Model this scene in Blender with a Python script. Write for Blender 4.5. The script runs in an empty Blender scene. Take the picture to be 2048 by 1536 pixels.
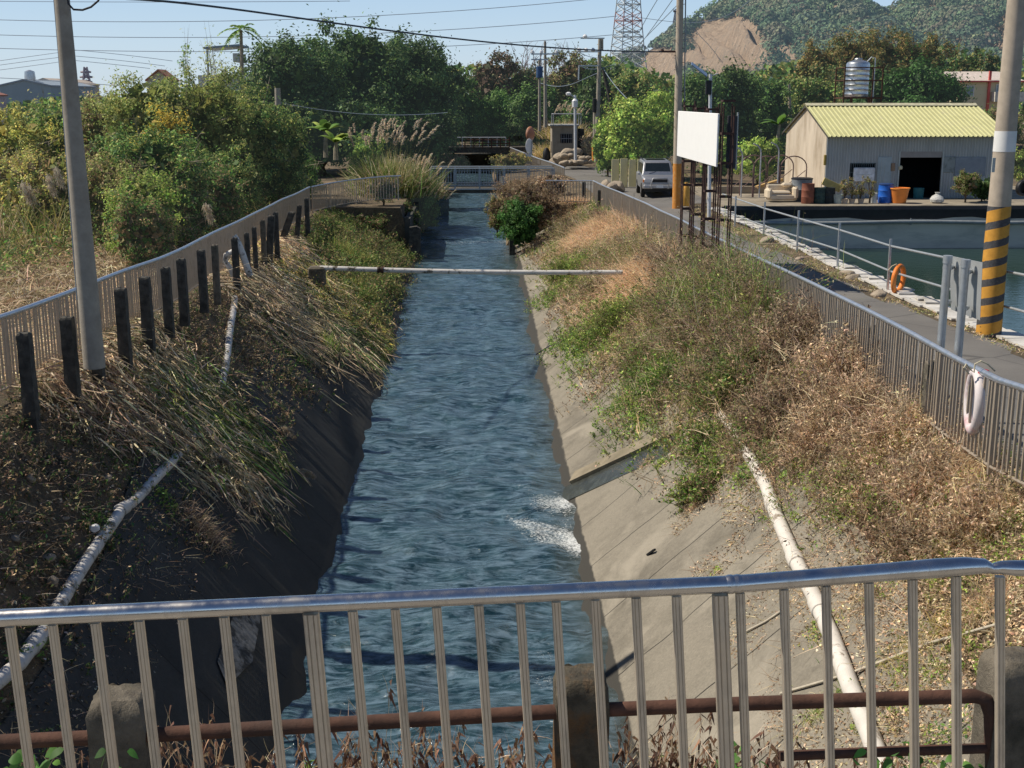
import bpy, math, random
import numpy as np
from mathutils import Vector, Matrix, Euler

random.seed(11)
rng = np.random.default_rng(11)
SC = bpy.context.scene
COL = SC.collection
PI = math.pi

# ------------------------------------------------------------------ camera model
F = 2450.0                      # focal length in photo pixels (2048 wide)
PITCH = math.radians(13.16)
YAW = math.radians(1.80)
EYE = np.array([0.0, 0.0, 5.0])
FWD = np.array([math.sin(YAW) * math.cos(PITCH), math.cos(YAW) * math.cos(PITCH), -math.sin(PITCH)])
RGT = np.array([math.cos(YAW), -math.sin(YAW), 0.0])
UPV = np.cross(RGT, FWD)


def ray(px, py):
    return FWD * F + RGT * (px - 1024.0) - UPV * (py - 768.0)


def atY(px, py, Y):
    d = ray(px, py)
    return EYE + d * (Y / d[1])


def atZ(px, py, z):
    d = ray(px, py)
    return EYE + d * ((z - EYE[2]) / d[2])


# ------------------------------------------------------------------ terrain profile
def gl(Y):
    return float(np.interp(Y, [0, 6, 10, 17, 25, 50, 70, 400], [2.1, 1.9, 1.35, .95, .7, .3, 0, 0]))


def gr(Y):
    return float(np.interp(Y, [0, 6, 10, 13, 22, 30, 45, 60], [2.1, 1.8, 1.2, .85, .55, .3, .05, 0]))


def zw(Y):
    return float(np.interp(Y, [-60, 14, 22, 30, 50, 61, 62.3, 80, 112], [-3.2, -3.05, -3.0, -2.8, -2.15, -2.1, -1.85, -1.5, -1.4]))


def ze(Y):
    return float(np.interp(Y, [0, 15, 30, 60], [1.4, .4, .1, .1]))


def profile(Y):
    w = zw(Y)
    pond = 8.0 <= Y <= 56.0
    if Y <= 55.5:
        le = [(-6.9, gl(Y)), (-6.15, gl(Y) - .12), (-2.6, w), (-2.1, w - .55)]
    elif Y <= 112:
        le = [(-6.9, gl(Y)), (-3.3, gl(Y) - .05), (-2.95, w + .1), (-2.5, w - .55)]
    else:
        le = [(-6.9, 0), (-3.3, 0), (-2.95, 0), (-2.5, 0)]
    if Y <= 60.5:
        ri = [(1.45, w - .55), (1.95, w), (6.0, gr(Y) - .12), (6.3, gr(Y))]
    elif Y <= 112:
        ri = [(1.2, w - .55), (1.7, w + .1), (2.3, gr(Y) - .2), (6.3, gr(Y))]
    else:
        ri = [(1.2, 0), (1.7, 0), (2.3, 0), (6.3, 0)]
    p = [(-900, 0), (-60, -.1), (-14, gl(Y) - .35), (-8.2, gl(Y) - .05)] + le + ri
    e = ze(Y)
    p += [(9.8, gr(Y)), (10.2, e), (11.15, e)]
    if pond:
        p += [(11.2, -2.6), (80, -2.6), (80.2, .1), (900, 0)]
    else:
        p += [(11.2, e), (80, .1), (80.2, .1), (900, 0)]
    return p


def hz(x, Y):
    p = profile(Y)
    return float(np.interp(x, [a for a, b in p], [b for a, b in p]))


def hit(px, py, lift=0.0):
    d = ray(px, py)
    d = d / d[1]
    y = 4.0
    while y < 260:
        q = EYE + d * y
        if q[2] <= hz(q[0], q[1]) + lift:
            a, b = y - .25, y
            for _ in range(12):
                m = (a + b) / 2
                q = EYE + d * m
                if q[2] <= hz(q[0], q[1]) + lift:
                    b = m
                else:
                    a = m
            return EYE + d * b
        y += .25
    return EYE + d * 100


# ------------------------------------------------------------------ materials
def nodes_of(name):
    m = bpy.data.materials.new(name)
    m.use_nodes = True
    nt = m.node_tree
    nt.nodes.clear()
    out = nt.nodes.new('ShaderNodeOutputMaterial')
    b = nt.nodes.new('ShaderNodeBsdfPrincipled')
    nt.links.new(b.outputs[0], out.inputs[0])
    return m, nt, b, out


def N(nt, kind, **kw):
    n = nt.nodes.new(kind)
    for k, v in kw.items():
        if k in n.inputs.keys() if hasattr(n.inputs, 'keys') else False:
            n.inputs[k].default_value = v
        else:
            setattr(n, k, v)
    return n


def ramp(nt, src, stops):
    r = nt.nodes.new('ShaderNodeValToRGB')
    el = r.color_ramp.elements
    while len(el) < len(stops):
        el.new(0.5)
    for e, (p, c) in zip(el, stops):
        e.position = p
        e.color = (c[0], c[1], c[2], 1) if len(c) == 3 else c
    nt.links.new(src, r.inputs[0])
    return r.outputs[0]


def noise(nt, vec, scale, detail=6, rough=.6, dist=0):
    n = nt.nodes.new('ShaderNodeTexNoise')
    n.inputs['Scale'].default_value = scale
    n.inputs['Detail'].default_value = detail
    n.inputs['Roughness'].default_value = rough
    n.inputs['Distortion'].default_value = dist
    nt.links.new(vec, n.inputs['Vector'])
    return n.outputs[0]


def coords(nt, scale=(1, 1, 1), rot=(0, 0, 0)):
    t = nt.nodes.new('ShaderNodeTexCoord')
    m = nt.nodes.new('ShaderNodeMapping')
    m.inputs['Scale'].default_value = scale
    m.inputs['Rotation'].default_value = rot
    nt.links.new(t.outputs['Object'], m.inputs[0])
    return m.outputs[0]


def mixc(nt, fac, a, b, mode='MIX'):
    m = nt.nodes.new('ShaderNodeMix')
    m.data_type = 'RGBA'
    m.blend_type = mode
    if isinstance(fac, (int, float)):
        m.inputs[0].default_value = fac
    else:
        nt.links.new(fac, m.inputs[0])
    for i, v in ((6, a), (7, b)):
        if isinstance(v, tuple):
            m.inputs[i].default_value = (v[0], v[1], v[2], 1)
        else:
            nt.links.new(v, m.inputs[i])
    return m.outputs[2]


def bump(nt, b, h, strength=.4, dist=.02):
    n = nt.nodes.new('ShaderNodeBump')
    n.inputs['Strength'].default_value = strength
    n.inputs['Distance'].default_value = dist
    nt.links.new(h, n.inputs['Height'])
    nt.links.new(n.outputs[0], b.inputs['Normal'])


MC = {}


def mat(name, col, rough=.65, metal=0.0, var=.25, scale=4.0, stain=None, bmp=.3, bd=.01, stretch=(1, 1, 1), spec=.4, stain_s=.9, stain_lo=.5, stain_hi=.68):
    """Surface with fine and broad variation and optional stains."""
    if name in MC:
        return MC[name]
    m, nt, b, out = nodes_of(name)
    v = coords(nt, stretch)
    n1 = noise(nt, v, scale, 8, .65)
    lo = tuple(c * (1 - var) for c in col)
    hi = tuple(min(1, c * (1 + var)) for c in col)
    c = ramp(nt, n1, [(.32, lo), (.68, hi)])
    if stain:
        n2 = noise(nt, v, stain_s, 7, .7, .3)
        f = ramp(nt, n2, [(stain_lo, (0, 0, 0)), (stain_hi, (1, 1, 1))])
        c = mixc(nt, f, c, stain)
    nt.links.new(c, b.inputs['Base Color'])
    b.inputs['Roughness'].default_value = rough
    b.inputs['Metallic'].default_value = metal
    b.inputs['Specular IOR Level'].default_value = spec
    if bmp:
        n3 = noise(nt, v, scale * 6, 6, .7)
        bump(nt, b, n3, bmp, bd)
    MC[name] = m
    return m


def leafmat(name, trans=.3, rough=.55, tint=(1, 1, 1)):
    if name in MC:
        return MC[name]
    m, nt, b, out = nodes_of(name)
    a = nt.nodes.new('ShaderNodeAttribute')
    a.attribute_name = 'Col'
    v = coords(nt)
    n1 = noise(nt, v, 2.5, 4, .6)
    k = ramp(nt, n1, [(.3, (.72 * tint[0], .72 * tint[1], .72 * tint[2])), (.7, (1.2 * tint[0], 1.2 * tint[1], 1.2 * tint[2]))])
    c = mixc(nt, 1.0, a.outputs['Color'], k, 'MULTIPLY')
    nt.links.new(c, b.inputs['Base Color'])
    b.inputs['Roughness'].default_value = rough
    b.inputs['Specular IOR Level'].default_value = .3
    t = nt.nodes.new('ShaderNodeBsdfTranslucent')
    nt.links.new(c, t.inputs[0])
    mx = nt.nodes.new('ShaderNodeMixShader')
    mx.inputs[0].default_value = trans
    nt.links.new(b.outputs[0], mx.inputs[1])
    nt.links.new(t.outputs[0], mx.inputs[2])
    nt.links.new(mx.outputs[0], out.inputs[0])
    MC[name] = m
    return m


# ------------------------------------------------------------------ object helpers
def tag(o, label=None, cat=None, group=None, kind=None):
    if label: o['label'] = label
    if cat: o['category'] = cat
    if group: o['group'] = group
    if kind: o['kind'] = kind
    return o


def thing(name, label, cat, loc=(0, 0, 0), rz=0.0, group=None):
    o = bpy.data.objects.new(name, None)
    COL.objects.link(o)
    o.location = tuple(float(c) for c in loc)
    o.rotation_euler = (0, 0, rz)
    o.empty_display_size = .3
    return tag(o, label, cat, group)


def copy_tree(o, parent=None):
    c = o.copy()
    COL.objects.link(c)
    c.parent = parent
    for ch in list(o.children):
        copy_tree(ch, c)
    return c


def add_obj(name, me, m, parent=None):
    o = bpy.data.objects.new(name, me)
    COL.objects.link(o)
    if m is not None:
        me.materials.append(m)
    if parent is not None:
        o.parent = parent
    return o


class MB:
    """Collects boxes, tubes and sheets, then links them as one mesh."""

    def __init__(self):
        self.v = []
        self.f = []

    def add(self, vs, fs):
        n = len(self.v)
        self.v += [tuple(float(c) for c in p) for p in vs]
        self.f += [tuple(i + n for i in q) for q in fs]
        return self

    def box(self, c, s, rz=0, rx=0, ry=0, bev=0.0):
        hx, hy, hz_ = s[0] / 2, s[1] / 2, s[2] / 2
        R = Euler((rx, ry, rz)).to_matrix()
        if bev <= 0:
            pts = [(x, y, z) for z in (-hz_, hz_) for x, y in ((-hx, -hy), (hx, -hy), (hx, hy), (-hx, hy))]
            fs = [(3, 2, 1, 0), (4, 5, 6, 7), (0, 1, 5, 4), (1, 2, 6, 5), (2, 3, 7, 6), (3, 0, 4, 7)]
        else:
            b = min(bev, hx * .9, hy * .9, hz_ * .9)
            rings = []
            for (ex, z) in ((b, -hz_), (0, -hz_ + b), (0, hz_ - b), (b, hz_)):
                ax, ay = hx - ex, hy - ex
                k = b * .9
                rings.append([(-ax + k, -ay, z), (ax - k, -ay, z), (ax, -ay + k, z), (ax, ay - k, z), (ax - k, ay, z), (-ax + k, ay, z), (-ax, ay - k, z), (-ax, -ay + k, z)])
            pts = [p for r in rings for p in r]
            fs = [tuple(range(7, -1, -1)), tuple(range(24, 32))]
            for r in range(3):
                for i in range(8):
                    j = (i + 1) % 8
                    fs.append((r * 8 + i, r * 8 + j, r * 8 + 8 + j, r * 8 + 8 + i))
        C = Vector(tuple(float(q) for q in c))
        return self.add([(R @ Vector(p)) + C for p in pts], fs)

    def tube(self, path, rad, seg=8, cap=True):
        P = [Vector(tuple(float(q) for q in p)) for p in path]
        n = len(P)
        if not hasattr(rad, '__len__'):
            rad = [rad] * n
        vs, fs = [], []
        prev = None
        for i, p in enumerate(P):
            t = (P[min(i + 1, n - 1)] - P[max(i - 1, 0)]).normalized()
            if prev is None:
                a = Vector((0, 0, 1)) if abs(t.z) < .9 else Vector((1, 0, 0))
                u = t.cross(a).normalized()
            else:
                u = (prev - t * prev.dot(t))
                u = u.normalized() if u.length > 1e-6 else t.orthogonal().normalized()
            prev = u
            w = t.cross(u)
            for k in range(seg):
                an = 2 * PI * k / seg
                vs.append(p + (u * math.cos(an) + w * math.sin(an)) * rad[i])
        for i in range(n - 1):
            for k in range(seg):
                j = (k + 1) % seg
                fs.append((i * seg + k, i * seg + j, (i + 1) * seg + j, (i + 1) * seg + k))
        if cap:
            fs.append(tuple(range(seg - 1, -1, -1)))
            fs.append(tuple((n - 1) * seg + k for k in range(seg)))
        return self.add(vs, fs)

    def lathe(self, prof, c=(0, 0, 0), seg=20):
        """prof: (r, z) pairs from bottom to top."""
        vs, fs = [], []
        for r, z in prof:
            for k in range(seg):
                a = 2 * PI * k / seg
                vs.append((c[0] + r * math.cos(a), c[1] + r * math.sin(a), c[2] + z))
        for i in range(len(prof) - 1):
            for k in range(seg):
                j = (k + 1) % seg
                fs.append((i * seg + k, i * seg + j, (i + 1) * seg + j, (i + 1) * seg + k))
        fs.append(tuple(range(seg - 1, -1, -1)))
        fs.append(tuple((len(prof) - 1) * seg + k for k in range(seg)))
        return self.add(vs, fs)

    def sheet(self, grid):
        r, c = len(grid), len(grid[0])
        vs = [p for row in grid for p in row]
        fs = [(i * c + j, i * c + j + 1, (i + 1) * c + j + 1, (i + 1) * c + j) for i in range(r - 1) for j in range(c - 1)]
        return self.add(vs, fs)

    def prism(self, poly, y0, y1, axis='y'):
        """poly of (a, z) pairs pushed along an axis."""
        n = len(poly)
        if axis == 'y':
            vs = [(a, y0, z) for a, z in poly] + [(a, y1, z) for a, z in poly]
        elif axis == 'x':
            vs = [(y0, a, z) for a, z in poly] + [(y1, a, z) for a, z in poly]
        else:
            vs = [(a, z, y0) for a, z in poly] + [(a, z, y1) for a, z in poly]
        fs = [tuple(range(n)), tuple(range(2 * n - 1, n - 1, -1))]
        for i in range(n):
            j = (i + 1) % n
            fs.append((i, i + n, j + n, j))
        return self.add(vs, fs)

    def build(self, name, m, parent=None, world=False, smooth=False, loc=None):
        me = bpy.data.meshes.new(name)
        vs = self.v
        off = None
        if world and parent is not None:
            off = Vector(parent.location)
            pp = parent.parent
            while pp is not None:
                off += Vector(pp.location)
                pp = pp.parent
        if loc is not None:
            off = Vector(tuple(float(q) for q in loc))
        if off is not None:
            vs = [(a - off.x, b - off.y, c - off.z) for a, b, c in vs]
        me.from_pydata(vs, [], self.f)
        me.update()
        if smooth:
            me.polygons.foreach_set('use_smooth', [True] * len(me.polygons))
            try:
                me.set_sharp_from_angle(angle=math.radians(40))
            except Exception:
                pass
        o = add_obj(name, me, m, parent)
        if loc is not None:
            o.location = tuple(float(q) for q in loc)
        return o


# ------------------------------------------------------------------ foliage builder
def unit(a):
    return a / np.maximum(np.linalg.norm(a, axis=1, keepdims=True), 1e-9)


def rdir(n):
    return unit(rng.normal(size=(n, 3)))


def palette(cols, n, var=.25, w=None):
    cols = np.array(cols, float)
    i = rng.choice(len(cols), n, p=w)
    c = cols[i] * (1 + rng.normal(0, var, (n, 1)))
    c *= 1 + rng.normal(0, .06, (n, 3))
    return np.clip(c, .003, .95)


class VB:
    def __init__(self):
        self.V, self.Q, self.C, self.n = [], [], [], 0

    def _add(self, V, Q, C):
        self.V.append(V); self.Q.append(Q + self.n); self.C.append(C)
        self.n += len(V)

    def leaves(self, P, Nn, S, C, asp=.5, fold=.12, tdir=None):
        n = len(P)
        S = np.broadcast_to(np.asarray(S, float), (n,))[:, None]
        Nn = unit(Nn)
        t = rdir(n) if tdir is None else tdir + rng.normal(0, .25, (n, 3))
        t = unit(t - Nn * (t * Nn).sum(1, keepdims=True))
        b = np.cross(Nn, t)
        V = np.stack([P - t * S * .5, P + b * S * asp * .5 + Nn * S * fold, P + t * S * .5, P - b * S * asp * .5 + Nn * S * fold], 1).reshape(-1, 3)
        Q = np.arange(4 * n).reshape(n, 4)
        self._add(V, Q, np.repeat(C, 4, 0))

    def blades(self, P, D, L, W, C, bend=.4, seg=3, grav=(0, 0, -1), tip=.1, C2=None, curl=.12, leafy=False, face=None):
        n = len(P)
        L = np.broadcast_to(np.asarray(L, float), (n,))[:, None]
        W = np.broadcast_to(np.asarray(W, float), (n,))[:, None]
        bend = np.broadcast_to(np.asarray(bend, float), (n,))[:, None]
        D = unit(D)
        g = np.array(grav, float)[None, :]
        side = unit(np.cross(D, rdir(n) if face is None else unit(np.array(face, float)[None, :] + rng.normal(0, .35, (n, 3)))))
        cv = unit(rdir(n) * np.array([1, 1, .3])) * rng.normal(0, curl, (n, 1))
        rows, cols = [], []
        for k in range(seg + 1):
            t = k / seg
            c = P + D * L * t * (1 - .25 * bend * t) + g * L * bend * t * t + cv * L * t * t
            w = W * (1 - (1 - tip) * t ** 1.5) * .5 if not leafy else W * .5 * max(.04, math.sin(PI * min(1, t ** .75)) ** .8)
            rows.append(c - side * w); rows.append(c + side * w)
            cc = C if C2 is None else C * (1 - t) + C2 * t
            cols.append(cc); cols.append(cc)
        V = np.stack(rows, 1)
        m = 2 * (seg + 1)
        Q = []
        base = np.arange(n)[:, None] * m
        for k in range(seg):
            Q.append(base + np.array([[2 * k, 2 * k + 1, 2 * k + 3, 2 * k + 2]]))
        Q = np.stack(Q, 1).reshape(-1, 4)
        self._add(V.reshape(-1, 3), Q, np.stack(cols, 1).reshape(-1, 3))

    def build(self, name, m, parent=None, loc=None):
        V = np.concatenate(self.V); Q = np.concatenate(self.Q); C = np.concatenate(self.C)
        off = None
        if parent is not None:
            off = np.array(parent.location)
        elif loc is not None:
            off = np.array([float(q) for q in loc])
        if off is not None:
            V = V - off
        me = bpy.data.meshes.new(name)
        me.vertices.add(len(V)); me.vertices.foreach_set('co', V.astype(np.float32).ravel())
        me.loops.add(Q.size); me.loops.foreach_set('vertex_index', Q.astype(np.int32).ravel())
        me.polygons.add(len(Q))
        me.polygons.foreach_set('loop_start', np.arange(0, Q.size, 4, dtype=np.int32))
        try:
            me.polygons.foreach_set('loop_total', np.full(len(Q), 4, dtype=np.int32))
        except Exception:
            pass
        at = me.color_attributes.new('Col', 'FLOAT_COLOR', 'POINT')
        at.data.foreach_set('color', np.concatenate([C, np.ones((len(C), 1))], 1).astype(np.float32).ravel())
        me.update(calc_edges=True)
        o = add_obj(name, me, m, parent)
        if loc is not None and parent is None:
            o.location = tuple(float(q) for q in loc)
        return o


def vnoise(x, y, seed=0):
    """Smooth 2-D value noise in 0..1 for arrays."""
    xi, yi = np.floor(x).astype(int), np.floor(y).astype(int)
    xf, yf = x - xi, y - yi
    u, v = xf * xf * (3 - 2 * xf), yf * yf * (3 - 2 * yf)

    def h(a, b):
        k = (a * 374761393 + b * 668265263 + seed * 974711) & 0x7fffffff
        k = ((k ^ (k >> 13)) * 1274126177) & 0x7fffffff
        return ((k ^ (k >> 16)) & 0xffff) / 65535.0
    return (h(xi, yi) * (1 - u) + h(xi + 1, yi) * u) * (1 - v) + (h(xi, yi + 1) * (1 - u) + h(xi + 1, yi + 1) * u) * v


def fbm(x, y, seed=0, oct=4):
    s, a, t = 0, .5, 0
    for i in range(oct):
        s = s + a * vnoise(x * 2 ** i, y * 2 ** i, seed + i)
        t += a
        a *= .5
    return s / t


hzv = np.vectorize(hz)
# ------------------------------------------------------------------ world, sun, camera
w = bpy.data.worlds.new("World")
SC.world = w
w.use_nodes = True
wn = w.node_tree
bg = wn.nodes.get('Background') or wn.nodes.new('ShaderNodeBackground')
sky = wn.nodes.new('ShaderNodeTexSky')
sky.sky_type = 'NISHITA'
sky.sun_disc = False
SUN_EL, SUN_AZ = 50.0, 281.0
sky.sun_elevation = math.radians(SUN_EL)
sky.sun_rotation = math.radians(SUN_AZ)
sky.altitude = 0
sky.air_density = 1.0
sky.dust_density = 0.6
sky.ozone_density = 2.5
# pale blue haze over the clear sky: brighter and greyer at the horizon, deeper blue overhead
gtc = wn.nodes.new('ShaderNodeTexCoord'); gsp = wn.nodes.new('ShaderNodeSeparateXYZ'); wn.links.new(gtc.outputs['Generated'], gsp.inputs[0])
grp_ = wn.nodes.new('ShaderNodeValToRGB'); wn.links.new(gsp.outputs[2], grp_.inputs[0])
els = grp_.color_ramp.elements
for p_, c_ in ((.0, (.62, .74, .84)), (.04, (.54, .70, .86)), (.10, (.40, .60, .84)), (.22, (.23, .37, .60)), (.42, (.05, .10, .22)), (1.0, (.015, .035, .10))):
    e_ = els.new(p_) if p_ not in (0, 1.0) else els[0 if p_ == 0 else -1]
    e_.color = (*c_, 1)
msc = wn.nodes.new('ShaderNodeMix'); msc.data_type = 'RGBA'; msc.blend_type = 'MIX'; msc.inputs[0].default_value = .80
gsc = wn.nodes.new('ShaderNodeMix'); gsc.data_type = 'RGBA'; gsc.blend_type = 'MULTIPLY'; gsc.inputs[0].default_value = 1.0
wn.links.new(grp_.outputs[0], gsc.inputs[6]); gsc.inputs[7].default_value = (10.5, 10.5, 10.5, 1)
wn.links.new(sky.outputs[0], msc.inputs[6]); wn.links.new(gsc.outputs[2], msc.inputs[7])
wn.links.new(msc.outputs[2], bg.inputs[0])
bg.inputs[1].default_value = 0.10
sd = Vector((math.sin(math.radians(SUN_AZ)) * math.cos(math.radians(SUN_EL)), math.cos(math.radians(SUN_AZ)) * math.cos(math.radians(SUN_EL)), math.sin(math.radians(SUN_EL))))
sl = bpy.data.lights.new('sun', 'SUN')
sl.energy = 5.0
sl.angle = math.radians(.5)
sl.color = (1, .91, .77)
so = bpy.data.objects.new('sun', sl)
COL.objects.link(so)
so.location = (-60, 30, 60)
so.rotation_euler = sd.to_track_quat('Z', 'Y').to_euler()

cd = bpy.data.cameras.new('camera')
cd.sensor_width = 36
cd.lens = 36 * F / 2048
cd.clip_end = 6000
cd.clip_start = .05
co = bpy.data.objects.new('camera', cd)
COL.objects.link(co)
co.location = tuple(EYE)
co.rotation_euler = (PI / 2 - PITCH, 0, -YAW)
SC.camera = co
SC.view_settings.view_transform = 'Standard'
SC.view_settings.look = 'None'
SC.view_settings.exposure = 0
SC.cycles.max_bounces = 7
SC.cycles.transparent_max_bounces = 8

# ------------------------------------------------------------------ setting materials
# soil with litter
m, nt, b, out = nodes_of('soil')
v = coords(nt)
a1 = noise(nt, v, .6, 8, .65)
c = ramp(nt, a1, [(.3, (.07, .06, .042)), (.5, (.15, .115, .072)), (.62, (.25, .19, .12)), (.75, (.13, .13, .065))])
a2 = noise(nt, v, 18, 6, .8)
c2 = ramp(nt, a2, [(.35, (.45, .45, .45)), (.7, (1.35, 1.3, 1.2))])
nt.links.new(mixc(nt, 1, c, c2, 'MULTIPLY'), b.inputs['Base Color'])
b.inputs['Roughness'].default_value = .95
bump(nt, b, a2, .8, .05)
M_soil = m


def concrete(name, base, dark, waterline=None, joints=2.0):
    m, nt, b, out = nodes_of(name)
    v = coords(nt)
    n1 = noise(nt, v, .55, 9, .7, .4)
    c = ramp(nt, n1, [(.28, tuple(q * .55 for q in base)), (.45, base), (.6, tuple(q * 1.12 for q in base)), (.78, tuple(q * .75 for q in base))])
    # fine grain
    n2 = noise(nt, v, 26, 8, .8)
    c = mixc(nt, .8, c, ramp(nt, n2, [(.3, (.6, .6, .6)), (.7, (1.25, 1.25, 1.22))]), 'MULTIPLY')
    # stains running down the slope: stretched across x
    v2 = coords(nt, (.7, .9, .7))
    n3 = noise(nt, v2, 1.4, 8, .7)
    c = mixc(nt, ramp(nt, n3, [(.50, (0, 0, 0)), (.75, (.6, .6, .6))]), c, dark)
    # pale washed patches
    v3 = coords(nt, (.8, .8, .8))
    n4 = noise(nt, v3, .8, 6, .6, .5)
    c = mixc(nt, ramp(nt, n4, [(.55, (0, 0, 0)), (.66, (.5, .5, .5))]), c, tuple(min(1, q * 1.7) for q in base))
    # expansion joints every few metres along the canal
    tc = nt.nodes.new('ShaderNodeTexCoord')
    sp = nt.nodes.new('ShaderNodeSeparateXYZ')
    nt.links.new(tc.outputs['Object'], sp.inputs[0])
    nj = nt.nodes.new('ShaderNodeMath'); nj.operation = 'MULTIPLY_ADD'
    jn = noise(nt, v, .7, 3, .5)
    nt.links.new(jn, nj.inputs[0]); nj.inputs[1].default_value = .25; nt.links.new(sp.outputs[1], nj.inputs[2])
    md = nt.nodes.new('ShaderNodeMath'); md.operation = 'PINGPONG'
    nt.links.new(nj.outputs[0], md.inputs[0]); md.inputs[1].default_value = joints / 2
    lt = nt.nodes.new('ShaderNodeMath'); lt.operation = 'LESS_THAN'
    nt.links.new(md.outputs[0], lt.inputs[0]); lt.inputs[1].default_value = .012
    c = mixc(nt, lt.outputs[0], c, (.02, .018, .015))
    # wet dark band by the water: attribute Wet on vertices
    at = nt.nodes.new('ShaderNodeAttribute'); at.attribute_name = 'Wet'
    ad = nt.nodes.new('ShaderNodeMath'); ad.operation = 'MULTIPLY_ADD'
    wn_ = noise(nt, v, 1.7, 6, .7)
    nt.links.new(wn_, ad.inputs[0]); ad.inputs[1].default_value = .35; nt.links.new(at.outputs['Fac'], ad.inputs[2])
    wf = ramp(nt, ad.outputs[0], [(.86, (0, 0, 0)), (.95, (1, 1, 1))])
    c = mixc(nt, wf, c, (.035, .032, .025))
    nt.links.new(c, b.inputs['Base Color'])
    rr = nt.nodes.new('ShaderNodeMath'); rr.operation = 'MULTIPLY_ADD'
    nt.links.new(wf, rr.inputs[0]); rr.inputs[1].default_value = -.22; rr.inputs[2].default_value = .88
    nt.links.new(rr.outputs[0], b.inputs['Roughness'])
    bump(nt, b, n2, .5, .012)
    return m


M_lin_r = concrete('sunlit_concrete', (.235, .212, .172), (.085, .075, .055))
M_lin_l = concrete('shade_darkened_concrete', (.052, .052, .047), (.028, .028, .025))  # same lining concrete, its colour darkened to paint in the left bank's shade

# asphalt
m, nt, b, out = nodes_of('asphalt')
v = coords(nt)
c = ramp(nt, noise(nt, v, .5, 7, .6), [(.3, (.13, .123, .115)), (.7, (.20, .19, .175))])
g_ = noise(nt, v, 60, 6, .8)
c = mixc(nt, 1, c, ramp(nt, g_, [(.3, (.7, .7, .7)), (.75, (1.3, 1.3, 1.3))]), 'MULTIPLY')
cr = nt.nodes.new('ShaderNodeTexVoronoi'); cr.feature = 'DISTANCE_TO_EDGE'; cr.inputs['Scale'].default_value = .5
vd = coords(nt, (1, .6, 1)); nt.links.new(vd, cr.inputs['Vector'])
c = mixc(nt, ramp(nt, cr.outputs[0], [(.0, (.6, .6, .6)), (.012, (0, 0, 0))]), c, (.03, .03, .03))
c = mixc(nt, ramp(nt, noise(nt, v, .9, 8, .75), [(.62, (0, 0, 0)), (.75, (.6, .6, .6))]), c, (.2, .17, .12))
nt.links.new(c, b.inputs['Base Color']); b.inputs['Roughness'].default_value = .9
bump(nt, b, g_, .5, .008)
M_asph = m


# ------------------------------------------------------------------ ground sheet
def stations():
    s = [-120, -40, -10, -4, 0, 2, 4, 5, 6, 7, 7.99, 8.0]
    y = 9.0
    while y < 55.5:
        s.append(y); y += 1.0
    s += [55.5, 55.55, 56.0, 56.05, 57, 58, 59, 60, 60.5, 60.55, 61, 62, 62.3, 64, 67, 70, 75, 80, 85, 90, 95, 100, 106, 112, 112.05, 120, 150, 220, 400, 900, 2500]
    return s


g = MB()
grid = []
for Y in stations():
    pr = profile(Y)
    row = []
    for i, (x, z) in enumerate(pr):
        row.append((x, Y, z))
    grid.append(row)
g.sheet(grid)
o = g.build('ground', M_soil)
tag(o, kind='structure')


def loft_slope(name, mtl, side, y0, y1, top, lift=.03, wetspan=.30):
    """Concrete lining sheet a little above the soil slope, with a wet factor near the water."""
    rows, wet = [], []
    ys = np.arange(y0, y1 + .01, .35)
    nx = 26
    for Y in ys:
        wz = zw(Y)
        row = []
        ccx, ccz = (-6.15, gl(Y) - .12) if side < 0 else (6.0, gr(Y) - .12)
        bx = -2.6 if side < 0 else 1.95
        tt = (top(Y) - wz) / (ccz - wz)
        for k in range(nx):
            t = -.14 + (tt + .14) * k / (nx - 1)
            x = bx + (ccx - bx) * t
            z = wz + (ccz - wz) * t
            n = Vector((-(ccz - wz), 0, (ccx - bx))).normalized()
            if n.z < 0: n = -n
            bul = .05 * (float(fbm(np.array([Y * .35]), np.array([t * 3.0]), 5)[0]) - .5)
            row.append((x + n.x * (lift + bul), Y, z + n.z * (lift + bul)))
            wet.append(max(0, 1 - max(0, (z - wz)) / wetspan))
        rows.append(row)
    mb = MB().sheet(rows)
    o = mb.build(name, mtl, smooth=True)
    at = o.data.attributes.new('Wet', 'FLOAT', 'POINT')
    at.data.foreach_set('value', wet)
    tag(o, kind='structure')
    return o


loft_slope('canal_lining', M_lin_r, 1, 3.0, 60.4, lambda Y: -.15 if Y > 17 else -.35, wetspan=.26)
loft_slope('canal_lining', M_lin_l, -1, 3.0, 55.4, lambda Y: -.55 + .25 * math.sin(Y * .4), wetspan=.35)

# far channel side walls
M_wall = mat('old_retaining_concrete', (.06, .06, .052), .9, 0, .35, 1.2, stain=(.04, .045, .03), bmp=.5)
mb = MB()
mb.box((-3.9, 55.75, -1.5), (1.9, .35, 2.5))
mb.box((-2.97, 60, -1.5), (.25, 9, 2.4))
mb.box((-2.97, 88, -.95), (.25, 46, 2.0))
mb.box((1.95, 87, -1.3), (.25, 44, 1.9))
o = mb.build('retaining_wall', M_wall); tag(o, kind='structure')

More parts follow.
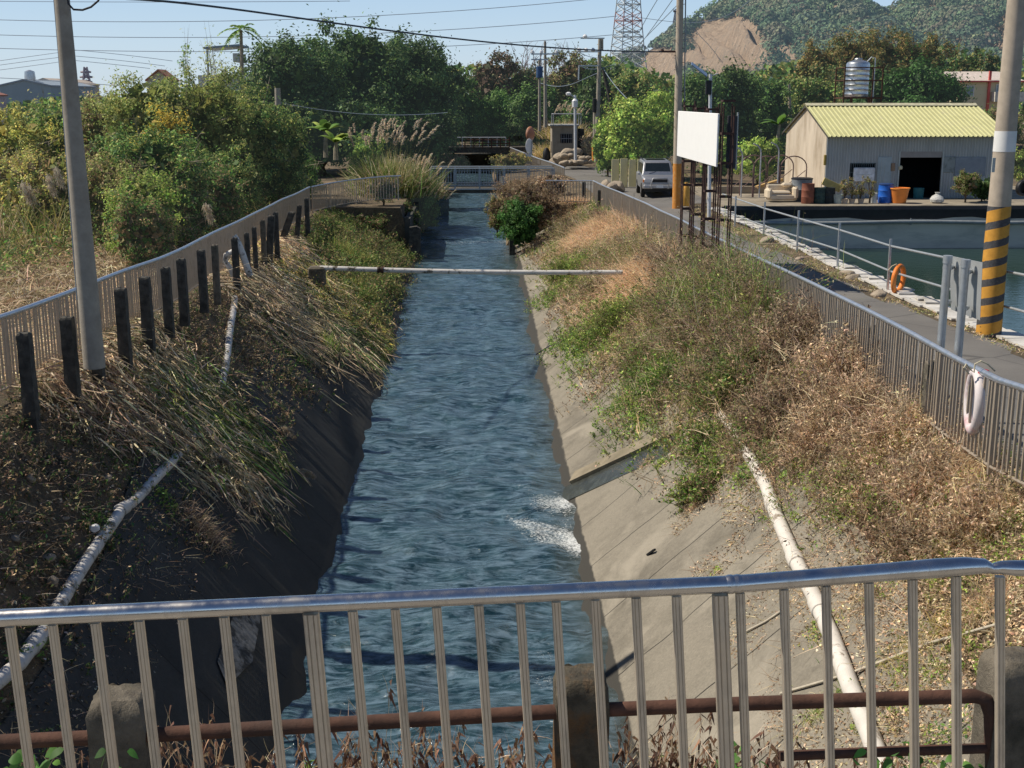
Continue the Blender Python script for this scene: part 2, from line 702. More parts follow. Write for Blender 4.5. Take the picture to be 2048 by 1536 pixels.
# ------------------------------------------------------------------ road
mb = MB()
for part in (0,):
    rows = []
    for Y in list(np.arange(9, 62, .75)) + [63, 66, 70, 74, 78, 82, 86, 90]:
        l = 6.42; r = 9.75 + .12 * math.sin(Y * .7)
        if Y > 57: r = 9.75 + min(5, (Y - 57) * .9)
        if Y > 66: l = 6.42 - .0 * Y; r = float(np.interp(Y, [66, 70, 78, 90], [13, 12, 10.2, 8.6]))
        if Y > 80: l = float(np.interp(Y, [80, 90], [6.2, 5.4]))
        row = [(l + (r - l) * k / 6, Y, max(hz(l + (r - l) * k / 6, Y), gr(Y) if l + (r - l) * k / 6 < 9.8 else -9) + .012 + .015 * (1 - abs(k - 3) / 3)) for k in range(7)]
        rows.append(row)
    for Y, l, r in ((96, 5.0, 7.9), (103, 4.6, 7.3), (108, 4.2, 7.0), (112.5, 3.0, 7.2), (116, -4, 8), (118, -14, 10)):
        rows.append([(l + (r - l) * k / 6, Y, hz(l + (r - l) * k / 6, min(Y, 200)) + .02 if Y > 112 else max(hz(6.5, Y), 0) + .02) for k in range(7)])
    mb.sheet(rows)
o = mb.build('road', M_asph); tag(o, kind='structure')
# side lane heading right at the junction
mb = MB()
rows = []
for x in np.linspace(8.5, 34, 18):
    y0 = 86 + (x - 8.5) * .15
    rows.append([(x, y0 + 5.0 * k / 3, .03) for k in range(4)])
mb.sheet(rows)
o = mb.build('side_lane', M_asph); tag(o, kind='structure')

# left path, grassy track behind the fence
M_path = mat('dry_dirt_path', (.24, .18, .11), .95, 0, .4, 2.0, stain=(.12, .10, .06), bmp=.7, bd=.03)
mb = MB()
rows = []
for Y in np.arange(12, 70, 1.0):
    rows.append([(-8.9 + 1.9 * k / 3 , Y, hz(-8.9 + 1.9 * k / 3, Y) + .012) for k in range(4)])
mb.sheet(rows)
o = mb.build('path', M_path); tag(o, kind='structure')

# ------------------------------------------------------------------ canal water
m, nt, b, out = nodes_of('canal_water')
v = coords(nt, (1, .8, 1))
big = noise(nt, v, .8, 7, .62, 2.2)
fine = noise(nt, coords(nt, (1.1, 3.6, 1), (0, 0, .2)), 2.0, 10, .74, .7)
c = ramp(nt, big, [(.32, (.003, .016, .024)), (.46, (.010, .034, .044)), (.58, (.030, .070, .088)), (.72, (.09, .155, .19))])  # pale blotches paint reflected sky into the base colour
c = mixc(nt, ramp(nt, fine, [(.44, (0, 0, 0)), (.64, (.75, .75, .75))]), c, (.19, .285, .37))  # pale blue streaks, also painted sky reflection
at = nt.nodes.new('ShaderNodeAttribute'); at.attribute_name = 'Foam'
fn = noise(nt, coords(nt, (1.3, 1.8, 1), (0, 0, .6)), 15, 13, .82, .5)
ad = nt.nodes.new('ShaderNodeMath'); ad.operation = 'MULTIPLY_ADD'
nt.links.new(fn, ad.inputs[0]); ad.inputs[1].default_value = 1.8; nt.links.new(at.outputs['Fac'], ad.inputs[2])
fmr = nt.nodes.new('ShaderNodeMapRange'); fmr.inputs[1].default_value = 1.28; fmr.inputs[2].default_value = 1.42; nt.links.new(ad.outputs[0], fmr.inputs[0])
ff = ramp(nt, fmr.outputs[0], [(0, (0, 0, 0)), (1, (1, 1, 1))])
# shallow edge shows the concrete
as_ = nt.nodes.new('ShaderNodeAttribute'); as_.attribute_name = 'Shallow'
c = mixc(nt, as_.outputs['Fac'], c, (.085, .085, .06))
c = mixc(nt, ff, c, (.75, .78, .78))
nt.links.new(c, b.inputs['Base Color'])
rr = nt.nodes.new('ShaderNodeMath'); rr.operation = 'MULTIPLY_ADD'
nt.links.new(ff, rr.inputs[0]); rr.inputs[1].default_value = .5; rr.inputs[2].default_value = .12
nt.links.new(rr.outputs[0], b.inputs['Roughness'])
b.inputs['IOR'].default_value = 1.33
b.inputs['Specular IOR Level'].default_value = 1.0
bf = noise(nt, coords(nt, (1.2, 2.8, 1), (0, 0, .15)), 3.4, 10, .72, .5)
bump(nt, b, bf, .50, .05)
M_water = m

ys = [3.0]
while ys[-1] < 61.8:
    ys.append(ys[-1] + max(.05, ys[-1] * .0032))
ys = np.array(ys)
xs = np.linspace(-2.95, 2.3, 84)
Xg, Yg = np.meshgrid(xs, ys)
Wz = np.array([zw(q) for q in ys])[:, None]
amp = np.interp(ys, [0, 20, 50, 56, 61], [1.0, 1.0, .55, .25, .3])[:, None]
wav = (fbm(Xg * .9 + 3, Yg * .75, 3, 4) - .5) * .42 + (fbm(Xg * 1.7 - Yg * .5, Yg * 2.0, 9, 3) - .5) * .15 + (fbm(Xg * 6, Yg * 7, 15, 3) - .5) * .03
wav += .05 * np.sin(Yg * 1.9 + 2.5 * fbm(Xg * .6, Yg * .3, 21, 2) * 4)
Z = Wz + wav * amp * .75
foam = np.zeros_like(Z)


def fpatch(cx, cy, rx, ry, rot, s):
    dx, dy = Xg - cx, Yg - cy
    c_, s_ = math.cos(rot), math.sin(rot)
    u, v_ = (dx * c_ + dy * s_) / rx, (-dx * s_ + dy * c_) / ry
    return s * np.exp(-(u * u + v_ * v_))


fo = atZ(1130, 1085, -3.0); f1 = atZ(1010, 1025, -3.0); f2 = atZ(1095, 1010, -3.0)
foam += fpatch(fo[0] - .1, fo[1] + .2, 1.1, .6, -.9, .44)
foam += fpatch((fo[0] + f1[0]) / 2, (fo[1] + f1[1]) / 2, 1.1, .16, math.atan2(f1[1] - fo[1], f1[0] - fo[0]), .34)
foam += fpatch(f2[0] + .15, f2[1], .7, .7, -.9, .40)
foam += .055
for (px, py, r, s) in ((1100, 1360, .6, .26), (1090, 1300, .5, .24), (1060, 1240, .35, .2), (1010, 860, .3, .2), (960, 840, .3, .15), (1040, 980, .5, .2), (880, 470, 1.5, .15), (1120, 1440, .5, .26), (860, 1230, .3, .12), (1080, 930, .3, .2), (900, 1000, .3, .12)):
    q = atZ(px, py, -3.0)
    foam += fpatch(q[0], q[1], r, r * .5, -.8, s)
foam = np.minimum(foam, .40)
foam += .12 * np.exp(-((Xg - 1.9) / .3) ** 2) + .10 * np.exp(-((Xg + 2.6) / .25) ** 2)
foam += .25 * np.exp(-((Yg - 61.3) / .5) ** 2)
shal = np.clip((Xg - 1.15) / .9, 0, 1) ** 1.6 * .75
mb = MB().sheet([[(Xg[i, j], Yg[i, j], Z[i, j]) for j in range(Xg.shape[1])] for i in range(Xg.shape[0])])
o = mb.build('water', M_water, smooth=False)
o.data.polygons.foreach_set('use_smooth', [True] * len(o.data.polygons))
for nm, arr in (('Foam', foam), ('Shallow', shal)):
    at = o.data.attributes.new(nm, 'FLOAT', 'POINT'); at.data.foreach_set('value', arr.astype(np.float32).ravel())
tag(o, kind='structure')
# upper reach above the sill
ys = np.linspace(61.75, 111.9, 300); xs = np.linspace(-3.0, 2.1, 30)
Xg, Yg = np.meshgrid(xs, ys)
Z = np.array([zw(q) for q in ys])[:, None] + (fbm(Xg * 1.2, Yg * 1.1, 4, 4) - .5) * .14
foam = .22 * np.exp(-((Yg - 62.0) / .5) ** 2) + .0 * Xg
mb = MB().sheet([[(Xg[i, j], Yg[i, j], Z[i, j]) for j in range(30)] for i in range(300)])
o = mb.build('upper_water', M_water)
o.data.polygons.foreach_set('use_smooth', [True] * len(o.data.polygons))
for nm, arr in (('Foam', foam), ('Shallow', foam * 0)):
    at = o.data.attributes.new(nm, 'FLOAT', 'POINT'); at.data.foreach_set('value', arr.astype(np.float32).ravel())
tag(o, kind='structure')

# ------------------------------------------------------------------ pond
m, nt, b, out = nodes_of('pond_water')
v = coords(nt, (1, 1, 1))
b.inputs['Base Color'].default_value = (.020, .045, .030, 1)
b.inputs['Roughness'].default_value = .06
b.inputs['IOR'].default_value = 1.33
bump(nt, b, noise(nt, coords(nt, (1, 2.2, 1)), 1.6, 7, .6, .3), .30, .05)
M_pond = m
mb = MB()
mb.sheet([[(11.0, 7.9, -1.75), (80.1, 7.9, -1.75)], [(11.0, 56.1, -1.75), (80.1, 56.1, -1.75)]])
o = mb.build('pond_water', M_pond); tag(o, kind='structure')
M_pwall = mat('pond_wall_concrete', (.62, .58, .49), .85, 0, .12, .8, stain=(.42, .41, .35), bmp=.4, stretch=(.4, 1, 1.5))
mb = MB()
mb.box((45.6, 55.9, -1.2), (69.2, .25, 2.7))
mb.box((11.2, 32, -1.2), (.22, 47.8, 2.45))
t = thing('pond_wall', 'long grey concrete wall along the far side of the pond', 'wall', (45, 55.9, 0))
mb.build('wall', M_pwall, t, world=True)
M_rubber = mat('black_liner', (.018, .018, .02), .5, 0, .3, 3, bmp=.2)
mb = MB()
pts = []
rows = []
for x in np.linspace(11.3, 60, 60):
    s = .05 * math.sin(x * .9) + .04 * math.sin(x * 2.3)
    rows.append([(x, 55.77, .17), (x, 55.72, .02), (x, 55.76, -.40 + s)])
mb.sheet(rows)
mb.build('liner', M_rubber, t, world=True)
M_pvcgrey = mat('grey_pvc', (.27, .29, .30), .45, 0, .15, 3, bmp=.1)
mb = MB().tube([(x, 55.6, -.55 + .03 * math.sin(x * .7)) for x in np.linspace(12.8, 60, 40)], .085, 10)
p = thing('grey_water_pipe', 'long grey pipe hung along the top of the pond wall', 'pipe', (13, 55.6, -.5))
mb.build('tube', M_pvcgrey, p, world=True, smooth=True)
mb = MB()
for x in (14.5, 20, 24.5, 30):
    mb.box((x, 55.66, -.52), (.06, .12, .3))
mb.build('bracket', M_pvcgrey, p, world=True)

# shack yard slab
M_yard = mat('yard_concrete', (.30, .26, .20), .9, 0, .25, 1.0, stain=(.16, .14, .11), bmp=.3)
mb = MB()
mb.box((34, 62.2, .07), (45, 12.4, .22))
o = mb.build('yard_pavement', M_yard); tag(o, kind='structure')

# white tile coping of the pond
M_tile = mat('white_tile', (.62, .60, .56), .6, 0, .2, 2, stain=(.3, .27, .22), bmp=.2)
t = thing('tile_coping', 'row of loose white tiles edging the pond along the road', 'edging', (10.8, 30, .1))
mb = MB()
y = 14.0
while y < 55:
    L = random.uniform(.45, .6)
    mb.box((10.9 + random.uniform(-.05, .05), y + L / 2, ze(y) + random.uniform(.03, .06)), (random.uniform(.5, .62), L * .97, .045), rz=random.uniform(-.05, .05), rx=random.uniform(-.02, .02), ry=random.uniform(-.03, .03))
    if random.random() < .35:
        mb.box((10.95 + random.uniform(-.12, .12), y + L / 2, ze(y) + .1), (.4, L * .8, .035), rz=random.uniform(-.3, .3))
    y += L
mb.build('tiles', M_tile, t, world=True)

# near bridge deck and abutments
M_deck = mat('deck_concrete', (.22, .20, .17), .9, 0, .3, 2, stain=(.08, .07, .06), bmp=.5)
mb = MB()
mb.box((0, 1.0, 2.0), (60, 7.0, .36))
o = mb.build('bridge_deck', M_deck); tag(o, kind='structure')
mb = MB()
mb.box((-9.0, 3.0, 0), (5.0, 3.4, 3.6)); mb.box((9.4, 3.0, 0), (5.0, 3.4, 3.6))
o = mb.build('bridge_abutment', M_deck); tag(o, kind='structure')
# ------------------------------------------------------------------ metals and posts
def steel(name, col, rough=.28, metal=1.0, dirt=(.16, .13, .09), amt=.35):
    m, nt, b, out = nodes_of(name)
    v = coords(nt)
    n1 = noise(nt, v, 14, 7, .7)
    c = ramp(nt, n1, [(.35, tuple(q * .88 for q in col)), (.65, col)])
    n2 = noise(nt, coords(nt, (1, 1, .35)), 9, 8, .75)
    f = ramp(nt, n2, [(.52, (0, 0, 0)), (.75, (amt, amt, amt))])
    nt.links.new(mixc(nt, f, c, dirt), b.inputs['Base Color'])
    b.inputs['Metallic'].default_value = metal
    r = nt.nodes.new('ShaderNodeMapRange')
    nt.links.new(n2, r.inputs[0]); r.inputs[1].default_value = .3; r.inputs[2].default_value = .8
    r.inputs[3].default_value = rough; r.inputs[4].default_value = rough + .3
    nt.links.new(r.outputs[0], b.inputs['Roughness'])
    bump(nt, b, n1, .12, .002)
    return m


M_ss = steel('polished_steel', (.76, .75, .74), .13, 1.0, (.25, .22, .18), .5)
M_ssb = steel('dull_steel_bar', (.74, .65, .52), .33, .6, (.2, .15, .1), .45)
M_ssf = steel('weathered_steel_bar', (.50, .42, .33), .42, .5, (.16, .12, .08), .6)
M_sst = steel('sunlit_steel_rail', (.62, .66, .72), .3, .85)
M_galv = steel('galvanised_steel', (.55, .58, .60), .42, .8)
M_rust = mat('rusted_steel', (.10, .048, .032), .85, .1, .4, 9, stain=(.055, .035, .028), bmp=.6, bd=.006)
M_darkrust = mat('dark_rusted_steel', (.065, .035, .03), .85, .1, .4, 9, bmp=.5, bd=.006)
M_oldc = mat('old_post_concrete', (.15, .13, .10), .95, 0, .4, 7, stain=(.05, .048, .035), bmp=.9, bd=.015, stain_s=3)
M_darkpost = mat('dark_weathered_concrete', (.065, .062, .055), .95, 0, .45, 8, stain=(.12, .11, .09), bmp=.8, bd=.012, stain_s=4)
M_orangelichen = mat('lichened_concrete', (.10, .085, .06), .95, 0, .5, 14, stain=(.20, .10, .035), bmp=.9, bd=.015, stain_s=4)


def grooved(bw, bd_, top, bot, sx):
    """Upright bar with two shallow grooves on its front face, between two points."""
    w, d = bw / 2, bd_ / 2
    g = w * .16
    prof = [(-w, -d * .5), (-w * .8, -d), (-w * .48, -d), (-w * .38, -d + g), (-w * .28, -d), (w * .28, -d), (w * .38, -d + g), (w * .48, -d), (w * .8, -d), (w, -d * .5), (w, d * .5), (w * .8, d), (-w * .8, d), (-w, d * .5)]
    mb = MB()
    n = len(prof)
    vs = [(top[0] + a, top[1] + b_, top[2]) for a, b_ in prof] + [(bot[0] + a, bot[1] + b_, bot[2]) for a, b_ in prof]
    fs = [tuple(range(n)), tuple(range(2 * n - 1, n - 1, -1))] + [(i, (i + 1) % n, n + (i + 1) % n, n + i) for i in range(n)]
    mb.add(vs, fs)
    return mb


# ------------------------------------------------------------------ near bridge railing
YR = 3.3
br = thing('bridge_railing', 'polished steel bridge railing with grooved upright bars and dented end', 'railing', atY(1024, 1536, YR))


def railz(px):
    return np.interp(px, [-60, 0, 1470, 1750, 1850, 1950, 1985, 2010, 2110], [1239, 1236, 1168, 1146, 1138, 1131, 1133, 1136, 1137])


mb = MB()
p1 = [atY(px, railz(px), YR) for px in (-60, 0, 300, 700, 1100, 1300, 1455)]
mb.tube(p1, .0255, 20)
r2 = []
path = []
for px, r in ((1480, .0325), (1600, .0325), (1720, .033), (1800, .034), (1870, .036), (1930, .034), (1968, .028), (1984, .019), (2000, .024), (2030, .029), (2110, .030)):
    path.append(atY(px, railz(px) + (4 if px == 1984 else 0), YR)); r2.append(r * .80)
mb.tube(path, r2, 20)
mb.build('top_rail', M_ss, br, world=True, smooth=True)
mb = MB().tube([atY(px, railz(px), YR) for px in (1452, 1458, 1464, 1467, 1468, 1474, 1477, 1483)], [.0262, .0285, .0285, .0268, .0268, .0285, .0285, .0262], 20)
mb.build('joint_sleeve', M_ss, br, world=True, smooth=True)
bars = [20, 105, 191, 278, 365, 448, 532, 705, 790, 873, 957, 1040, 1112, 1190, 1272, 1353, 1480, 1568, 1652, 1738, 1825, 1912, 2000, 2088, -62]
posts = [622, 1440]
for px in bars + posts:
    post = px in posts
    tp = atY(px, railz(px) + 18, YR)
    ln = .035 + .06 * px / 2048
    bt = (tp[0] + ln * .95, YR, tp[2] - .98)
    wdt = .045 if post else .0265
    if not post: wdt *= 1 + .04 * math.sin(px)
    grooved(wdt, .04 if post else .022, tp, bt, 0).build('post' if post else 'baluster', M_ssb, br, world=True)
lo = [atY(px, railz(px) + 18, YR) for px in (-60, 2110)]
MB().tube([(p[0] + .035, YR, p[2] - .97) for p in lo], .022, 10).build('bottom_rail', M_ssb, br, world=True, smooth=True)

# ------------------------------------------------------------------ old rusted pipe rail outside it
YO = 4.28
rr_ = thing('rusty_pipe_rail', 'old rusted pipe rail held by thick concrete posts below the bridge railing', 'railing', atY(1150, 1420, YO))
mb = MB()
mb.tube([atY(px, py, YO) for px, py in ((-80, 1487), (0, 1484), (300, 1470), (700, 1447), (1100, 1424), (1120, 1423))], .029, 14)
mb.tube([atY(px, py, YO) for px, py in ((1195, 1420), (1500, 1407), (1800, 1397), (1950, 1392), (1972, 1400), (1982, 1430), (1986, 1560))], .028, 14)
mb.build('pipe', M_rust, rr_, world=True, smooth=True)
MB().tube([atY(px, py, YO) for px, py in ((1560, 1512), (1800, 1502), (1985, 1496))], .02, 12).build('lower_pipe', M_rust, rr_, world=True, smooth=True)


def rubblepost(name, px, ptop, wpx, mtl, tilt=0, hole=True):
    P = atY(px, ptop, YO + .06)
    wd = wpx * 4.55 / F
    d = .2
    mb = MB()
    levels = [(-1.0, 1.0, 1.0), (-.5, 1, 1), (-.12, 1, 1), (-.05, .97, .97), (-.015, .88, .86), (0, .72, .7)]
    rows = []
    for (z, a, b_) in levels:
        ring = []
        for k in range(24):
            an = 2 * PI * k / 24
            cx, sy = math.cos(an), math.sin(an)
            q = max(abs(cx), abs(sy))
            e = .86 + .14 * q
            x = cx / q * wd / 2 * a * (1 if q > .78 else .96); y_ = sy / q * d / 2 * b_ * (1 if q > .78 else .96)
            jx = .004 * math.sin(k * 5.1 + z * 40); jz = .005 * math.sin(k * 3.3 + z * 19)
            ring.append((P[0] + x + jx - tilt * z, P[1] + y_ + jx, P[2] + z + (jz if z > -.9 else 0)))
        rows.append(ring)
    vs = [p for r in rows for p in r]
    fs = [(i * 24 + k, i * 24 + (k + 1) % 24, (i + 1) * 24 + (k + 1) % 24, (i + 1) * 24 + k) for i in range(len(rows) - 1) for k in range(24)]
    fs.append(tuple((len(rows) - 1) * 24 + k for k in range(24)))
    mb.add(vs, fs)
    o_ = mb.build(name, mtl, rr_, world=True, smooth=True)
    return o_


rubblepost('concrete_post', 240, 1385, 120, M_oldc)
rubblepost('concrete_post', 1162, 1345, 112, M_orangelichen)
rubblepost('concrete_post', 2030, 1310, 112, M_oldc)


# ------------------------------------------------------------------ steel bar fences
def bar_mesh(h, w):
    mb = MB().box((0, 0, h / 2), (w, w * .8, h))
    me = bpy.data.meshes.new('fence_bar'); me.from_pydata(mb.v, [], mb.f); me.materials.append(M_ssf)
    return me


def fence(name, label, pts, h, spacing, barw=.03, top_r=.034, nparts=100, group=None, wob=0.0, skip=None, mat_top=None):
    """pts: (x, y, ground z), nearest first."""
    t = thing(name, label, 'fence', pts[0], group=group)
    L = [0]
    for a, b_ in zip(pts, pts[1:]):
        L.append(L[-1] + math.dist(a[:2], b_[:2]))

    def at(s):
        return tuple(float(np.interp(s, L, [p[i] for p in pts])) for i in range(3))
    n = int(L[-1] / .8) + 2
    path = []
    for i in range(n):
        s = L[-1] * i / (n - 1)
        q = at(s)
        path.append((q[0] + wob * math.sin(s * .9), q[1], q[2] + h + wob * .5 * math.sin(s * .63 + 1)))
    MB().tube(path, top_r, 12).build('top_rail', mat_top or M_sst, t, world=True, smooth=True)
    MB().tube([(p[0], p[1], p[2] - h + .1) for p in path], .018, 8).build('bottom_rail', M_ssf, t, world=True, smooth=True)
    me = bar_mesh(h - .12, barw)
    mep = bar_mesh(h - .02, barw * 1.75)
    rest = MB()
    k = 0; s = .05
    cnt = 0
    first = None
    while s < L[-1]:
        q = at(s); a_ = at(min(L[-1], s + .1)); b0 = at(max(0, s - .1))
        an = math.atan2(a_[1] - b0[1], a_[0] - b0[0])
        ofs = wob * math.sin(s * .9)
        if not (skip and skip(s)):
            if k % 16 == 0:
                o_ = bpy.data.objects.new('post', mep); COL.objects.link(o_); o_.parent = t
                o_.location = (q[0] + ofs - pts[0][0], q[1] - pts[0][1], q[2] - pts[0][2]); o_.rotation_euler = (0, 0, an)
            elif cnt < nparts:
                o_ = bpy.data.objects.new('baluster', me); COL.objects.link(o_); o_.parent = t
                o_.location = (q[0] + ofs - pts[0][0], q[1] - pts[0][1], q[2] - pts[0][2] + .1); o_.rotation_euler = (random.gauss(0, .006), random.gauss(0, .006), an)
                cnt += 1
            else:
                rest.box((q[0] + ofs, q[1], q[2] + .1 + (h - .12) / 2), (barw, barw * .8, h - .12), rz=an)
        s += spacing; k += 1
    if rest.v:
        o_ = rest.build('baluster_run', M_ssf, t, world=True)
        o_['kind'] = 'stuff'
    return t


# top-rail pixels measured in the photo, turned into ground points on a straight run beside the bank
LX = [(10, -6.5), (17, -6.52), (25, -6.42), (30, -6.45), (38, -6.6), (46, -6.75), (51, -6.75)]
lf = []
for Y in (11, 14, 17, 19, 21, 23, 25, 27.5, 30, 33, 36, 40, 44, 48, 51.5):
    x = float(np.interp(Y, [a for a, b_ in LX], [b_ for a, b_ in LX]))
    lf.append((x, Y, gl(Y)))
fence('bank_fence', 'long steel bar fence with shiny rail along the left bank', lf, 1.1, .125, top_r=.038, wob=.02)
lf2 = [(-6.72, 51.7, gl(51)), (-6.3, 53.6, .28), (-5.7, 55.2, .3), (-4.9, 56.2, .35), (-4.2, 56.6, .4), (-3.3, 56.8, .42)]
fence('bank_fence', 'short rusty steel fence turning across the end of the left bank', lf2, 1.1, .135, barw=.032, top_r=.03)
rf = []
RX = [(9, 5.6), (12.8, 5.78), (16, 6.0), (22, 6.28), (28, 6.42), (36, 6.5), (46, 6.45), (54, 6.0), (59.3, 5.75)]
for Y in (9, 11, 12.8, 14.5, 16, 18, 20, 22, 25, 28, 32, 36, 41, 46, 50, 54, 57, 59.3):
    x = float(np.interp(Y, [a for a, b_ in RX], [b_ for a, b_ in RX]))
    rf.append((x, Y, gr(Y)))
fence('roadside_fence', 'long steel bar fence with shiny rail between the road and right bank', rf, 1.1, .125, top_r=.038, wob=.012)
fence('roadside_fence', 'short steel fence crossing from the road to the right bank top', [(5.72, 59.45, 0), (4.6, 59.6, 0), (3.5, 59.7, 0)], 1.1, .14, top_r=.03)
# pale fence further up the road
fence('far_road_fence', 'pale low steel fence up the road beyond the footbridge', [(5.6, 76, 0), (5.2, 82, 0), (4.6, 88, 0), (3.9, 98, 0), (3.2, 108, 0)], .8, .34, barw=.04, top_r=.05, nparts=40)

# ------------------------------------------------------------------ concrete posts on both banks
def squarepost(name, label, px, ptop, wpx, Y, lean=(0, 0), group=None, h=1.35, mtl=None, cat='post'):
    P = atY(px, ptop, Y)
    wd = wpx * Y / F
    t = MB()
    n = 7
    rows = []
    for i in range(n):
        z = -h + h * i / (n - 1)
        s = wd / 2 * (1 - .06 * i / (n - 1)) * (.86 if i == n - 1 else 1)
        z2 = z + (.0 if i < n - 1 else .0)
        ring = []
        for k in range(12):
            a = 2 * PI * k / 12 + PI / 4
            cx, sy = math.cos(a), math.sin(a); q = max(abs(cx), abs(sy)) ** .85
            ring.append((cx / q * s + lean[0] * z * -1 * -1 + .006 * math.sin(k * 7 + i * 3), sy / q * s + lean[1] * z + .006 * math.sin(k * 5 + i), z2 + (.012 * math.sin(k * 2.3 + px) if i == n - 1 else 0)))
        rows.append(ring)
    rows.insert(n - 1, [(a, b_, c - .03) for a, b_, c in [(x / .86 * 1 + 0, y_ / .86, z) for x, y_, z in rows[-1]]])
    vs = [p for r in rows for p in r]
    fs = [(i * 12 + k, i * 12 + (k + 1) % 12, (i + 1) * 12 + (k + 1) % 12, (i + 1) * 12 + k) for i in range(len(rows) - 1) for k in range(12)]
    fs.append(tuple((len(rows) - 1) * 12 + k for k in range(12)))
    t.add(vs, fs)
    o_ = t.build(name, mtl or M_darkpost, None)
    o_.location = (float(P[0]), float(P[1]), float(P[2]))
    tag(o_, label, cat, group)
    return o_


def Yfor(px, ptop, ztop_fn, y0=12, y1=60):
    best = min(np.arange(y0, y1, .1), key=lambda y: abs(atY(px, ptop, y)[2] - ztop_fn(y)))
    return float(best)


LP = [(48, 665, 27), (134, 634, 26), (186, 603, 22), (241, 577, 23), (289, 554, 22), (331, 534, 18), (362, 517, 18), (402, 500, 16), (429, 490, 13), (469, 475, 13), (493, 466, 10), (508, 454, 9), (525, 440, 10), (543, 431, 14), (551, 424, 10), (584, 424, 14), (599, 410, 10), (613, 396, 9)]
LAB = ['first dark concrete post at the lower left, beside the fence bottom corner', 'second dark concrete post from the lower left, just left of the utility pole',
       'grey concrete post standing right in front of the leaning utility pole', 'fourth dark concrete post, first to the right of the utility pole',
       'fifth dark concrete post on the left bank with pale straw around its top', 'sixth dark concrete post on the left bank, round topped',
       'seventh dark concrete post on the left bank, round topped', 'eighth concrete post beside a fluffy pale seed head',
       'ninth concrete post, greyer and flat topped, before the bent hose', 'concrete post in front of the grey bent hose loop',
       'slim concrete post just right of the grey bent hose loop', 'slim dark concrete post standing in pale cut grass past the hose',
       'pale grey slim concrete post further along the left bank', 'thick dark concrete post leaning slightly in the far row',
       'dark concrete post right behind the thick leaning one', 'concrete post tilted strongly to the right in the far row',
       'black concrete post upright between the tilted post and the vine', 'vine covered concrete post at the far end of the left row']
for i, (px, py, wp) in enumerate(LP):
    xo = .62 if i < 13 else .8
    Y = min(np.arange(12.5, 54, .05), key=lambda y: abs(atY(px, py, y)[0] - (float(np.interp(y, [a for a, b2 in LX], [b2 for a, b2 in LX])) + xo)))
    Y = float(Y)
    lean = (0, 0)
    if i == 15: lean = (.38, 0)
    if i == 16: lean = (.12, 0)
    if i == 13: lean = (.1, 0)
    squarepost('concrete_post', LAB[i], px, py, wp * 1.02, Y, lean, 'old concrete posts along the left bank', mtl=M_darkpost if i not in (8, 12) else M_oldc)
RP = [(1592, 595, 24, 'tall dark concrete post on the right bank where the fence bars start'), (1653, 624, 22, 'second concrete post on the right bank, flat topped'),
      (1742, 652, 24, 'third concrete post on the right bank sunk in dry grass'), (1767, 681, 20, 'short broken dark post in the dry grass by the third post'),
      (1863, 722, 24, 'concrete post stub near the twin sign poles'), (1168, 364, 8, 'small dark post at the corner of the right fence'),
      (1199, 380, 8, 'small dark post second from the fence corner'), (1236, 388, 9, 'small dark post third from the fence corner'),
      (1253, 400, 9, 'small dark post fourth from the fence corner'), (1271, 404, 9, 'small dark post fifth from the fence corner'), (1284, 411, 9, 'small dark post nearest along the far fence run')]
for i, (px, py, wp, lb) in enumerate(RP):
    Y = Yfor(px, py, lambda y: gr(y) + (.66 if i < 5 else .85), 10, 62)
    if i < 5: Y = [24.0, 21.6, 18.9, 18.0, 15.6][i]
    squarepost('concrete_post', lb, px, py, wp, Y, (0, 0), 'old concrete posts along the right bank', h=1.0, mtl=M_oldc if i in (0, 1, 2, 4) else M_darkpost)

# concrete pillar by the sill
P = atY(829, 452, 54.8)
MB().prism([(-.35, -2.2), (.28, -2.2), (.26, -.1), (.1, 0), (-.22, -.05)], -.2, .2).build('concrete_pillar', M_darkpost, None, loc=None)
o_ = bpy.data.objects['concrete_pillar']; o_.location = tuple(float(q) for q in P); tag(o_, 'dark concrete pillar rising from the water beside the sill', 'pillar')
P = atY(1024, 458, 57)
MB().prism([(-.14, -2.0), (.14, -2.0), (.12, 0), (-.12, 0)], -.3, .3).build('sill_pillar', M_darkpost, None)
o_ = bpy.data.objects['sill_pillar']; o_.location = tuple(float(q) for q in P); tag(o_, 'narrow dark concrete pillar at the right water edge under the green bush', 'pillar')

# ------------------------------------------------------------------ pipes
M_wpipe = mat('white_pvc_pipe', (.62, .60, .57), .5, 0, .12, 3, stain=(.10, .085, .06), bmp=.25, stain_s=3.2, stain_lo=.54, stain_hi=.63)
M_wpipe2 = mat('whitewashed_pipe', (.70, .66, .60), .6, 0, .12, 3, stain=(.22, .17, .12), bmp=.25, stain_s=3.0, stain_lo=.56, stain_hi=.66)


def on_slope(pts, lift, step=6):
    P = [hit(px, py) for px, py in pts]
    out_ = []
    for a, b_ in zip(P, P[1:]):
        for k in range(step):
            q = a + (b_ - a) * k / step
            out_.append((q[0], q[1], hz(q[0], q[1]) + lift))
    q = P[-1]
    out_.append((q[0], q[1], hz(q[0], q[1]) + lift))
    return out_


def pipe(name, label, pts, r, mtl, lift, collars=(), world=None, cat='pipe', bury=False):
    path = on_slope(pts, lift) if world is None else world
    if bury:
        nn = len(path)
        path = [(a_, b2, c2 - (0 if i < nn * .40 else .02 + .02 * math.sin(i * .8))) for i, (a_, b2, c2) in enumerate(path)]
    t = thing(name, label, cat, path[0])
    MB().tube(path, r, 16).build('tube', mtl, t, world=True, smooth=True)
    for c in collars:
        i = int(c * (len(path) - 2))
        a, b_ = Vector(path[i]), Vector(path[i + 1])
        d = (b_ - a).normalized()
        MB().tube([a - d * .14, a - d * .13, a + d * .13, a + d * .14], [r * 1.02, r * 1.16, r * 1.16, r * 1.02], 16).build('collar', mtl, t, world=True, smooth=True)
    return t


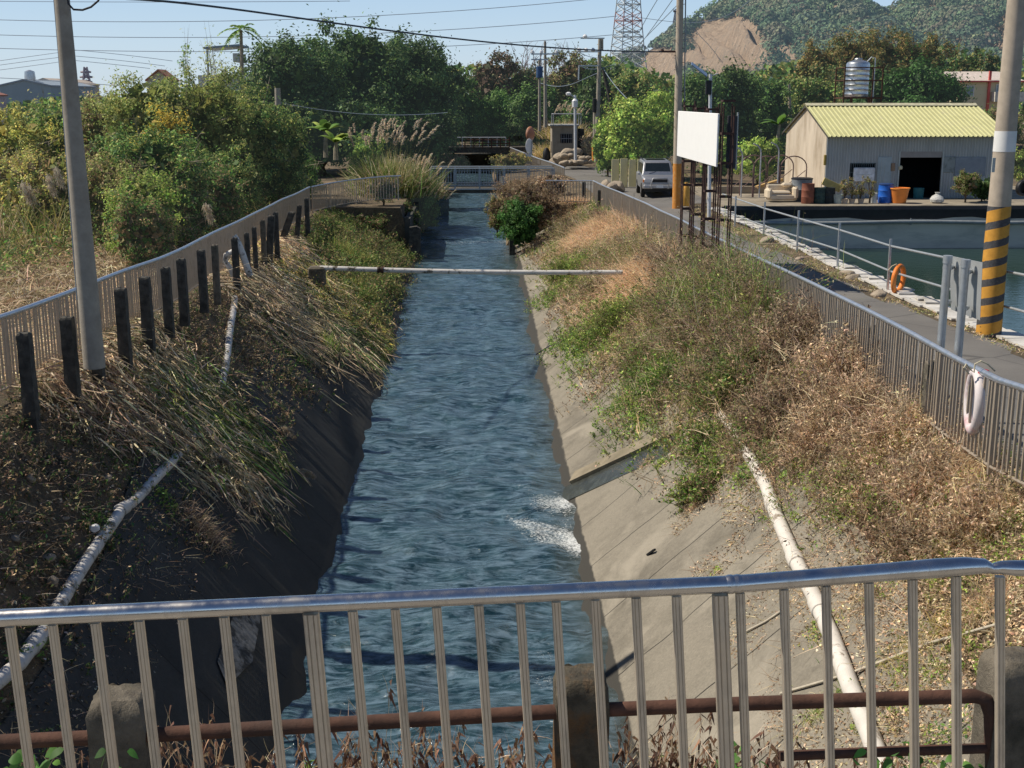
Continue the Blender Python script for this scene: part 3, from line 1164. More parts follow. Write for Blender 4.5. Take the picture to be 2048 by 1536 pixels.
pipe('drain_pipe', 'grimy white drain pipe running down the shaded left slope', [(-60, 1420), (40, 1335), (85, 1275), (170, 1135), (245, 1025), (335, 938), (400, 860), (438, 800), (452, 730), (462, 650), (470, 600)], .08, M_wpipe, .05, (.17, .42, .62, .8), bury=True)
pipe('drain_pipe', 'sunlit white drain pipe on the right concrete slope', [(1440, 845), (1475, 890), (1530, 985), (1552, 1050), (1590, 1140), (1625, 1210), (1660, 1290), (1700, 1400), (1740, 1500), (1790, 1640)], .098, M_wpipe2, .14, (.32, .47, .62))
a = atY(640, 536, 37); b_ = atY(1245, 545, 36.6)
path = [tuple(a + (b_ - a) * k / 20 - np.array([0, 0, .05 * math.sin(PI * k / 20)])) for k in range(21)]
t = thing('crossing_pipe', 'straight grey white pipe spanning the canal from bank to bank', 'pipe', path[0])
MB().tube(path, .075, 16).build('tube', M_wpipe, t, world=True, smooth=True)
c = Vector(path[4])
MB().tube([c + Vector((-.09, 0, 0)), c + Vector((-.03, 0, 0)), c + Vector((-.029, 0, 0)), c + Vector((.03, 0, 0)), c + Vector((.031, 0, 0)), c + Vector((.09, 0, 0))], [.1, .1, .08, .08, .1, .1], 16).build('flange', M_rust, t, world=True)
c = Vector(path[0])
MB().box((c.x - .1, c.y, c.z - .25), (.5, .5, .6), bev=.05).build('anchor_block', M_oldc, t, world=True)
# bent hose on the left bank
hp = [(470, 560), (462, 540), (450, 522), (452, 510), (466, 503), (482, 500)]
Yh = 30.5
path = [tuple(atY(px, py, Yh + .02 * i)) for i, (px, py) in enumerate(hp)]
t = thing('bent_hose', 'grey bent hose looping round a post on the left bank', 'hose', path[0])
MB().tube(path, .07, 12).build('loop', M_wpipe, t, world=True, smooth=True)
MB().tube([tuple(atY(px, py, Yh - .3)) for px, py in ((467, 472), (474, 482), (484, 505), (494, 535), (500, 552))], .085, 12).build('outer_pipe', M_wpipe, t, world=True, smooth=True)
# thin rods and stick lines on the right slope
M_rod = mat('pale_rod', (.5, .45, .36), .7, 0, .2, 6)
for nm, lb, pts, r in (('slope_rod', 'thin pale rod lying up the slope right of the white pipe', [(1590, 1050), (1660, 1010)], .012),
                       ('slope_rod', 'thin white line lying above the pipe top in the weeds', [(1490, 870), (1590, 828)], .012),
                       ('slope_rod', 'long thin pale rod lying over dry grass at the lower right', [(1560, 1400), (1700, 1360), (1860, 1300), (1990, 1265)], .016),
                       ('slope_rod', 'thin grimy rod beside the pipe below the railing', [(1490, 1275), (1530, 1255), (1575, 1225)], .014)):
    pth = on_slope(pts, .08, 3)
    o_ = MB().tube(pth, r, 8).build(nm, M_rod, None, loc=pth[0]); tag(o_, lb, 'rod')
# black plank scrap
c = hit(1302, 1110, .03)
MB().box((0, 0, 0), (.22, .05, .03), rz=-1.0, ry=-.7).build('black_scrap', M_rubber, None)
o_ = bpy.data.objects['black_scrap']; o_.location = (float(c[0]), float(c[1]), float(c[2]) + .05); tag(o_, 'small black plastic scrap lying on the sunlit concrete slope', 'scrap')

# side drain chute on the right slope
pth = [hit(px, py) for px, py in ((1145, 985), (1230, 945), (1330, 900))]
a, b_ = Vector(pth[0]), Vector(pth[2])
d = (b_ - a); nrm = Vector((-.69, 0, .72))
t = thing('drain_chute', 'side drain chute with a raised concrete lip, wet and dark', 'drain', a)
side = d.cross(nrm).normalized()
if side.y < 0: side = -side
M_lip = mat('chute_lip', (.25, .215, .155), .9, 0, .25, 3, stain=(.17, .15, .1), bmp=.4)
M_wet = mat('wet_chute', (.05, .055, .05), .18, 0, .4, 5, stain=(.09, .10, .09), bmp=.4, spec=.6)


def slab(p, q, sd_, w0, w1, h0, h1):
    """prism along p->q with cross-section spanned by the slope sideways vector and the slope normal."""
    vs = []
    for e in (p, q):
        for (u_, h_) in ((w0, h0), (w1, h0), (w1, h1), (w0, h1)):
            vs.append(e + sd_ * u_ + nrm * h_)
    fs = [(0, 1, 2, 3), (7, 6, 5, 4), (0, 4, 5, 1), (1, 5, 6, 2), (2, 6, 7, 3), (3, 7, 4, 0)]
    return [tuple(v_) for v_ in vs], fs


MB().add(*slab(a - d * .05, b_ + d * .1, side, .28, .62, -.05, .13)).build('lip', M_lip, t, world=True)
MB().add(*slab(a - d * .12, b_ + d * .1, side, -.35, .28, -.05, .055)).build('wet_channel', M_wet, t, world=True)

# ------------------------------------------------------------------ life rings
def ring_tube(name, c, R, r, rot, mtl, parent, seg=44, sq=1.0):
    Mx = Euler(rot).to_matrix()
    pts = [Vector(c) + Mx @ Vector((R * math.cos(2 * PI * k / seg), 0, R * sq * math.sin(2 * PI * k / seg))) for k in range(seg + 1)]
    mb = MB().tube(pts, r, 14, cap=False)
    return mb.build(name, mtl, parent, world=True, smooth=True)


M_ringw = mat('faded_ring', (.72, .66, .66), .6, 0, .08, 3, stain=(.55, .32, .34), bmp=.15, stain_s=2.4)
M_ringo = mat('orange_ring', (.80, .22, .03), .55, 0, .12, 4, stain=(.85, .42, .15), bmp=.15)
M_rope = mat('cream_rope', (.55, .5, .36), .9, 0, .2, 30)
M_red = mat('red_cloth', (.45, .02, .04), .8, 0, .2, 20)
c = atY(1955, 803, 13.7) + np.array([-.04, 0, 0])
t = thing('life_ring', 'faded white life ring hanging on the steel fence by a rope', 'life ring', c)
ring_tube('ring', c, .31, .058, (0, -.30, math.radians(78)), M_ringw, t, sq=1.12)
tp = atY(1968, 745, 13.55)
MB().lathe([(.02, -.03), (.06, -.02), (.07, .0), (.05, .03), (.01, .04)], tp, 10).build('red_wrap', M_red, t, world=True)
pts = [tuple(atY(px, py, 13.5)) for px, py in ((1990, 742), (1975, 728), (1962, 722), (1950, 728), (1948, 745), (1940, 738), (1932, 728), (1928, 735), (1938, 748))]
MB().tube(pts, .010, 8).build('rope', M_rope, t, world=True)
c = atY(1797, 558, 30.6)
t = thing('life_ring', 'orange life ring hung on a pond railing post', 'life ring', c)
ring_tube('ring', c, .31, .065, (0.05, -.12, math.radians(48)), M_ringo, t, sq=1.05)
MB().tube([tuple(atY(px, py, 30.5)) for px, py in ((1776, 541), (1784, 532), (1793, 528), (1798, 532))], .012, 6).build('rope', M_rope, t, world=True)

# ------------------------------------------------------------------ pond guard rail
t = thing('pond_railing', 'galvanised pipe railing with two long rails beside the pond', 'railing', atY(1782, 585, 31))
pr = [(1472, 392, 455, 47.6), (1530, 404, 472, 44.2), (1598, 421, 506, 39.5), (1680, 446, 534, 35.6), (1782, 478, 588, 31.0)]
for i, (px, y0, y1, Y) in enumerate(pr):
    tp, bt = atY(px, y0, Y), atY(px - 2, y1, Y)
    bt[0] = tp[0]
    MB().box(((tp[0] + bt[0]) / 2, Y, (tp[2] + bt[2]) / 2), (.055, .055, tp[2] - bt[2])).build('post', M_galv, t, world=True)
for (a0, r_) in (((( 1445, 388, 50.5), (1530, 417, 44.2), (1598, 437, 39.5), (1680, 460, 35.6), (1782, 492, 31.0), (1890, 515, 27.3), (2000, 540, 24.7), (2110, 562, 22.6)), .028),
                 (((1440, 420, 50.5), (1530, 452, 44.2), (1598, 474, 39.5), (1680, 500, 35.6), (1782, 543, 31.0), (1890, 575, 27.3), (1990, 607, 24.7), (2110, 640, 22.6)), .028)):
    MB().tube([tuple(atY(*q) + np.array([0, -.05, 0])) for q in a0], r_, 8).build('rail', M_galv, t, world=True, smooth=True)
for px, Y in ((1950, 25.8), (2075, 23.2)):
    tp = atY(px, 530, Y); MB().box((tp[0], Y, tp[2] - .55), (.055, .055, 1.2)).build('post', M_galv, t, world=True)

# ------------------------------------------------------------------ twin road sign backs
M_signback = mat('grey_sign_back', (.40, .42, .43), .5, .3, .08, 4, bmp=.1)
base = (float(atY(1896, 600, 15.7)[0]), 15.7, gr(15.7))
t = thing('road_sign', 'grey rectangular road sign seen from behind on two galvanised poles', 'sign', base)
for (px, pt, Y) in ((1896, 511, 15.7), (1932, 519, 15.05)):
    tp = atY(px, pt, Y)
    zg_ = gr(Y)
    MB().lathe([(.052, 0), (.052, tp[2] - zg_ - .1), (.060, tp[2] - zg_ - .1), (.060, tp[2] - zg_)], (tp[0], Y, zg_), 16).build('pole', M_galv, t, world=True, smooth=True)
    for dz in (.16, .62):
        MB().box((tp[0] + .04, Y + .05, tp[2] - dz), (.12, .16, .05), rz=-.6, bev=.01).build('clamp', M_galv, t, world=True)
a, b_, c, d = (atY(px, py, Y) + np.array([.05, .08, 0]) for px, py, Y in ((1896, 513, 15.9), (1962, 527, 14.75), (1957, 643, 14.75), (1899, 621, 15.9)))
off_ = np.array([.012, .02, 0])
MB().add([tuple(q) for q in (a, b_, c, d)] + [tuple(q + off_) for q in (a, b_, c, d)], [(0, 1, 2, 3), (7, 6, 5, 4), (0, 4, 5, 1), (1, 5, 6, 2), (2, 6, 7, 3), (3, 7, 4, 0)]).build('panel', M_signback, t, world=True)
# ------------------------------------------------------------------ utility poles
M_polec = mat('pole_concrete', (.34, .31, .26), .9, 0, .14, 6, stain=(.24, .21, .17), bmp=.25)
M_polec2 = mat('pale_pole_concrete', (.46, .39, .31), .9, 0, .12, 6, stain=(.34, .29, .23), bmp=.25)


def taper(p0, p1, r0, r1, seg=24, n=12):
    p0, p1 = Vector(tuple(float(q) for q in p0)), Vector(tuple(float(q) for q in p1))
    return MB().tube([p0 + (p1 - p0) * k / n for k in range(n + 1)], [r0 + (r1 - r0) * k / n for k in range(n + 1)], seg)


# left leaning pole
Yp = 17.6
bp, tp = atY(189, 735, Yp), atY(118, -70, Yp)
t = thing('utility_pole', 'tall plain concrete pole leaning left through the left fence', 'pole', bp)
taper(bp, tp, 21.5 * Yp / F, 13.5 * Yp / F).build('shaft', M_polec, t, world=True, smooth=True)
M_cable = mat('black_cable', (.03, .03, .035), .6, 0, .1, 5, bmp=0)
M_cableg = mat('grey_cable', (.24, .30, .38), .6, 0, .05, 5, bmp=0)
MB().tube([tuple(atY(px, py, Yp - .2)) for px, py in ((133, -10), (137, 8), (147, 19), (165, 20), (182, 14), (196, 2), (204, -12))], .014, 8).build('cable_loop', M_cable, t, world=True, smooth=True)
MB().tube([tuple(atY(px, py, Yp)) for px, py in ((107, -10), (122, 170), (139, 400), (154, 600))], .008, 6).build('ground_wire', M_cableg, t, world=True, smooth=True)

# striped pole at the right
m, nt, b, out = nodes_of('hazard_stripes')
tc = nt.nodes.new('ShaderNodeTexCoord'); sp = nt.nodes.new('ShaderNodeSeparateXYZ'); nt.links.new(tc.outputs['Object'], sp.inputs[0])
at2 = nt.nodes.new('ShaderNodeMath'); at2.operation = 'ARCTAN2'
nt.links.new(sp.outputs[1], at2.inputs[0]); nt.links.new(sp.outputs[0], at2.inputs[1])
m1 = nt.nodes.new('ShaderNodeMath'); m1.operation = 'MULTIPLY_ADD'
nt.links.new(at2.outputs[0], m1.inputs[0]); m1.inputs[1].default_value = -1 / (2 * PI); 
m0 = nt.nodes.new('ShaderNodeMath'); m0.operation = 'MULTIPLY'; nt.links.new(sp.outputs[2], m0.inputs[0]); m0.inputs[1].default_value = 1 / .385
nt.links.new(m0.outputs[0], m1.inputs[2])
fr = nt.nodes.new('ShaderNodeMath'); fr.operation = 'FRACT'; nt.links.new(m1.outputs[0], fr.inputs[0])
nz = noise(nt, coords(nt), 9, 6, .7)
fa = nt.nodes.new('ShaderNodeMath'); fa.operation = 'MULTIPLY_ADD'; nt.links.new(nz, fa.inputs[0]); fa.inputs[1].default_value = .12; nt.links.new(fr.outputs[0], fa.inputs[2])
sf = ramp(nt, fa.outputs[0], [(.44, (0, 0, 0)), (.46, (1, 1, 1))])
nw = noise(nt, coords(nt), 22, 8, .8)
yel = ramp(nt, nz, [(.3, (.52, .25, .03)), (.7, (.68, .34, .05))])
blk = ramp(nt, nw, [(.42, (.05, .05, .055)), (.62, (.09, .09, .095)), (.72, (.5, .3, .07))])
nt.links.new(mixc(nt, sf, blk, yel), b.inputs['Base Color']); b.inputs['Roughness'].default_value = .75
bump(nt, b, nw, .2, .005)
M_haz = m
Yp = 24.4
bp, tp = atY(1977, 668, Yp), atY(2040, -70, Yp)
zt = atY(1995, 412, Yp)
t = thing('utility_pole', 'thick concrete pole with yellow and black hazard stripes at its foot', 'pole', bp)
R0, R1 = 27.5 * Yp / F * .9, 17.5 * Yp / F
taper(bp, tp, R0, R1).build('shaft', M_polec2, t, world=True, smooth=True)
dv = Vector(tp) - Vector(bp)


def sleeve(name, z0, z1, mtl, ex=.004):
    k0, k1 = (z0 - bp[2]) / dv.z, (z1 - bp[2]) / dv.z
    a_, b2 = Vector(bp) + dv * k0, Vector(bp) + dv * k1
    taper(a_, b2, R0 + (R1 - R0) * k0 + ex, R0 + (R1 - R0) * k1 + ex, 28, 6).build(name, mtl, t, world=True, smooth=True)


sleeve('stripe_paint', bp[2] - .05, zt[2], M_haz)
M_white = mat('white_paint', (.78, .78, .76), .6, 0, .06, 6, bmp=.1)
sleeve('white_notice', atY(2010, 303, Yp)[2], atY(2010, 262, Yp)[2], M_white)
M_greysign = mat('grey_plate', (.45, .48, .47), .5, .2, .08, 6)
q = atY(1993, 330, Yp - .3)
MB().box((q[0] - .06, q[1], q[2]), (.06, .03, .28)).build('tag_plate', M_greysign, t, world=True)

# centre pole with the orange foot
m, nt, b, out = nodes_of('faded_orange')
nz = noise(nt, coords(nt), 5, 7, .7)
nt.links.new(ramp(nt, nz, [(.35, (.55, .20, .03)), (.55, (.62, .27, .05)), (.7, (.55, .38, .2))]), b.inputs['Base Color']); b.inputs['Roughness'].default_value = .8
M_orange = m
Yp = 56.5
bp, tp = atY(1353, 416, Yp), atY(1361, -60, Yp)
t = thing('utility_pole', 'slim pale concrete pole with a faded orange foot beside the white board', 'pole', bp)
dv = Vector(tp) - Vector(bp)
R0, R1 = .195, .15
taper(bp, tp, R0, R1).build('shaft', M_polec2, t, world=True, smooth=True)
sleeve('orange_foot', bp[2] - .02, atY(1353, 327, Yp)[2], M_orange, .006)
mb = MB()
for k in range(22):
    q = Vector(bp) + dv * (.32 + .03 * k)
    mb.tube([q + Vector((-.16, -.1, 0)), q + Vector((-.24, -.16, .01))] if k % 2 else [q + Vector((.12, -.13, 0)), q + Vector((.2, -.2, .01))], .012, 5)
mb.build('step_bolts', M_darkrust, t, world=True)
MB().tube([Vector(bp) + Vector((.26, 0, 2.4)), Vector(tp) + Vector((.24, 0, 0))], .03, 8).build('conduit', M_pvcgrey, t, world=True)
q = atY(1340, 103, Yp)
mb = MB().tube([q + np.array([-.5, 0, 0]), q + np.array([.55, 0, 0])], .045, 8)
mb.lathe([(.05, -.06), (.09, 0), (.05, .08)], q + np.array([-.35, 0, .03]), 8)
mb.build('insulator_arm', M_darkrust, t, world=True)

# pvc pole with box and lamp
M_pvcw = mat('white_pvc', (.60, .62, .66), .45, 0, .08, 4, bmp=.1)
Yp = 52.0
bp, tp = atY(1418, 436, Yp), atY(1421, 148, Yp)
t = thing('equipment_pole', 'thin white pole carrying a dark box behind the billboard', 'pole', bp)
taper(bp, tp, .075, .07, 14).build('shaft', M_pvcw, t, world=True, smooth=True)
q = atY(1417, 175, Yp - .14)
MB().box(q, (.24, .2, .58), bev=.02).build('dark_box', M_rubber, t, world=True)
MB().tube([tuple(atY(1423, 152, Yp)), tuple(atY(1436, 147, Yp))], .03, 6).build('side_arm', M_galv, t, world=True)
pb = MB(); a_, b2 = atY(1384, 128, Yp), atY(1413, 150, Yp)
pb.box((a_ + b2) / 2, (.8, .5, .04), ry=.62, rx=.3); pb.tube([a_, b2], .02, 6)
M_panel = mat('solar_panel', (.18, .24, .34), .25, 0, .1, 5, bmp=0)
pb.build('solar_panel', M_panel, t, world=True)


def simple_pole(name, label, px0, py0, px1, py1, Y, r0, r1, mtl, cat='pole'):
    bp, tp = atY(px0, py0, Y), atY(px1, py1, Y)
    t = thing(name, label, cat, bp)
    taper(bp, tp, r0, r1, 12).build('shaft', mtl, t, world=True, smooth=True)
    return t, Vector(bp), Vector(tp)


# transformer style pole at the junction
M_ins = mat('white_insulator', (.75, .76, .78), .35, 0, .03, 5, bmp=0)
Yp = 84.0
t, bp_, tp_ = simple_pole('utility_pole', 'tall grey pole with long crossarms at the road junction', 1193, 322, 1200, 78, Yp, .17, .12, M_polec)
for (x0, x1, y, nm) in ((1161, 1209, 76, 1), (1154, 1199, 103, 3), (1158, 1198, 131, 0)):
    a_, b2 = atY(x0, y, Yp - .15), atY(x1, y + 1, Yp - .15)
    MB().box((a_ + b2) / 2, ((b2 - a_)[0], .08, .08)).build('crossarm', M_galv, t, world=True)
    for k in range(nm):
        q = atY(x0 + 4 + k * 14 if nm > 1 else 1170, y - 3, Yp - .15)
        MB().lathe([(.05, -.14), (.14, -.08), (.16, .02), (.10, .10), (.04, .14)], q, 12).build('insulator', M_ins, t, world=True, smooth=True)
MB().tube([tuple(atY(1205, 76, Yp)), tuple(atY(1205, 100, Yp))], .06, 8).build('upper_stub', M_polec, t, world=True)
MB().tube([tuple(atY(1158, 131, Yp)), tuple(atY(1157, 160, Yp))], .05, 8).build('drop_arm', M_galv, t, world=True)
q = atY(1189, 210, Yp); MB().lathe([(.02, -.5), (.14, -.48), (.14, .4), (.02, .45)], q, 12).build('cutout_can', M_rubber, t, world=True)
MB().tube([tuple(atY(1190, 197, Yp + .3)), tuple(atY(1189, 322, Yp + .3))], .13, 10).build('stub_post', M_polec, t, world=True, smooth=True)
MB().tube([tuple(atY(1188, 283, Yp + .29)), tuple(atY(1188, 322, Yp + .29))], .15, 10).build('yellow_foot', M_orange, t, world=True, smooth=True)
simple_pole('brace_pole', 'dark slanting timber brace beside the junction pole', 1234, 258, 1207, 140, 86, .16, .12, M_darkpost)
t, bp_, tp_ = simple_pole('utility_pole', 'distant grey pole with crossarm above the trees left of the junction', 1091, 255, 1090, 83, 100, .15, .10, M_polec)
q = atY(1090, 108, 99.8); MB().box(q, (2.2, .1, .1)).build('crossarm', M_galv, t, world=True)
for dx in (-1, -.3, .9):
    MB().lathe([(.05, 0), (.14, .05), (.12, .2), (.04, .25)], (q[0] + dx, q[1], q[2] + .05), 8).build('insulator', M_ins, t, world=True)
t, bp_, tp_ = simple_pole('utility_pole', 'thin grey pole with a small dark can in front of the trees', 1079, 262, 1079, 118, 98, .12, .09, M_polec)
q = atY(1079, 144, 97.8); MB().lathe([(.02, -.45), (.26, -.42), (.26, .4), (.02, .45)], q, 12).build('transformer', mat('blue_can', (.04, .09, .2), .5), t, world=True)
MB().box(atY(1079, 119, 97.8), (1.3, .1, .1)).build('crossarm', M_galv, t, world=True)
simple_pole('utility_pole', 'thin pale pole among the trees left of the yellow roof', 1580, 232, 1578, 168, 95, .13, .11, M_polec2)
simple_pole('utility_pole', 'short grey pole stub in front of the big dark trees', 556, 210, 555, 176, 70, .17, .16, M_polec)

# street lamp
Yp = 88
t, bp_, tp_ = simple_pole('street_lamp', 'slim grey street lamp with a white lamp head by the rock pile', 1151, 325, 1150, 190, Yp, .11, .09, M_pvcw, 'street lamp')
MB().tube([tuple(atY(1150, 197, Yp)), tuple(atY(1145, 192, Yp)), tuple(atY(1138, 188, Yp))], .05, 8).build('arm', M_galv, t, world=True)
MB().lathe([(.02, -.12), (.17, -.08), (.2, .06), (.06, .14)], atY(1137, 188, Yp), 12).build('lamp_head', M_ins, t, world=True, smooth=True)
MB().lathe([(.04, -.35), (.2, -.28), (.22, .15), (.1, .3)], atY(1150, 206, Yp - .2), 12).build('meter_box', M_ins, t, world=True)

# ------------------------------------------------------------------ cables
def cable(label, pts, r, mtl=None, grp=None, name='overhead_cable'):
    P = [atY(*q) for q in pts]
    xs_ = [q[0] for q in pts]
    out_ = []
    n = 40
    tt = np.linspace(0, 1, n)
    u_ = [0]
    for a_, b2 in zip(pts, pts[1:]):
        u_.append(u_[-1] + math.hypot(b2[0] - a_[0], b2[1] - a_[1]))
    u_ = np.array(u_) / u_[-1]
    deg = min(3, len(pts) - 1)
    cx = np.polyfit(u_, [p[0] for p in P], deg); cy = np.polyfit(u_, [p[1] for p in P], min(deg, 1) if len(set(q[2] for q in pts)) > 1 else 0); cz = np.polyfit(u_, [p[2] for p in P], deg)
    for k in tt:
        out_.append((np.polyval(cx, k), np.polyval(cy, k), np.polyval(cz, k)))
    o_ = MB().tube(out_, r, 5).build(name, mtl or M_cableg, None, loc=out_[0])
    tag(o_, label, 'cable', grp)
    return o_


G = 'high voltage lines across the sky'
cable('high voltage line highest in the sky, crossing the top left', [(-60, 2, 320), (350, 4, 320), (700, 2, 320)], .07, grp=G)
cable('second high voltage line from the top, rising past the dark trees', [(-60, 38, 320), (300, 43, 320), (700, 35, 320), (1000, 14, 320), (1200, -3, 320)], .08, grp=G)
cable('third high voltage line, reaching the pylon just below the frame top', [(-60, 68, 320), (350, 75, 320), (830, 63, 320), (1235, 32, 320)], .08, grp=G)
cable('fourth high voltage line, reaching the pink band of the pylon', [(-60, 95, 320), (340, 103, 320), (880, 93, 320), (1232, 69, 320)], .08, grp=G)
cable('faint line rising from the left edge to the leaning pole', [(-40, 127, 300), (60, 113, 300), (125, 104, 300)], .06, grp=G)
cable('faint line rising from the left edge, middle of three', [(-40, 136, 300), (60, 122, 300), (125, 114, 300)], .06, grp=G)
cable('faint line rising from the left edge, lowest of three', [(-40, 145, 300), (60, 132, 300), (125, 123, 300)], .06, grp=G)
cable('faint line falling rightwards from the leaning pole, highest of three', [(150, 100, 300), (250, 110, 300), (345, 122, 300)], .06, grp=G)
cable('faint line falling rightwards from the leaning pole, middle of three', [(150, 112, 300), (250, 122, 300), (330, 132, 300)], .06, grp=G)
cable('faint line falling rightwards from the leaning pole, lowest of three', [(150, 121, 300), (220, 128, 300), (300, 137, 300)], .06, grp=G)
cable('low faint line above the far grey warehouses', [(-40, 154, 250), (60, 159, 250), (230, 171, 250)], .06, grp=G)
cable('thick dark cable sweeping over the canal to the centre pole', [(240, -6, 30), (460, 18, 36), (700, 52, 42), (1000, 87, 49), (1200, 101, 53.5), (1342, 103, 56.4)], .03, mat('dark_line', (.06, .08, .10), .6, bmp=0))
for px0, px1, py1, lb in ((1318, 1279, 60, 'steep cable from the frame top to the pylon, leftmost'), (1349, 1268, 104, 'steep cable from the frame top down past the pylon'), (1362, 1240, 128, 'steep long cable from the centre pole down to the tree tops')):
    cable(lb, [(px0, -8 if px0 < 1360 else 2, 70), ((px0 + px1) / 2, (py1) / 2 + 2, 76), (px1, py1, 83)], .022, grp='steep cables by the pylon')
cable('slack pale cable hanging from the junction pole into the bright trees', [(1207, 137, 84), (1225, 165, 82), (1245, 188, 80), (1266, 209, 78)], .022)
cable('slack cable looping under the upper crossarm', [(1158, 104, 84), (1178, 113, 84), (1200, 116, 84), (1222, 112, 84)], .02, grp='slack cables at the junction pole')
cable('slack cable looping under the lower crossarm', [(1158, 131, 84), (1180, 138, 84), (1205, 136, 84), (1232, 127, 84)], .02, grp='slack cables at the junction pole')
cable('slack cable sagging left of the junction pole to the thin pole', [(1196, 146, 84), (1150, 166, 90), (1115, 173, 96), (1080, 165, 98)], .02, grp='slack cables at the junction pole')
cable('thin cable crossing the dark trees above the pampas grass', [(560, 205, 70), (700, 226, 70), (800, 230, 70), (895, 225, 70)], .016)
cable('thin cable over the hill left of the centre pole', [(1236, 32, 300), (1300, 38, 300), (1350, 44, 300), (1500, 0, 300)], .06)
cable('thin cable sagging across the eroded cliff', [(1374, 30, 100), (1392, 62, 100), (1430, 105, 100), (1440, 120, 100)], .018)

# ------------------------------------------------------------------ pylons
m, nt, b, out = nodes_of('pylon_paint')
tc = nt.nodes.new('ShaderNodeTexCoord'); sp = nt.nodes.new('ShaderNodeSeparateXYZ'); nt.links.new(tc.outputs['Object'], sp.inputs[0])
md = nt.nodes.new('ShaderNodeMath'); md.operation = 'MODULO'; nt.links.new(sp.outputs[2], md.inputs[0]); md.inputs[1].default_value = 10.0
lt = nt.nodes.new('ShaderNodeMath'); lt.operation = 'GREATER_THAN'; nt.links.new(md.outputs[0], lt.inputs[0]); lt.inputs[1].default_value = 7.4
nt.links.new(mixc(nt, lt.outputs[0], (.42, .47, .50), (.42, .27, .28)), b.inputs['Base Color'])
b.inputs['Roughness'].default_value = .5
M_pyl = m


def pylon(name, label, px, pbase, ptop, wb, wt, Y, mtl, r, nseg, arms=()):
    zb, zt_ = atY(px, pbase, Y)[2], atY(px, ptop, Y)[2]
    cx = atY(px, 150, Y)[0]
    t = thing(name, label, 'pylon', (cx, Y, zb))
    Wb, Wt = wb * Y / F / 2, wt * Y / F / 2
    lv = [(zb + (zt_ - zb) * k / nseg, Wb + (Wt - Wb) * (k / nseg) ** .8) for k in range(nseg + 1)]
    cs = [(-1, -1), (1, -1), (1, 1), (-1, 1)]
    rot = Matrix.Rotation(.35, 3, 'Z')

    def pt(i, c):
        v_ = rot @ Vector((cs[c][0] * lv[i][1], cs[c][1] * lv[i][1], 0))
        return Vector((cx + v_.x, Y + v_.y, lv[i][0]))
    mb = MB(); br_ = MB()
    for c in range(4):
        mb.tube([pt(i, c) for i in range(nseg + 1)], r * 1.6, 5)
        d_ = (c + 1) % 4
        for i in range(nseg):
            br_.tube([pt(i, c), pt(i + 1, d_)], r, 4); br_.tube([pt(i, d_), pt(i + 1, c)], r, 4)
            if i % 2 == 0: br_.tube([pt(i, c), pt(i, d_)], r * 1.1, 4)
    mb.build('legs', mtl, t, world=True); br_.build('bracing', mtl, t, world=True)
    for (py, w_) in arms:
        z = atY(px, py, Y)[2]; w2 = w_ * Y / F / 2
        MB().tube([(cx - w2, Y, z), (cx + w2, Y, z)], r * 2, 4).tube([(cx - w2, Y, z), (cx, Y, z + w2 * .35), (cx + w2, Y, z)], r, 4).build('crossarm', mtl, t, world=True)
    return t


pylon('pylon', 'white and pink lattice pylon rising out of the frame before the hill', 1254, 138, -90, 56, 22, 230, M_pyl, .065, 14, ((64, 46),))
pylon('pylon', 'tiny faint pinkish pylon on the far left horizon', 172, 200, 134, 26, 5, 900, mat('far_pylon', (.45, .40, .44), .7, bmp=0), .35, 8, ((144, 20), (154, 24), (164, 22)))
pylon('pylon', 'small dark pylon on the hill ridge beside the centre pole', 1350, 45, 18, 9, 3, 520, mat('ridge_pylon', (.12, .15, .2), .7, bmp=0), .25, 5, ((22, 14),))

# ------------------------------------------------------------------ billboard on rebar cages
M_board = mat('white_board', (.93, .93, .92), .5, 0, .02, 3, bmp=.03)
M_blackb = mat('dark_board_back', (.035, .035, .045), .6, 0, .3, 3, bmp=.2)
t = thing('billboard', 'blank white billboard standing on four rusty rebar cage columns', 'billboard', (6.25, 31.2, gr(31)))
colsY = []
for px in (1373, 1396, 1419, 1449):
    X = 6.22
    ys_ = np.arange(28, 42, .05)
    best = min(ys_, key=lambda y: abs(atY(px, 400, y)[0] - X))
    colsY.append(float(best))
Xc = 6.22
for i, Y in enumerate(colsY):
    ztop = atY(1400, 208 + 2 * i, Y)[2]
    zbot = hz(Xc, Y) - .1
    mb = MB()
    for dx, dy in ((-.13, -.13), (.13, -.13), (.13, .13), (-.13, .13)):
        mb.tube([(Xc + dx, Y + dy, zbot), (Xc + dx * 1.05, Y + dy, (zbot + ztop) / 2), (Xc + dx, Y + dy, ztop + random.uniform(-.12, .12))], .022, 6)
    for k in range(7):
        z = zbot + .35 + k * .72 + random.uniform(-.1, .1)
        mb.box((Xc, Y - .145, z), (.3, .02, .05)); mb.box((Xc, Y + .145, z), (.3, .02, .05))
        mb.box((Xc - .145, Y, z), (.02, .27, .05)); mb.box((Xc + .145, Y, z), (.02, .27, .05))
    mb.build('cage_column', M_darkrust, t, world=True)
ya, yb = colsY[0] + .6, colsY[-1] + .12
X0 = Xc - .2
zt0, zb0 = 4.62, 3.33
o_ = MB().box((X0, (ya + yb) / 2, (zt0 + zb0) / 2), (.05, ya - yb, zt0 - zb0), bev=.01).build('board', M_board, t, world=True)
mb = MB().box((X0 + .045, (ya + yb) / 2, zt0 - .03), (.035, ya - yb - .1, .05)).box((X0 + .045, (ya + yb) / 2, zb0 + .03), (.035, ya - yb - .1, .05))
mb.build('board_frame', M_darkrust, t, world=True)
zc = (4.55 + 3.3) / 2
MB().box((Xc + .17, colsY[-1] + .25, zc), (.05, .26, 1.28), bev=.01, rz=-1.25).build('back_board', M_blackb, t, world=True)
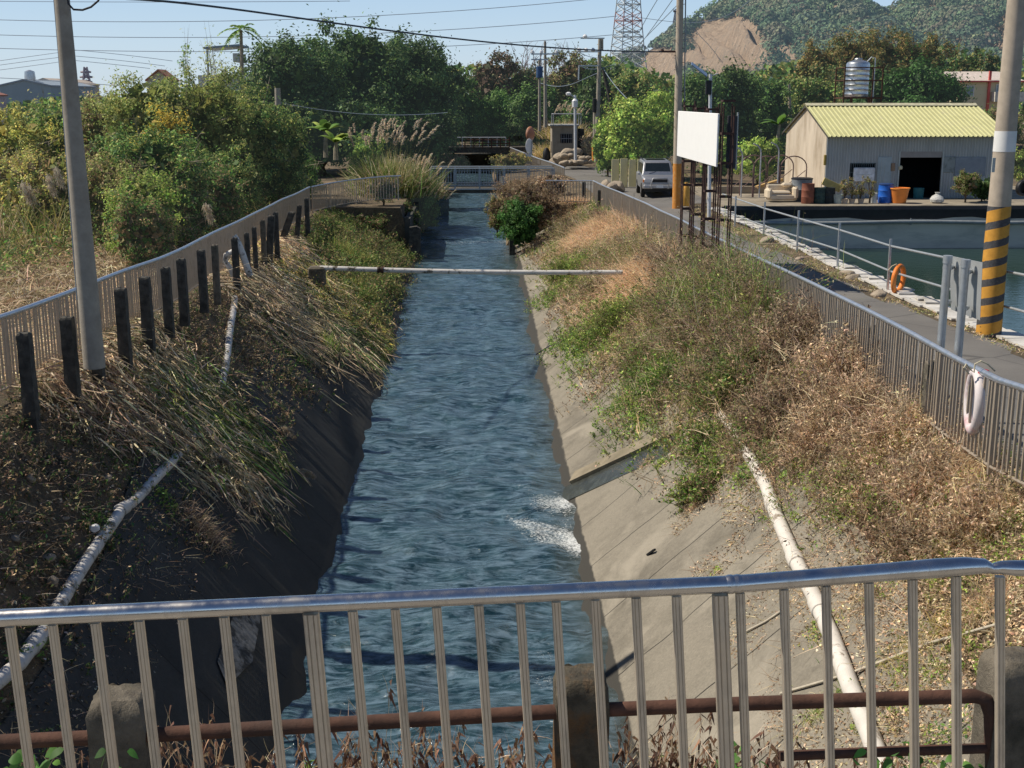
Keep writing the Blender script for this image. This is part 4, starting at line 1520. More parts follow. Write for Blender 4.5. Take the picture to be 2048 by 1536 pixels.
MB().box((Xc + .32, colsY[-1] + .34, zc + .02), (.035, .05, 1.4)).build('edge_strip', M_greysign, t, world=True)

# ------------------------------------------------------------------ shack with yellow roof
Ysh, Ybk = 60.3, 68.2
xl = float(atY(1649, 380, Ysh)[0]); xr = float(atY(1988, 380, Ysh)[0])
zg = .18
zeav = 3.12
zrid = 4.62
Yrid = 64.2
sh = thing('shack', 'grey corrugated metal shack with a yellow ribbed roof beside the pond', 'shack', (xl, Ysh, zg))


def corr(name, col, stain, pitch, axis):
    m, nt, b, out = nodes_of(name)
    tc = nt.nodes.new('ShaderNodeTexCoord'); sp = nt.nodes.new('ShaderNodeSeparateXYZ'); nt.links.new(tc.outputs['Object'], sp.inputs[0])
    mu = nt.nodes.new('ShaderNodeMath'); mu.operation = 'MULTIPLY'; nt.links.new(sp.outputs[axis], mu.inputs[0]); mu.inputs[1].default_value = 2 * PI / pitch
    si = nt.nodes.new('ShaderNodeMath'); si.operation = 'SINE'; nt.links.new(mu.outputs[0], si.inputs[0])
    v = coords(nt, (1, 1, .3))
    c = ramp(nt, noise(nt, v, 1.5, 8, .7), [(.3, tuple(q * .8 for q in col)), (.6, col), (.75, stain)])
    c = mixc(nt, .35, c, ramp(nt, si.outputs[0], [(.0, (.55, .55, .55)), (.6, (1, 1, 1))]), 'MULTIPLY')
    nt.links.new(c, b.inputs['Base Color']); b.inputs['Roughness'].default_value = .6
    bump(nt, b, si.outputs[0], .6, .03)
    return m


M_corr = corr('corrugated_wall', (.46, .48, .48), (.30, .28, .24), .14, 0)
M_canvas = mat('canvas_gable', (.58, .50, .40), .85, 0, .10, 1.2, stain=(.36, .29, .21), bmp=.3, stretch=(1, 1, .35), stain_lo=.46, stain_hi=.7)
M_shutter = mat('roller_shutter', (.30, .28, .27), .6, 0, .1, 3)
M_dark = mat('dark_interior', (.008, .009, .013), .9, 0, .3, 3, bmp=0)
dx0 = float(atY(1797, 350, Ysh)[0]); dx1 = float(atY(1882, 350, Ysh)[0])
zd = float(atY(1830, 303, Ysh)[2])
wx0 = float(atY(1699, 350, Ysh)[0]); wx1 = float(atY(1750, 350, Ysh)[0]); wz0 = float(atY(1700, 363, Ysh)[2]); wz1 = float(atY(1700, 326, Ysh)[2])


def wallpanel(mb, x0, x1, z0, z1, y=Ysh):
    mb.box(((x0 + x1) / 2, y + .04, (z0 + z1) / 2), (x1 - x0, .08, z1 - z0))


mb = MB()
wallpanel(mb, xl, wx0, zg, zeav + .12)
wallpanel(mb, wx0, wx1, zg, wz0); wallpanel(mb, wx0, wx1, wz1, zeav + .12)
wallpanel(mb, wx1, dx0, zg, zeav + .12); wallpanel(mb, dx0, dx1, zd, zeav + .12); wallpanel(mb, dx1, xr, zg, zeav + .12)
mb.build('front_wall', M_corr, sh, world=True)
mb = MB().prism([(Ysh + .08, zg), (Ybk, zg), (Ybk, zeav + .1), (Yrid, zrid - .06), (Ysh + .08, zeav + .12)], xl - .02, xl + .06, 'x')
mb.build('gable_wall', M_canvas, sh, world=True)
mb = MB().prism([(Ysh + .08, zg), (Ybk, zg), (Ybk, zeav + .1), (Yrid, zrid - .06), (Ysh + .08, zeav + .12)], xr - .06, xr + .02, 'x').box(((xl + xr) / 2, Ybk, (zg + zeav) / 2), (xr - xl - .2, .08, zeav - zg))
mb.build('rear_wall', M_corr, sh, world=True)
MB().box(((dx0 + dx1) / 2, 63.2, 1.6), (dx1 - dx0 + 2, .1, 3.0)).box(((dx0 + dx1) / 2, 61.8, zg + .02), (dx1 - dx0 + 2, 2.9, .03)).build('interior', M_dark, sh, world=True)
MB().box(((dx0 + dx1) / 2, Ysh + .02, zd - .12), (dx1 - dx0 - .02, .03, .34)).build('shutter', M_shutter, sh, world=True)
MB().box((dx0 - .02, Ysh - .02, (zg + zd) / 2), (.07, .07, zd - zg)).box((dx1 + .02, Ysh - .02, (zg + zd) / 2), (.07, .07, zd - zg)).build('door_frame', M_greysign, sh, world=True)
# roof
m, nt, b, out = nodes_of('yellow_roof')
v = coords(nt)
nt.links.new(ramp(nt, noise(nt, v, 1.3, 8, .7), [(.3, (.46, .45, .22)), (.55, (.55, .54, .27)), (.68, (.48, .46, .26)), (.78, (.38, .34, .2))]), b.inputs['Base Color'])
b.inputs['Roughness'].default_value = .5
M_yroof = m
rows0, rows1, rows2, rows3 = [], [], [], []
x = xl - .12
pit = .23
seq = []
while x < xr + .25:
    for dx_, h_ in ((0, 0), (.085, 0), (.12, .045), (.165, .045), (.2, 0)):
        seq.append((x + dx_, h_))
    x += pit
ye, ze_ = Ysh - .62, zeav - .14 + .18
fr0 = [(a_, ye, ze_ + h_) for a_, h_ in seq]
fr1 = [(a_, Yrid, zrid + h_) for a_, h_ in seq]
fr2 = [(a_, Ybk + .6, ze_ + h_ - .05) for a_, h_ in seq]
rf_ = MB().sheet([fr0, fr1, fr2]).build('roof', M_yroof, sh, world=True)
md_ = rf_.modifiers.new('thick', 'SOLIDIFY'); md_.thickness = .02
MB().prism([(Yrid - .28, zrid - .03), (Yrid, zrid + .085), (Yrid + .28, zrid - .03), (Yrid + .28, zrid - .01), (Yrid, zrid + .11), (Yrid - .28, zrid - .01)], xl - .16, xr + .3, 'x').build('ridge_cap', mat('ridge_cap', (.52, .49, .34), .6), sh, world=True)
MB().prism([(ye, ze_ - .02), (Yrid, zrid - .02), (Yrid, zrid - .10), (ye, ze_ - .10)], xl - .15, xl - .11, 'x').prism([(Ybk + .6, ze_ - .07), (Yrid, zrid - .02), (Yrid, zrid - .12), (Ybk + .6, ze_ - .17)], xl - .15, xl - .11, 'x').build('fascia', M_darkpost, sh, world=True)
# window with grille and a white board leaning in it
wn_ = MB().box(((wx0 + wx1) / 2, Ysh + .09, (wz0 + wz1) / 2), (wx1 - wx0, .03, wz1 - wz0)).build('window', M_dark, sh, world=True)
mb = MB()
for k in range(12):
    xx = wx0 + (wx1 - wx0) * (k + .5) / 12
    mb.box((xx, Ysh - .02, (wz0 + wz1) / 2), (.018, .02, wz1 - wz0))
for zz in (wz0 + .03, (wz0 + wz1) / 2, wz1 - .03):
    mb.box(((wx0 + wx1) / 2, Ysh - .035, zz), (wx1 - wx0, .012, .03))
g_ = mb.build('grille', mat('window_grille', (.10, .14, .15), .6), sh, world=True)
q = atY(1728, 349, Ysh - .12)
MB().box((q[0], Ysh - .12, q[2] + .0), (1.05, .10, .68), bev=.04).build('window_cover', mat('white_cover', (.66, .68, .72), .5), sh, world=True)
MB().box((q[0], Ysh - .175, q[2]), (.8, .015, .015)).build('cover_handle', M_greysign, sh, world=True)
# blue grey door panels, brown notice, mottled board and large grey board
for (a_, b2, y0, y1, nm, cc) in ((1756, 1778, 314, 396, 'metal_door', (.36, .43, .46)), (1886, 1908, 313, 345, 'mottled_panel', (.26, .29, .29)), (1911, 1969, 314, 352, 'grey_board', (.24, .27, .31)), (1781, 1789, 326, 342, 'brown_notice', (.30, .20, .13))):
    A, B_ = atY(a_, y0, Ysh), atY(b2, y1, Ysh)
    MB().box(((A[0] + B_[0]) / 2, Ysh - .03, (A[2] + B_[2]) / 2), (B_[0] - A[0], .04, A[2] - B_[2]), bev=.01).build(nm, mat(nm, cc, .6, 0, .12, 2, stain=tuple(q * (.5 if 'mott' in nm else .8) for q in cc), stain_s=2.5), sh, world=True)
for px in (1763, 1770):
    A, B_ = atY(px, 315, Ysh), atY(px, 395, Ysh)
    MB().box((A[0], Ysh - .055, (A[2] + B_[2]) / 2), (.02, .015, A[2] - B_[2])).build('door_rib', M_greysign, sh, world=True)
q = atY(1801, 335, Ysh - .1)
MB().lathe([(.03, -.1), (.1, -.08), (.1, .05), (.03, .1)], q, 10).build('wall_lamp', mat('cream_lamp', (.6, .55, .38), .5), sh, world=True)
q = atY(1650, 320, Ysh - .05)
MB().box((q[0], q[1], q[2]), (.12, .1, .5), bev=.02).build('yellow_box', mat('mustard_box', (.35, .25, .06), .6), sh, world=True)

# water tank on its stand
Yt = 74
cx = float(atY(1715, 150, Yt)[0]); z0 = float(atY(1715, 194, Yt)[2]); z1 = float(atY(1715, 120, Yt)[2])
M_tank = steel('tank_steel', (.62, .64, .66), .25, .9, (.4, .4, .4), .2)
t = thing('water_tank', 'ribbed stainless steel water tank on a rusty stand behind the shack', 'water tank', (cx, Yt, z0))
R = 22.5 * Yt / F
H = z1 - z0
prf = [(R * .98, 0), (R, .04)]
for k in range(6):
    zz = .12 + k * H * .13
    prf += [(R, zz), (R * 1.025, zz + .04), (R, zz + .08)]
prf += [(R, H * .88), (R * .93, H * .93), (R * .6, H * .975), (R * .25, H), (.02, H * 1.0)]
MB().lathe(prf, (cx, Yt, z0), 32).build('tank_shell', M_tank, t, world=True, smooth=True)
MB().lathe([(.22, 0), (.24, .05), (.2, .1), (.02, .12)], (cx, Yt, z0 + H), 16).build('lid', M_tank, t, world=True, smooth=True)
st = thing('tank_stand', 'rusty angle iron frame standing round the steel water tank', 'stand', (cx, Yt, 2))
a_ = 1.0 * 1.12
zg_t = 1.0
mb = MB()
for sx in (-1, 1):
    for sy in (-1, 1):
        mb.box((cx + sx * a_ + .1, Yt + sy * a_ * .8, (zg_t + z0 + 1.7) / 2), (.07, .07, z0 + 1.7 - zg_t))
mb.box((cx - .55, Yt - .9, (zg_t + z0) / 2), (.12, .12, z0 - zg_t)).box((cx + .5, Yt - .9, (zg_t + z0) / 2), (.12, .12, z0 - zg_t))
mb.build('legs', M_rust, st, world=True)
mb = MB()
for zz in (z0 - .07, z0 + .95, z0 + 1.68):
    for sy in (-1, 1):
        mb.box((cx + .1, Yt + sy * a_ * .8, zz), (2 * a_ - .07, .05, .06))
    for sx in (-1, 1):
        mb.box((cx + sx * a_ + .1, Yt, zz - .003), (.05, 2 * a_ * .8 - .07, .05))
mb.box((cx + .1, Yt, z0 - .035), (2 * a_ - .1, 1.6 * a_ - .1, .05))
mb.build('crossbars', M_rust, st, world=True)
MB().tube([(cx + R * .6, Yt - .4, z1 - .1), (cx + R * .9, Yt - .5, z1 + .15), (cx + R * 1.25, Yt - .5, z1 + .1), (cx + R * 1.25, Yt - .5, 3.0)], .03, 8).build('outlet_pipe', M_pvcw, st, world=True)

# ------------------------------------------------------------------ yard clutter
def at_yard(px, Y):
    q = atY(px, 400, Y); return float(q[0])


ZY = .185
M_sofa = mat('cream_vinyl', (.66, .56, .42), .55, 0, .06, 2, stain=(.55, .45, .32), bmp=.15)
sx = at_yard(1560, 58.5)
t = thing('sofa', 'cream vinyl sofa dumped on the yard near the pond corner', 'sofa', (sx, 58.3, ZY), 0)
MB().box((0, 0, .22), (1.35, .8, .3), bev=.07).build('base', M_sofa, t)
MB().box((-.12, -.05, .44), (1.0, .62, .16), bev=.07).build('seat', M_sofa, t)
MB().box((0, .36, .58), (1.3, .2, .5), bev=.08).build('backrest', M_sofa, t)
MB().box((.6, -.03, .42), (.24, .85, .62), bev=.1).build('armrest', M_sofa, t)
MB().box((-.64, -.03, .38), (.22, .85, .52), bev=.1).build('armrest', M_sofa, t)
MB().box((.25, .12, .78), (.5, .3, .2), bev=.08, rz=.1).build('cushion', M_sofa, t)
t.scale = (1.0, 1.0, 1.0)


def barrel(label, px, Y, R, H, mtl, name='barrel', ribs=3, lidm=None, taper_=0.0, grp=None, cat='barrel'):
    x = at_yard(px, Y)
    t = thing(name, label, cat, (x, Y, ZY), group=grp)
    pr_ = [(R * .97 * (1 - taper_), 0), (R * (1 - taper_), .02)]
    for k in range(ribs):
        zz = H * (k + 1) / (ribs + 1); rr = R * (1 - taper_ * (1 - zz / H))
        pr_ += [(rr, zz - .03), (rr * 1.04, zz), (rr, zz + .03)]
    pr_ += [(R, H - .02), (R * 1.02, H)]
    MB().lathe(pr_ + [(R * .95, H), (R * .93, H - .06), (.01, H - .06)], (0, 0, 0), 24).build('body', mtl, t, smooth=True)
    if lidm:
        MB().lathe([(R * 1.03, H - .04), (R * 1.05, H), (R * .9, H + .03), (.02, H + .03)], (0, 0, 0), 24).build('lid', lidm, t, smooth=True)
    return t


barrel('large grey plastic tub standing behind the sofa', 1602, 60.0 - 1.0, .50, 1.05, mat('grey_tub', (.22, .24, .26), .5), 'tub', 1, M_rubber, .1, cat='tub')
barrel('rusty brown oil barrel beside the cream sofa', 1615, 57.2, .29, .92, mat('rusty_barrel', (.22, .075, .045), .7, 0, .3, 3, stain=(.09, .04, .03)), ribs=2)
barrel('dark green netted barrel right of the rusty one', 1637, 57.3, .30, .72, mat('dark_green_barrel', (.03, .06, .055), .7, 0, .5, 9), ribs=2)
barrel('blackish netted barrel leaning against the dark green one', 1655, 57.4, .33, .72, mat('blackish_barrel', (.02, .026, .028), .7, 0, .5, 9), ribs=2)
barrel('blue plastic drum standing before the metal door', 1770, 57.6, .33, .86, mat('blue_plastic', (.02, .13, .55), .4, 0, .15, 3), ribs=2, lidm=mat('blue_lid', (.02, .05, .16), .5))
t = barrel('big orange plastic tub before the dark doorway', 1798, 57.3, .44, .70, mat('orange_plastic', (.78, .25, .05), .5, 0, .1, 3), 'tub', 0, None, .28, cat='tub')
MB().lathe([(.43, .66), (.475, .66), (.475, .71), (.43, .71), (.43, .67)], (0, 0, 0), 24).build('rim', mat('orange_rim', (.85, .30, .06), .5), t, smooth=True)
barrel('pale green white bucket among the potted plants', 1675, 57.2, .22, .42, mat('pale_bucket', (.40, .45, .42), .6, 0, .3, 8), 'bucket', 0, None, .15, cat='bucket')
barrel('white plastic bucket left of the blue drum', 1746, 57.4, .19, .46, mat('white_bucket', (.60, .62, .62), .5), 'bucket', 0, None, .15, cat='bucket')
barrel('teal crate like bin just inside the doorway', 1836, 60.0, .26, .5, mat('teal_bin', (.03, .16, .19), .6), 'bin', 0, None, .1, cat='bin')
MB().box((0, 0, 0), (.95, .06, .35), ry=.42, bev=.01).build('flat_board', mat('yellow_panel', (.62, .47, .16), .6), None)
o_ = bpy.data.objects['flat_board']; o_.location = (at_yard(1662, 58), 58.0, .98); tag(o_, 'yellow flat panel lying tilted over the dark barrels', 'panel')
# bag
M_bag = mat('white_bag', (.55, .55, .53), .6, 0, .3, 12, bmp=.8, bd=.03)
MB().lathe([(.16, 0), (.30, .06), (.33, .18), (.24, .32), (.08, .42), (.12, .5), (.02, .5)], (0, 0, 0), 14).build('rubbish_bag', M_bag, None, smooth=True)
o_ = bpy.data.objects['rubbish_bag']; o_.location = (at_yard(1874, 57.2), 57.2, ZY); tag(o_, 'knotted white plastic bag right of the doorway', 'bag')
for i, px in enumerate((1690, 1704, 1722)):
    x = at_yard(px, 57.1)
    o_ = MB().lathe([(.11, 0), (.15, .2), (.17, .22), (.16, .23), (.12, .22), (.02, .21)], (0, 0, 0), 14).build('flower_pot', mat('pale_pot', (.45, .38, .32), .7), None, smooth=True)
    o_.location = (x, 57.1, ZY); tag(o_, ['grey plant pot nearest the pale green bucket', 'grey plant pot in the middle of the pot row', 'grey plant pot at the right of the pot row'][i], 'pot')

# arch hoops and hooked posts
M_hoop = mat('rusty_tube', (.20, .13, .12), .6, .3, .3, 5)
M_hook = mat('pale_tube', (.42, .43, .46), .5, .3, .1, 5)
for i, (px, Y) in enumerate(((1480, 61), (1504, 62), (1530, 61), (1558, 62), (1584, 61))):
    x = at_yard(px, Y)
    t = thing('arch_hoop', ['arched rusty tube hoop nearest the billboard', 'second arched tube hoop from the billboard', 'third arched tube hoop in the hoop row', 'fourth arched tube hoop in the hoop row', 'arched tube hoop nearest the shack gable'][i], 'hoop', (x, Y, ZY), group='row of garden arch hoops')
    path = [(-.65, 0, 0), (-.65, 0, 1.45)] + [(-.65 * math.cos(a2), 0, 1.45 + .55 * math.sin(a2)) for a2 in np.linspace(.3, PI - .3, 9)] + [(.65, 0, 1.45), (.65, 0, 0)]
    MB().tube(path, .03, 8).build('hoop', M_hoop, t, smooth=True)
    MB().tube([(-.65, .02, .3), (.6, .02, 1.3)], .02, 6).build('brace', M_hoop, t)
for i, (px, py) in enumerate(((1486, 293), (1523, 287), (1559, 285))):
    Y = 60.8
    q = atY(px, py, Y)
    t = thing('hooked_post', ['bent topped thin post nearest the billboard', 'bent topped thin post in the middle of three', 'bent topped thin post nearest the shack'][i], 'post', (q[0], Y, ZY), group='three hooked posts')
    h = q[2] - ZY
    MB().tube([(0, 0, 0), (0, 0, h - .45), (-.03, 0, h - .3), (-.15, 0, h - .12), (-.4, 0, h)], .035, 8).build('tube', M_hook, t, smooth=True)
# low boundary wall behind hoops, planks and junk
o_ = MB().box((0, 0, 0), (4.4, .3, .35)).build('low_block_wall', M_yard, None); o_.location = (at_yard(1515, 63.5), 63.5, .36); tag(o_, 'low concrete block wall behind the arched hoops', 'wall')
o_ = MB().box((0, 0, 0), (1.4, .3, .12), ry=-.25, rz=.2).build('timber_plank', mat('plank', (.5, .33, .13), .7), None); o_.location = (at_yard(1537, 62.6), 62.6, .75); tag(o_, 'yellow brown plank propped behind the hoops', 'plank')
mb = MB().lathe([(.26, -.1), (.36, -.1), (.38, 0), (.36, .1), (.26, .1), (.24, 0), (.26, -.1)], (0, 0, 0), 22)
o_ = mb.build('tyre', M_rubber, None, smooth=True); o_.rotation_euler = (PI / 2, 0, .3); q = atY(2046, 376, 57.6); o_.location = tuple(float(k) for k in q); tag(o_, 'old brown tyre hung at the right edge above the pond wall', 'tyre')
# yellow pump like object near billboard foot
t = thing('yellow_can', 'yellow orange container by the foot of the centre pole', 'container', atY(1371, 412, 55))
MB().lathe([(.16, 0), (.2, .1), (.2, .7), (.14, .9), (.06, .95), (.06, 1.05), (.01, 1.05)], (0, 0, 0), 14).build('body', mat('amber_plastic', (.65, .34, .06), .5), t, smooth=True)
MB().tube([(.06, 0, .95), (.2, 0, 1.0), (.2, 0, .8)], .03, 6).build('handle', mat('amber_plastic', (.65, .34, .06), .5), t)

# ------------------------------------------------------------------ parked silver suv
M_carp = steel('silver_paint', (.46, .47, .49), .3, .75, (.3, .3, .3), .15)
M_glass = mat('car_glass', (.015, .022, .025), .06, 0, .1, 2, bmp=0, spec=.7)
M_tyre = mat('tyre_rubber', (.015, .015, .015), .8, 0, .2, 5)
M_rim = steel('rim_metal', (.5, .5, .5), .35, .8)
M_lamp = mat('headlamp_glass', (.65, .67, .68), .1, 0, .05, 4, bmp=0, spec=.8)
M_amber = mat('amber_lens', (.7, .2, .03), .3, 0, .05, 4, bmp=0)
car = thing('parked_suv', 'silver off road estate car parked facing the camera by the pale pole', 'car', (float(atY(1319, 388, 62.4)[0]), 62.4, .03), math.radians(-3))
W_, Lc = .86, 4.6


def ringsec(y, hw, z0, z1, r=.12):
    """rounded section in xz at station y"""
    pts = []
    for (cx_, cz_, a0) in ((hw - r, z1 - r, 0), (-hw + r, z1 - r, PI / 2), (-hw + r * .5, z0 + r * .5, PI), (hw - r * .5, z0 + r * .5, 1.5 * PI)):
        rr2 = r if cz_ > (z0 + z1) / 2 else r * .5
        for k in range(4):
            a2 = a0 + k * PI / 6
            pts.append((cx_ + rr2 * math.cos(a2), y, cz_ + rr2 * math.sin(a2)))
    return pts


def loftrings(rings):
    n = len(rings[0]); vs = [p for r in rings for p in r]
    fs = [(i * n + k, i * n + (k + 1) % n, (i + 1) * n + (k + 1) % n, (i + 1) * n + k) for i in range(len(rings) - 1) for k in range(n)]
    fs.append(tuple(range(n - 1, -1, -1))); fs.append(tuple((len(rings) - 1) * n + k for k in range(n)))
    return MB().add(vs, fs)


loftrings([ringsec(.02, W_ * .90, .52, .92, .1), ringsec(.12, W_ * .97, .45, 1.0, .12), ringsec(.9, W_, .42, 1.07, .1), ringsec(1.25, W_, .42, 1.12, .08), ringsec(4.3, W_, .42, 1.12, .1), ringsec(4.58, W_ * .95, .48, 1.08, .1)]).build('body', M_carp, car, smooth=True)
loftrings([ringsec(1.15, W_ * .92, 1.05, 1.12, .03), ringsec(1.62, W_ * .84, 1.05, 1.72, .1), ringsec(1.9, W_ * .83, 1.05, 1.78, .1), ringsec(4.1, W_ * .83, 1.05, 1.80, .1), ringsec(4.5, W_ * .88, 1.05, 1.3, .08)]).build('cabin', M_carp, car, smooth=True)
MB().add([(-.68, 1.19, 1.17), (.68, 1.19, 1.17), (.60, 1.585, 1.68), (-.60, 1.585, 1.68)], [(0, 1, 2, 3)]).build('windscreen', M_glass, car)
for s in (-1, 1):
    x0, x1 = s * (W_ * .905 + .002), s * (W_ * .85 + .004)
    for (ya_, yb_) in ((1.62, 2.45), (2.53, 3.35), (3.45, 4.15)):
        MB().add([(x0, ya_ - (.15 if ya_ < 2 else 0), 1.16), (x0, yb_, 1.16), (x1, yb_, 1.64), (x1, ya_ + .12, 1.64)], [(0, 1, 2, 3)]).build('side_window', M_glass, car)
    hd = MB().box((s * .62, .045, .86), (.34, .06, .17), bev=.03).build('headlight', M_lamp, car)
    MB().box((s * .80, .07, .86), (.10, .08, .15), bev=.02).build('indicator', M_amber, car)
    MB().box((s * .93, 1.45, 1.14), (.16, .1, .13), bev=.03).build('wing_mirror', M_carp, car)
    MB().tube([(s * .72, 1.95, 1.84), (s * .72, 2.1, 1.88), (s * .72, 3.9, 1.89), (s * .72, 4.05, 1.84)], .02, 6).build('roof_rail', M_rubber, car)
    for yy in (.82, 3.62):
        wh = MB().lathe([(.26, -.11), (.35, -.10), (.37, -.04), (.37, .04), (.35, .10), (.26, .11)], (0, 0, 0), 26).build('wheel', M_tyre, car, smooth=True)
        wh.location = (s * .78, yy, .37); wh.rotation_euler = (0, PI / 2, 0)
        rm = MB().lathe([(.02, -.115), (.12, -.118), (.24, -.10), (.25, .1), (.22, .112), (.1, .118), (.02, .115)], (0, 0, 0), 22).build('rim', M_rim, wh, smooth=True)
        MB().lathe([(.40, -.02), (.44, -.02), (.44, .02), (.40, .02)], (0, 0, 0), 26)
MB().box((0, -.03, .58), (1.66, .2, .2), bev=.05).build('front_bumper', M_carp, car)
MB().box((0, .035, .86), (.80, .05, .17), bev=.02).build('grille', M_rubber, car)
MB().tube([(-.42, -.14, .48), (-.45, -.17, .75), (-.36, -.16, 1.0), (.36, -.16, 1.0), (.45, -.17, .75), (.42, -.14, .48)], .035, 10).tube([(-.44, -.165, .74), (.44, -.165, .74)], .025, 8).build('bull_bar', M_rim, car, smooth=True)
MB().box((0, -.14, .60), (.34, .015, .15)).build('number_plate', M_white, car)
MB().box((0, 2.3, .38), (1.5, 3.9, .16)).build('underbody', M_rubber, car)
MB().box((0, 3.0, 1.80), (1.0, 1.2, .03), bev=.01).build('sunroof', M_glass, car)
MB().tube([(-.45, 1.17, 1.155), (-.1, 1.25, 1.25)], .012, 5).build('wiper', M_rubber, car)

# ------------------------------------------------------------------ footbridge
Yb = 74.0
xa, xb = float(atY(860, 360, Yb)[0]), float(atY(1108, 360, Yb)[0])
zt_, zd_ = float(atY(960, 337, Yb)[2]), float(atY(960, 378, Yb)[2])
fb = thing('footbridge', 'grey steel footbridge with barred railing crossing the canal', 'footbridge', ((xa + xb) / 2, Yb, zd_))
MB().box(((xa + xb) / 2, Yb + 1.0, zd_ - .12), (xb - xa, 2.2, .24)).build('deck', M_darkpost, fb, world=True)
MB().box(((xa + xb) / 2, Yb - .13, zd_ + .0), (xb - xa + .1, .06, .07)).build('deck_edge', M_galv, fb, world=True)
M_bluegrey = steel('blue_grey_steel', (.36, .41, .45), .4, .45)
for yy in (Yb, Yb + 2.0):
    mb = MB().tube([(xa, yy, zt_), (xb, yy, zt_)], .045, 8).tube([(xa, yy, zt_ - .14), (xb, yy, zt_ - .14)], .02, 6).tube([(xa, yy, zd_ + .22), (xb, yy, zd_ + .22)], .035, 8)
    mb.build('handrail', M_bluegrey, fb, world=True, smooth=True)
    n = 45
    mb = MB()
    for k in range(n):
        xx = xa + (xb - xa) * (k + .5) / n
        mb.box((xx, yy, (zt_ - .14 + zd_ + .22) / 2), (.025, .02, zt_ - .14 - zd_ - .22))
    mb.build('bars', M_bluegrey, fb, world=True)
    for k in range(6):
        xx = xa + (xb - xa) * k / 5
        MB().box((xx, yy - .03, (zt_ + zd_) / 2), (.09, .07, zt_ - zd_)).build('post', M_bluegrey, fb, world=True)

# far road bridge
Yf = 108.0
xa, xb = float(atY(872, 290, Yf)[0]), float(atY(1030, 290, Yf)[0])
t = thing('road_bridge', 'low far road bridge with a rusty rail at the head of the canal', 'bridge', ((xa + xb) / 2, Yf, 0))
zt2 = float(atY(950, 275, Yf)[2]); zd2 = float(atY(950, 294, Yf)[2])
MB().box(((xa + xb) / 2, Yf + 2, zd2 - .25), (xb - xa + 2, 4.5, .5)).build('deck', M_darkpost, t, world=True)
MB().tube([(xa, Yf, zt2), (xb - .8, Yf, zt2)], .05, 8).build('handrail', M_galv, t, world=True)
mb = MB()
for k in range(9):
    xx = xa + (xb - xa - .8) * k / 8
    mb.box((xx, Yf + .05, (zt2 + zd2) / 2), (.08, .08, zt2 - zd2))
mb.build('railing_posts', M_galv, t, world=True)
mb = MB()
for zz in (.35, .65):
    mb.tube([(xa + 2.5, Yf - .3, zd2 + zz), (xb - .4, Yf - .3, zd2 + zz - .05)], .045, 6)
for k in range(6):
    xx = xa + 2.5 + (xb - xa - 3) * k / 5
    mb.box((xx, Yf - .3, zd2 + .35), (.1, .1, .9))
mb.build('rusty_rail', M_rust, t, world=True)
MB().box(((xa + xb) / 2, Yf + 4.2, zd2 + .55), (xb - xa + 2, .2, .5)).build('back_parapet', M_oldc, t, world=True)

# ------------------------------------------------------------------ guard hut
Yg_ = 100.0
A, B_ = atY(1104, 312, Yg_), atY(1157, 252, Yg_)
xl2, xr2, z02, z12 = float(A[0]), float(atY(1155, 300, Yg_)[0]), -.1, float(B_[2])
M_hut = mat('hut_concrete', (.33, .29, .23), .9, 0, .15, 2, stain=(.24, .2, .15), bmp=.3)
t = thing('pump_hut', 'small flat roofed concrete hut with a barred window by the road', 'hut', (xl2, Yg_, 0))
MB().box(((xl2 + xr2) / 2, Yg_ + 1.2, (z02 + z12) / 2), (xr2 - xl2, 2.4, z12 - z02)).build('wall', M_hut, t, world=True)
MB().box(((xl2 + xr2) / 2 - .03, Yg_ + 1.15, z12 + .06), (xr2 - xl2 + .3, 2.75, .12)).build('roof_slab', mat('slab_pale', (.42, .42, .40), .8), t, world=True)
a2, b2 = atY(1121, 268, Yg_), atY(1144, 286, Yg_)
w_ = MB().box(((a2[0] + b2[0]) / 2, Yg_ - .02, (a2[2] + b2[2]) / 2), (b2[0] - a2[0], .05, a2[2] - b2[2])).build('window', M_dark, t, world=True)
mb = MB()
for k in range(5):
    mb.box((a2[0] + (b2[0] - a2[0]) * (k + .5) / 5, Yg_ - .06, (a2[2] + b2[2]) / 2), (.02, .02, a2[2] - b2[2]))
mb.box(((a2[0] + b2[0]) / 2, Yg_ - .07, (a2[2] + b2[2]) / 2), (b2[0] - a2[0], .02, .03))
mb.build('window_bars', M_hook, w_)
bpy.data.objects['window_bars'].location = (-t.location[0], -t.location[1], -t.location[2])
MB().box((xl2 - .01, Yg_ + .9, 1.1), (.04, .6, .9)).build('side_opening', M_dark, t, world=True)
MB().box((xr2 + .35, Yg_ + 1.6, (z02 + z12) / 2 - .1), (.5, 1.4, z12 - z02 - .3)).build('annex', M_darkpost, t, world=True)
mb = MB()
zz = float(atY(1130, 228, Yg_)[2])
xa3, xb3 = float(atY(1107, 250, Yg_)[0]), float(atY(1162, 250, Yg_)[0])
for xx in (xa3, xb3):
    for yy in (Yg_ + .1, Yg_ + 2.2):
        mb.tube([(xx, yy, z12 + .1), (xx, yy, zz)], .03, 6)
for yy in (Yg_ + .1, Yg_ + 2.2):
    mb.tube([(xa3, yy, zz), (xb3, yy, zz)], .03, 6)
for xx in (xa3, xb3):
    mb.tube([(xx, Yg_ + .1, zz), (xx, Yg_ + 2.2, zz)], .03, 6)
mb.build('roof_frame', M_hook, t, world=True)
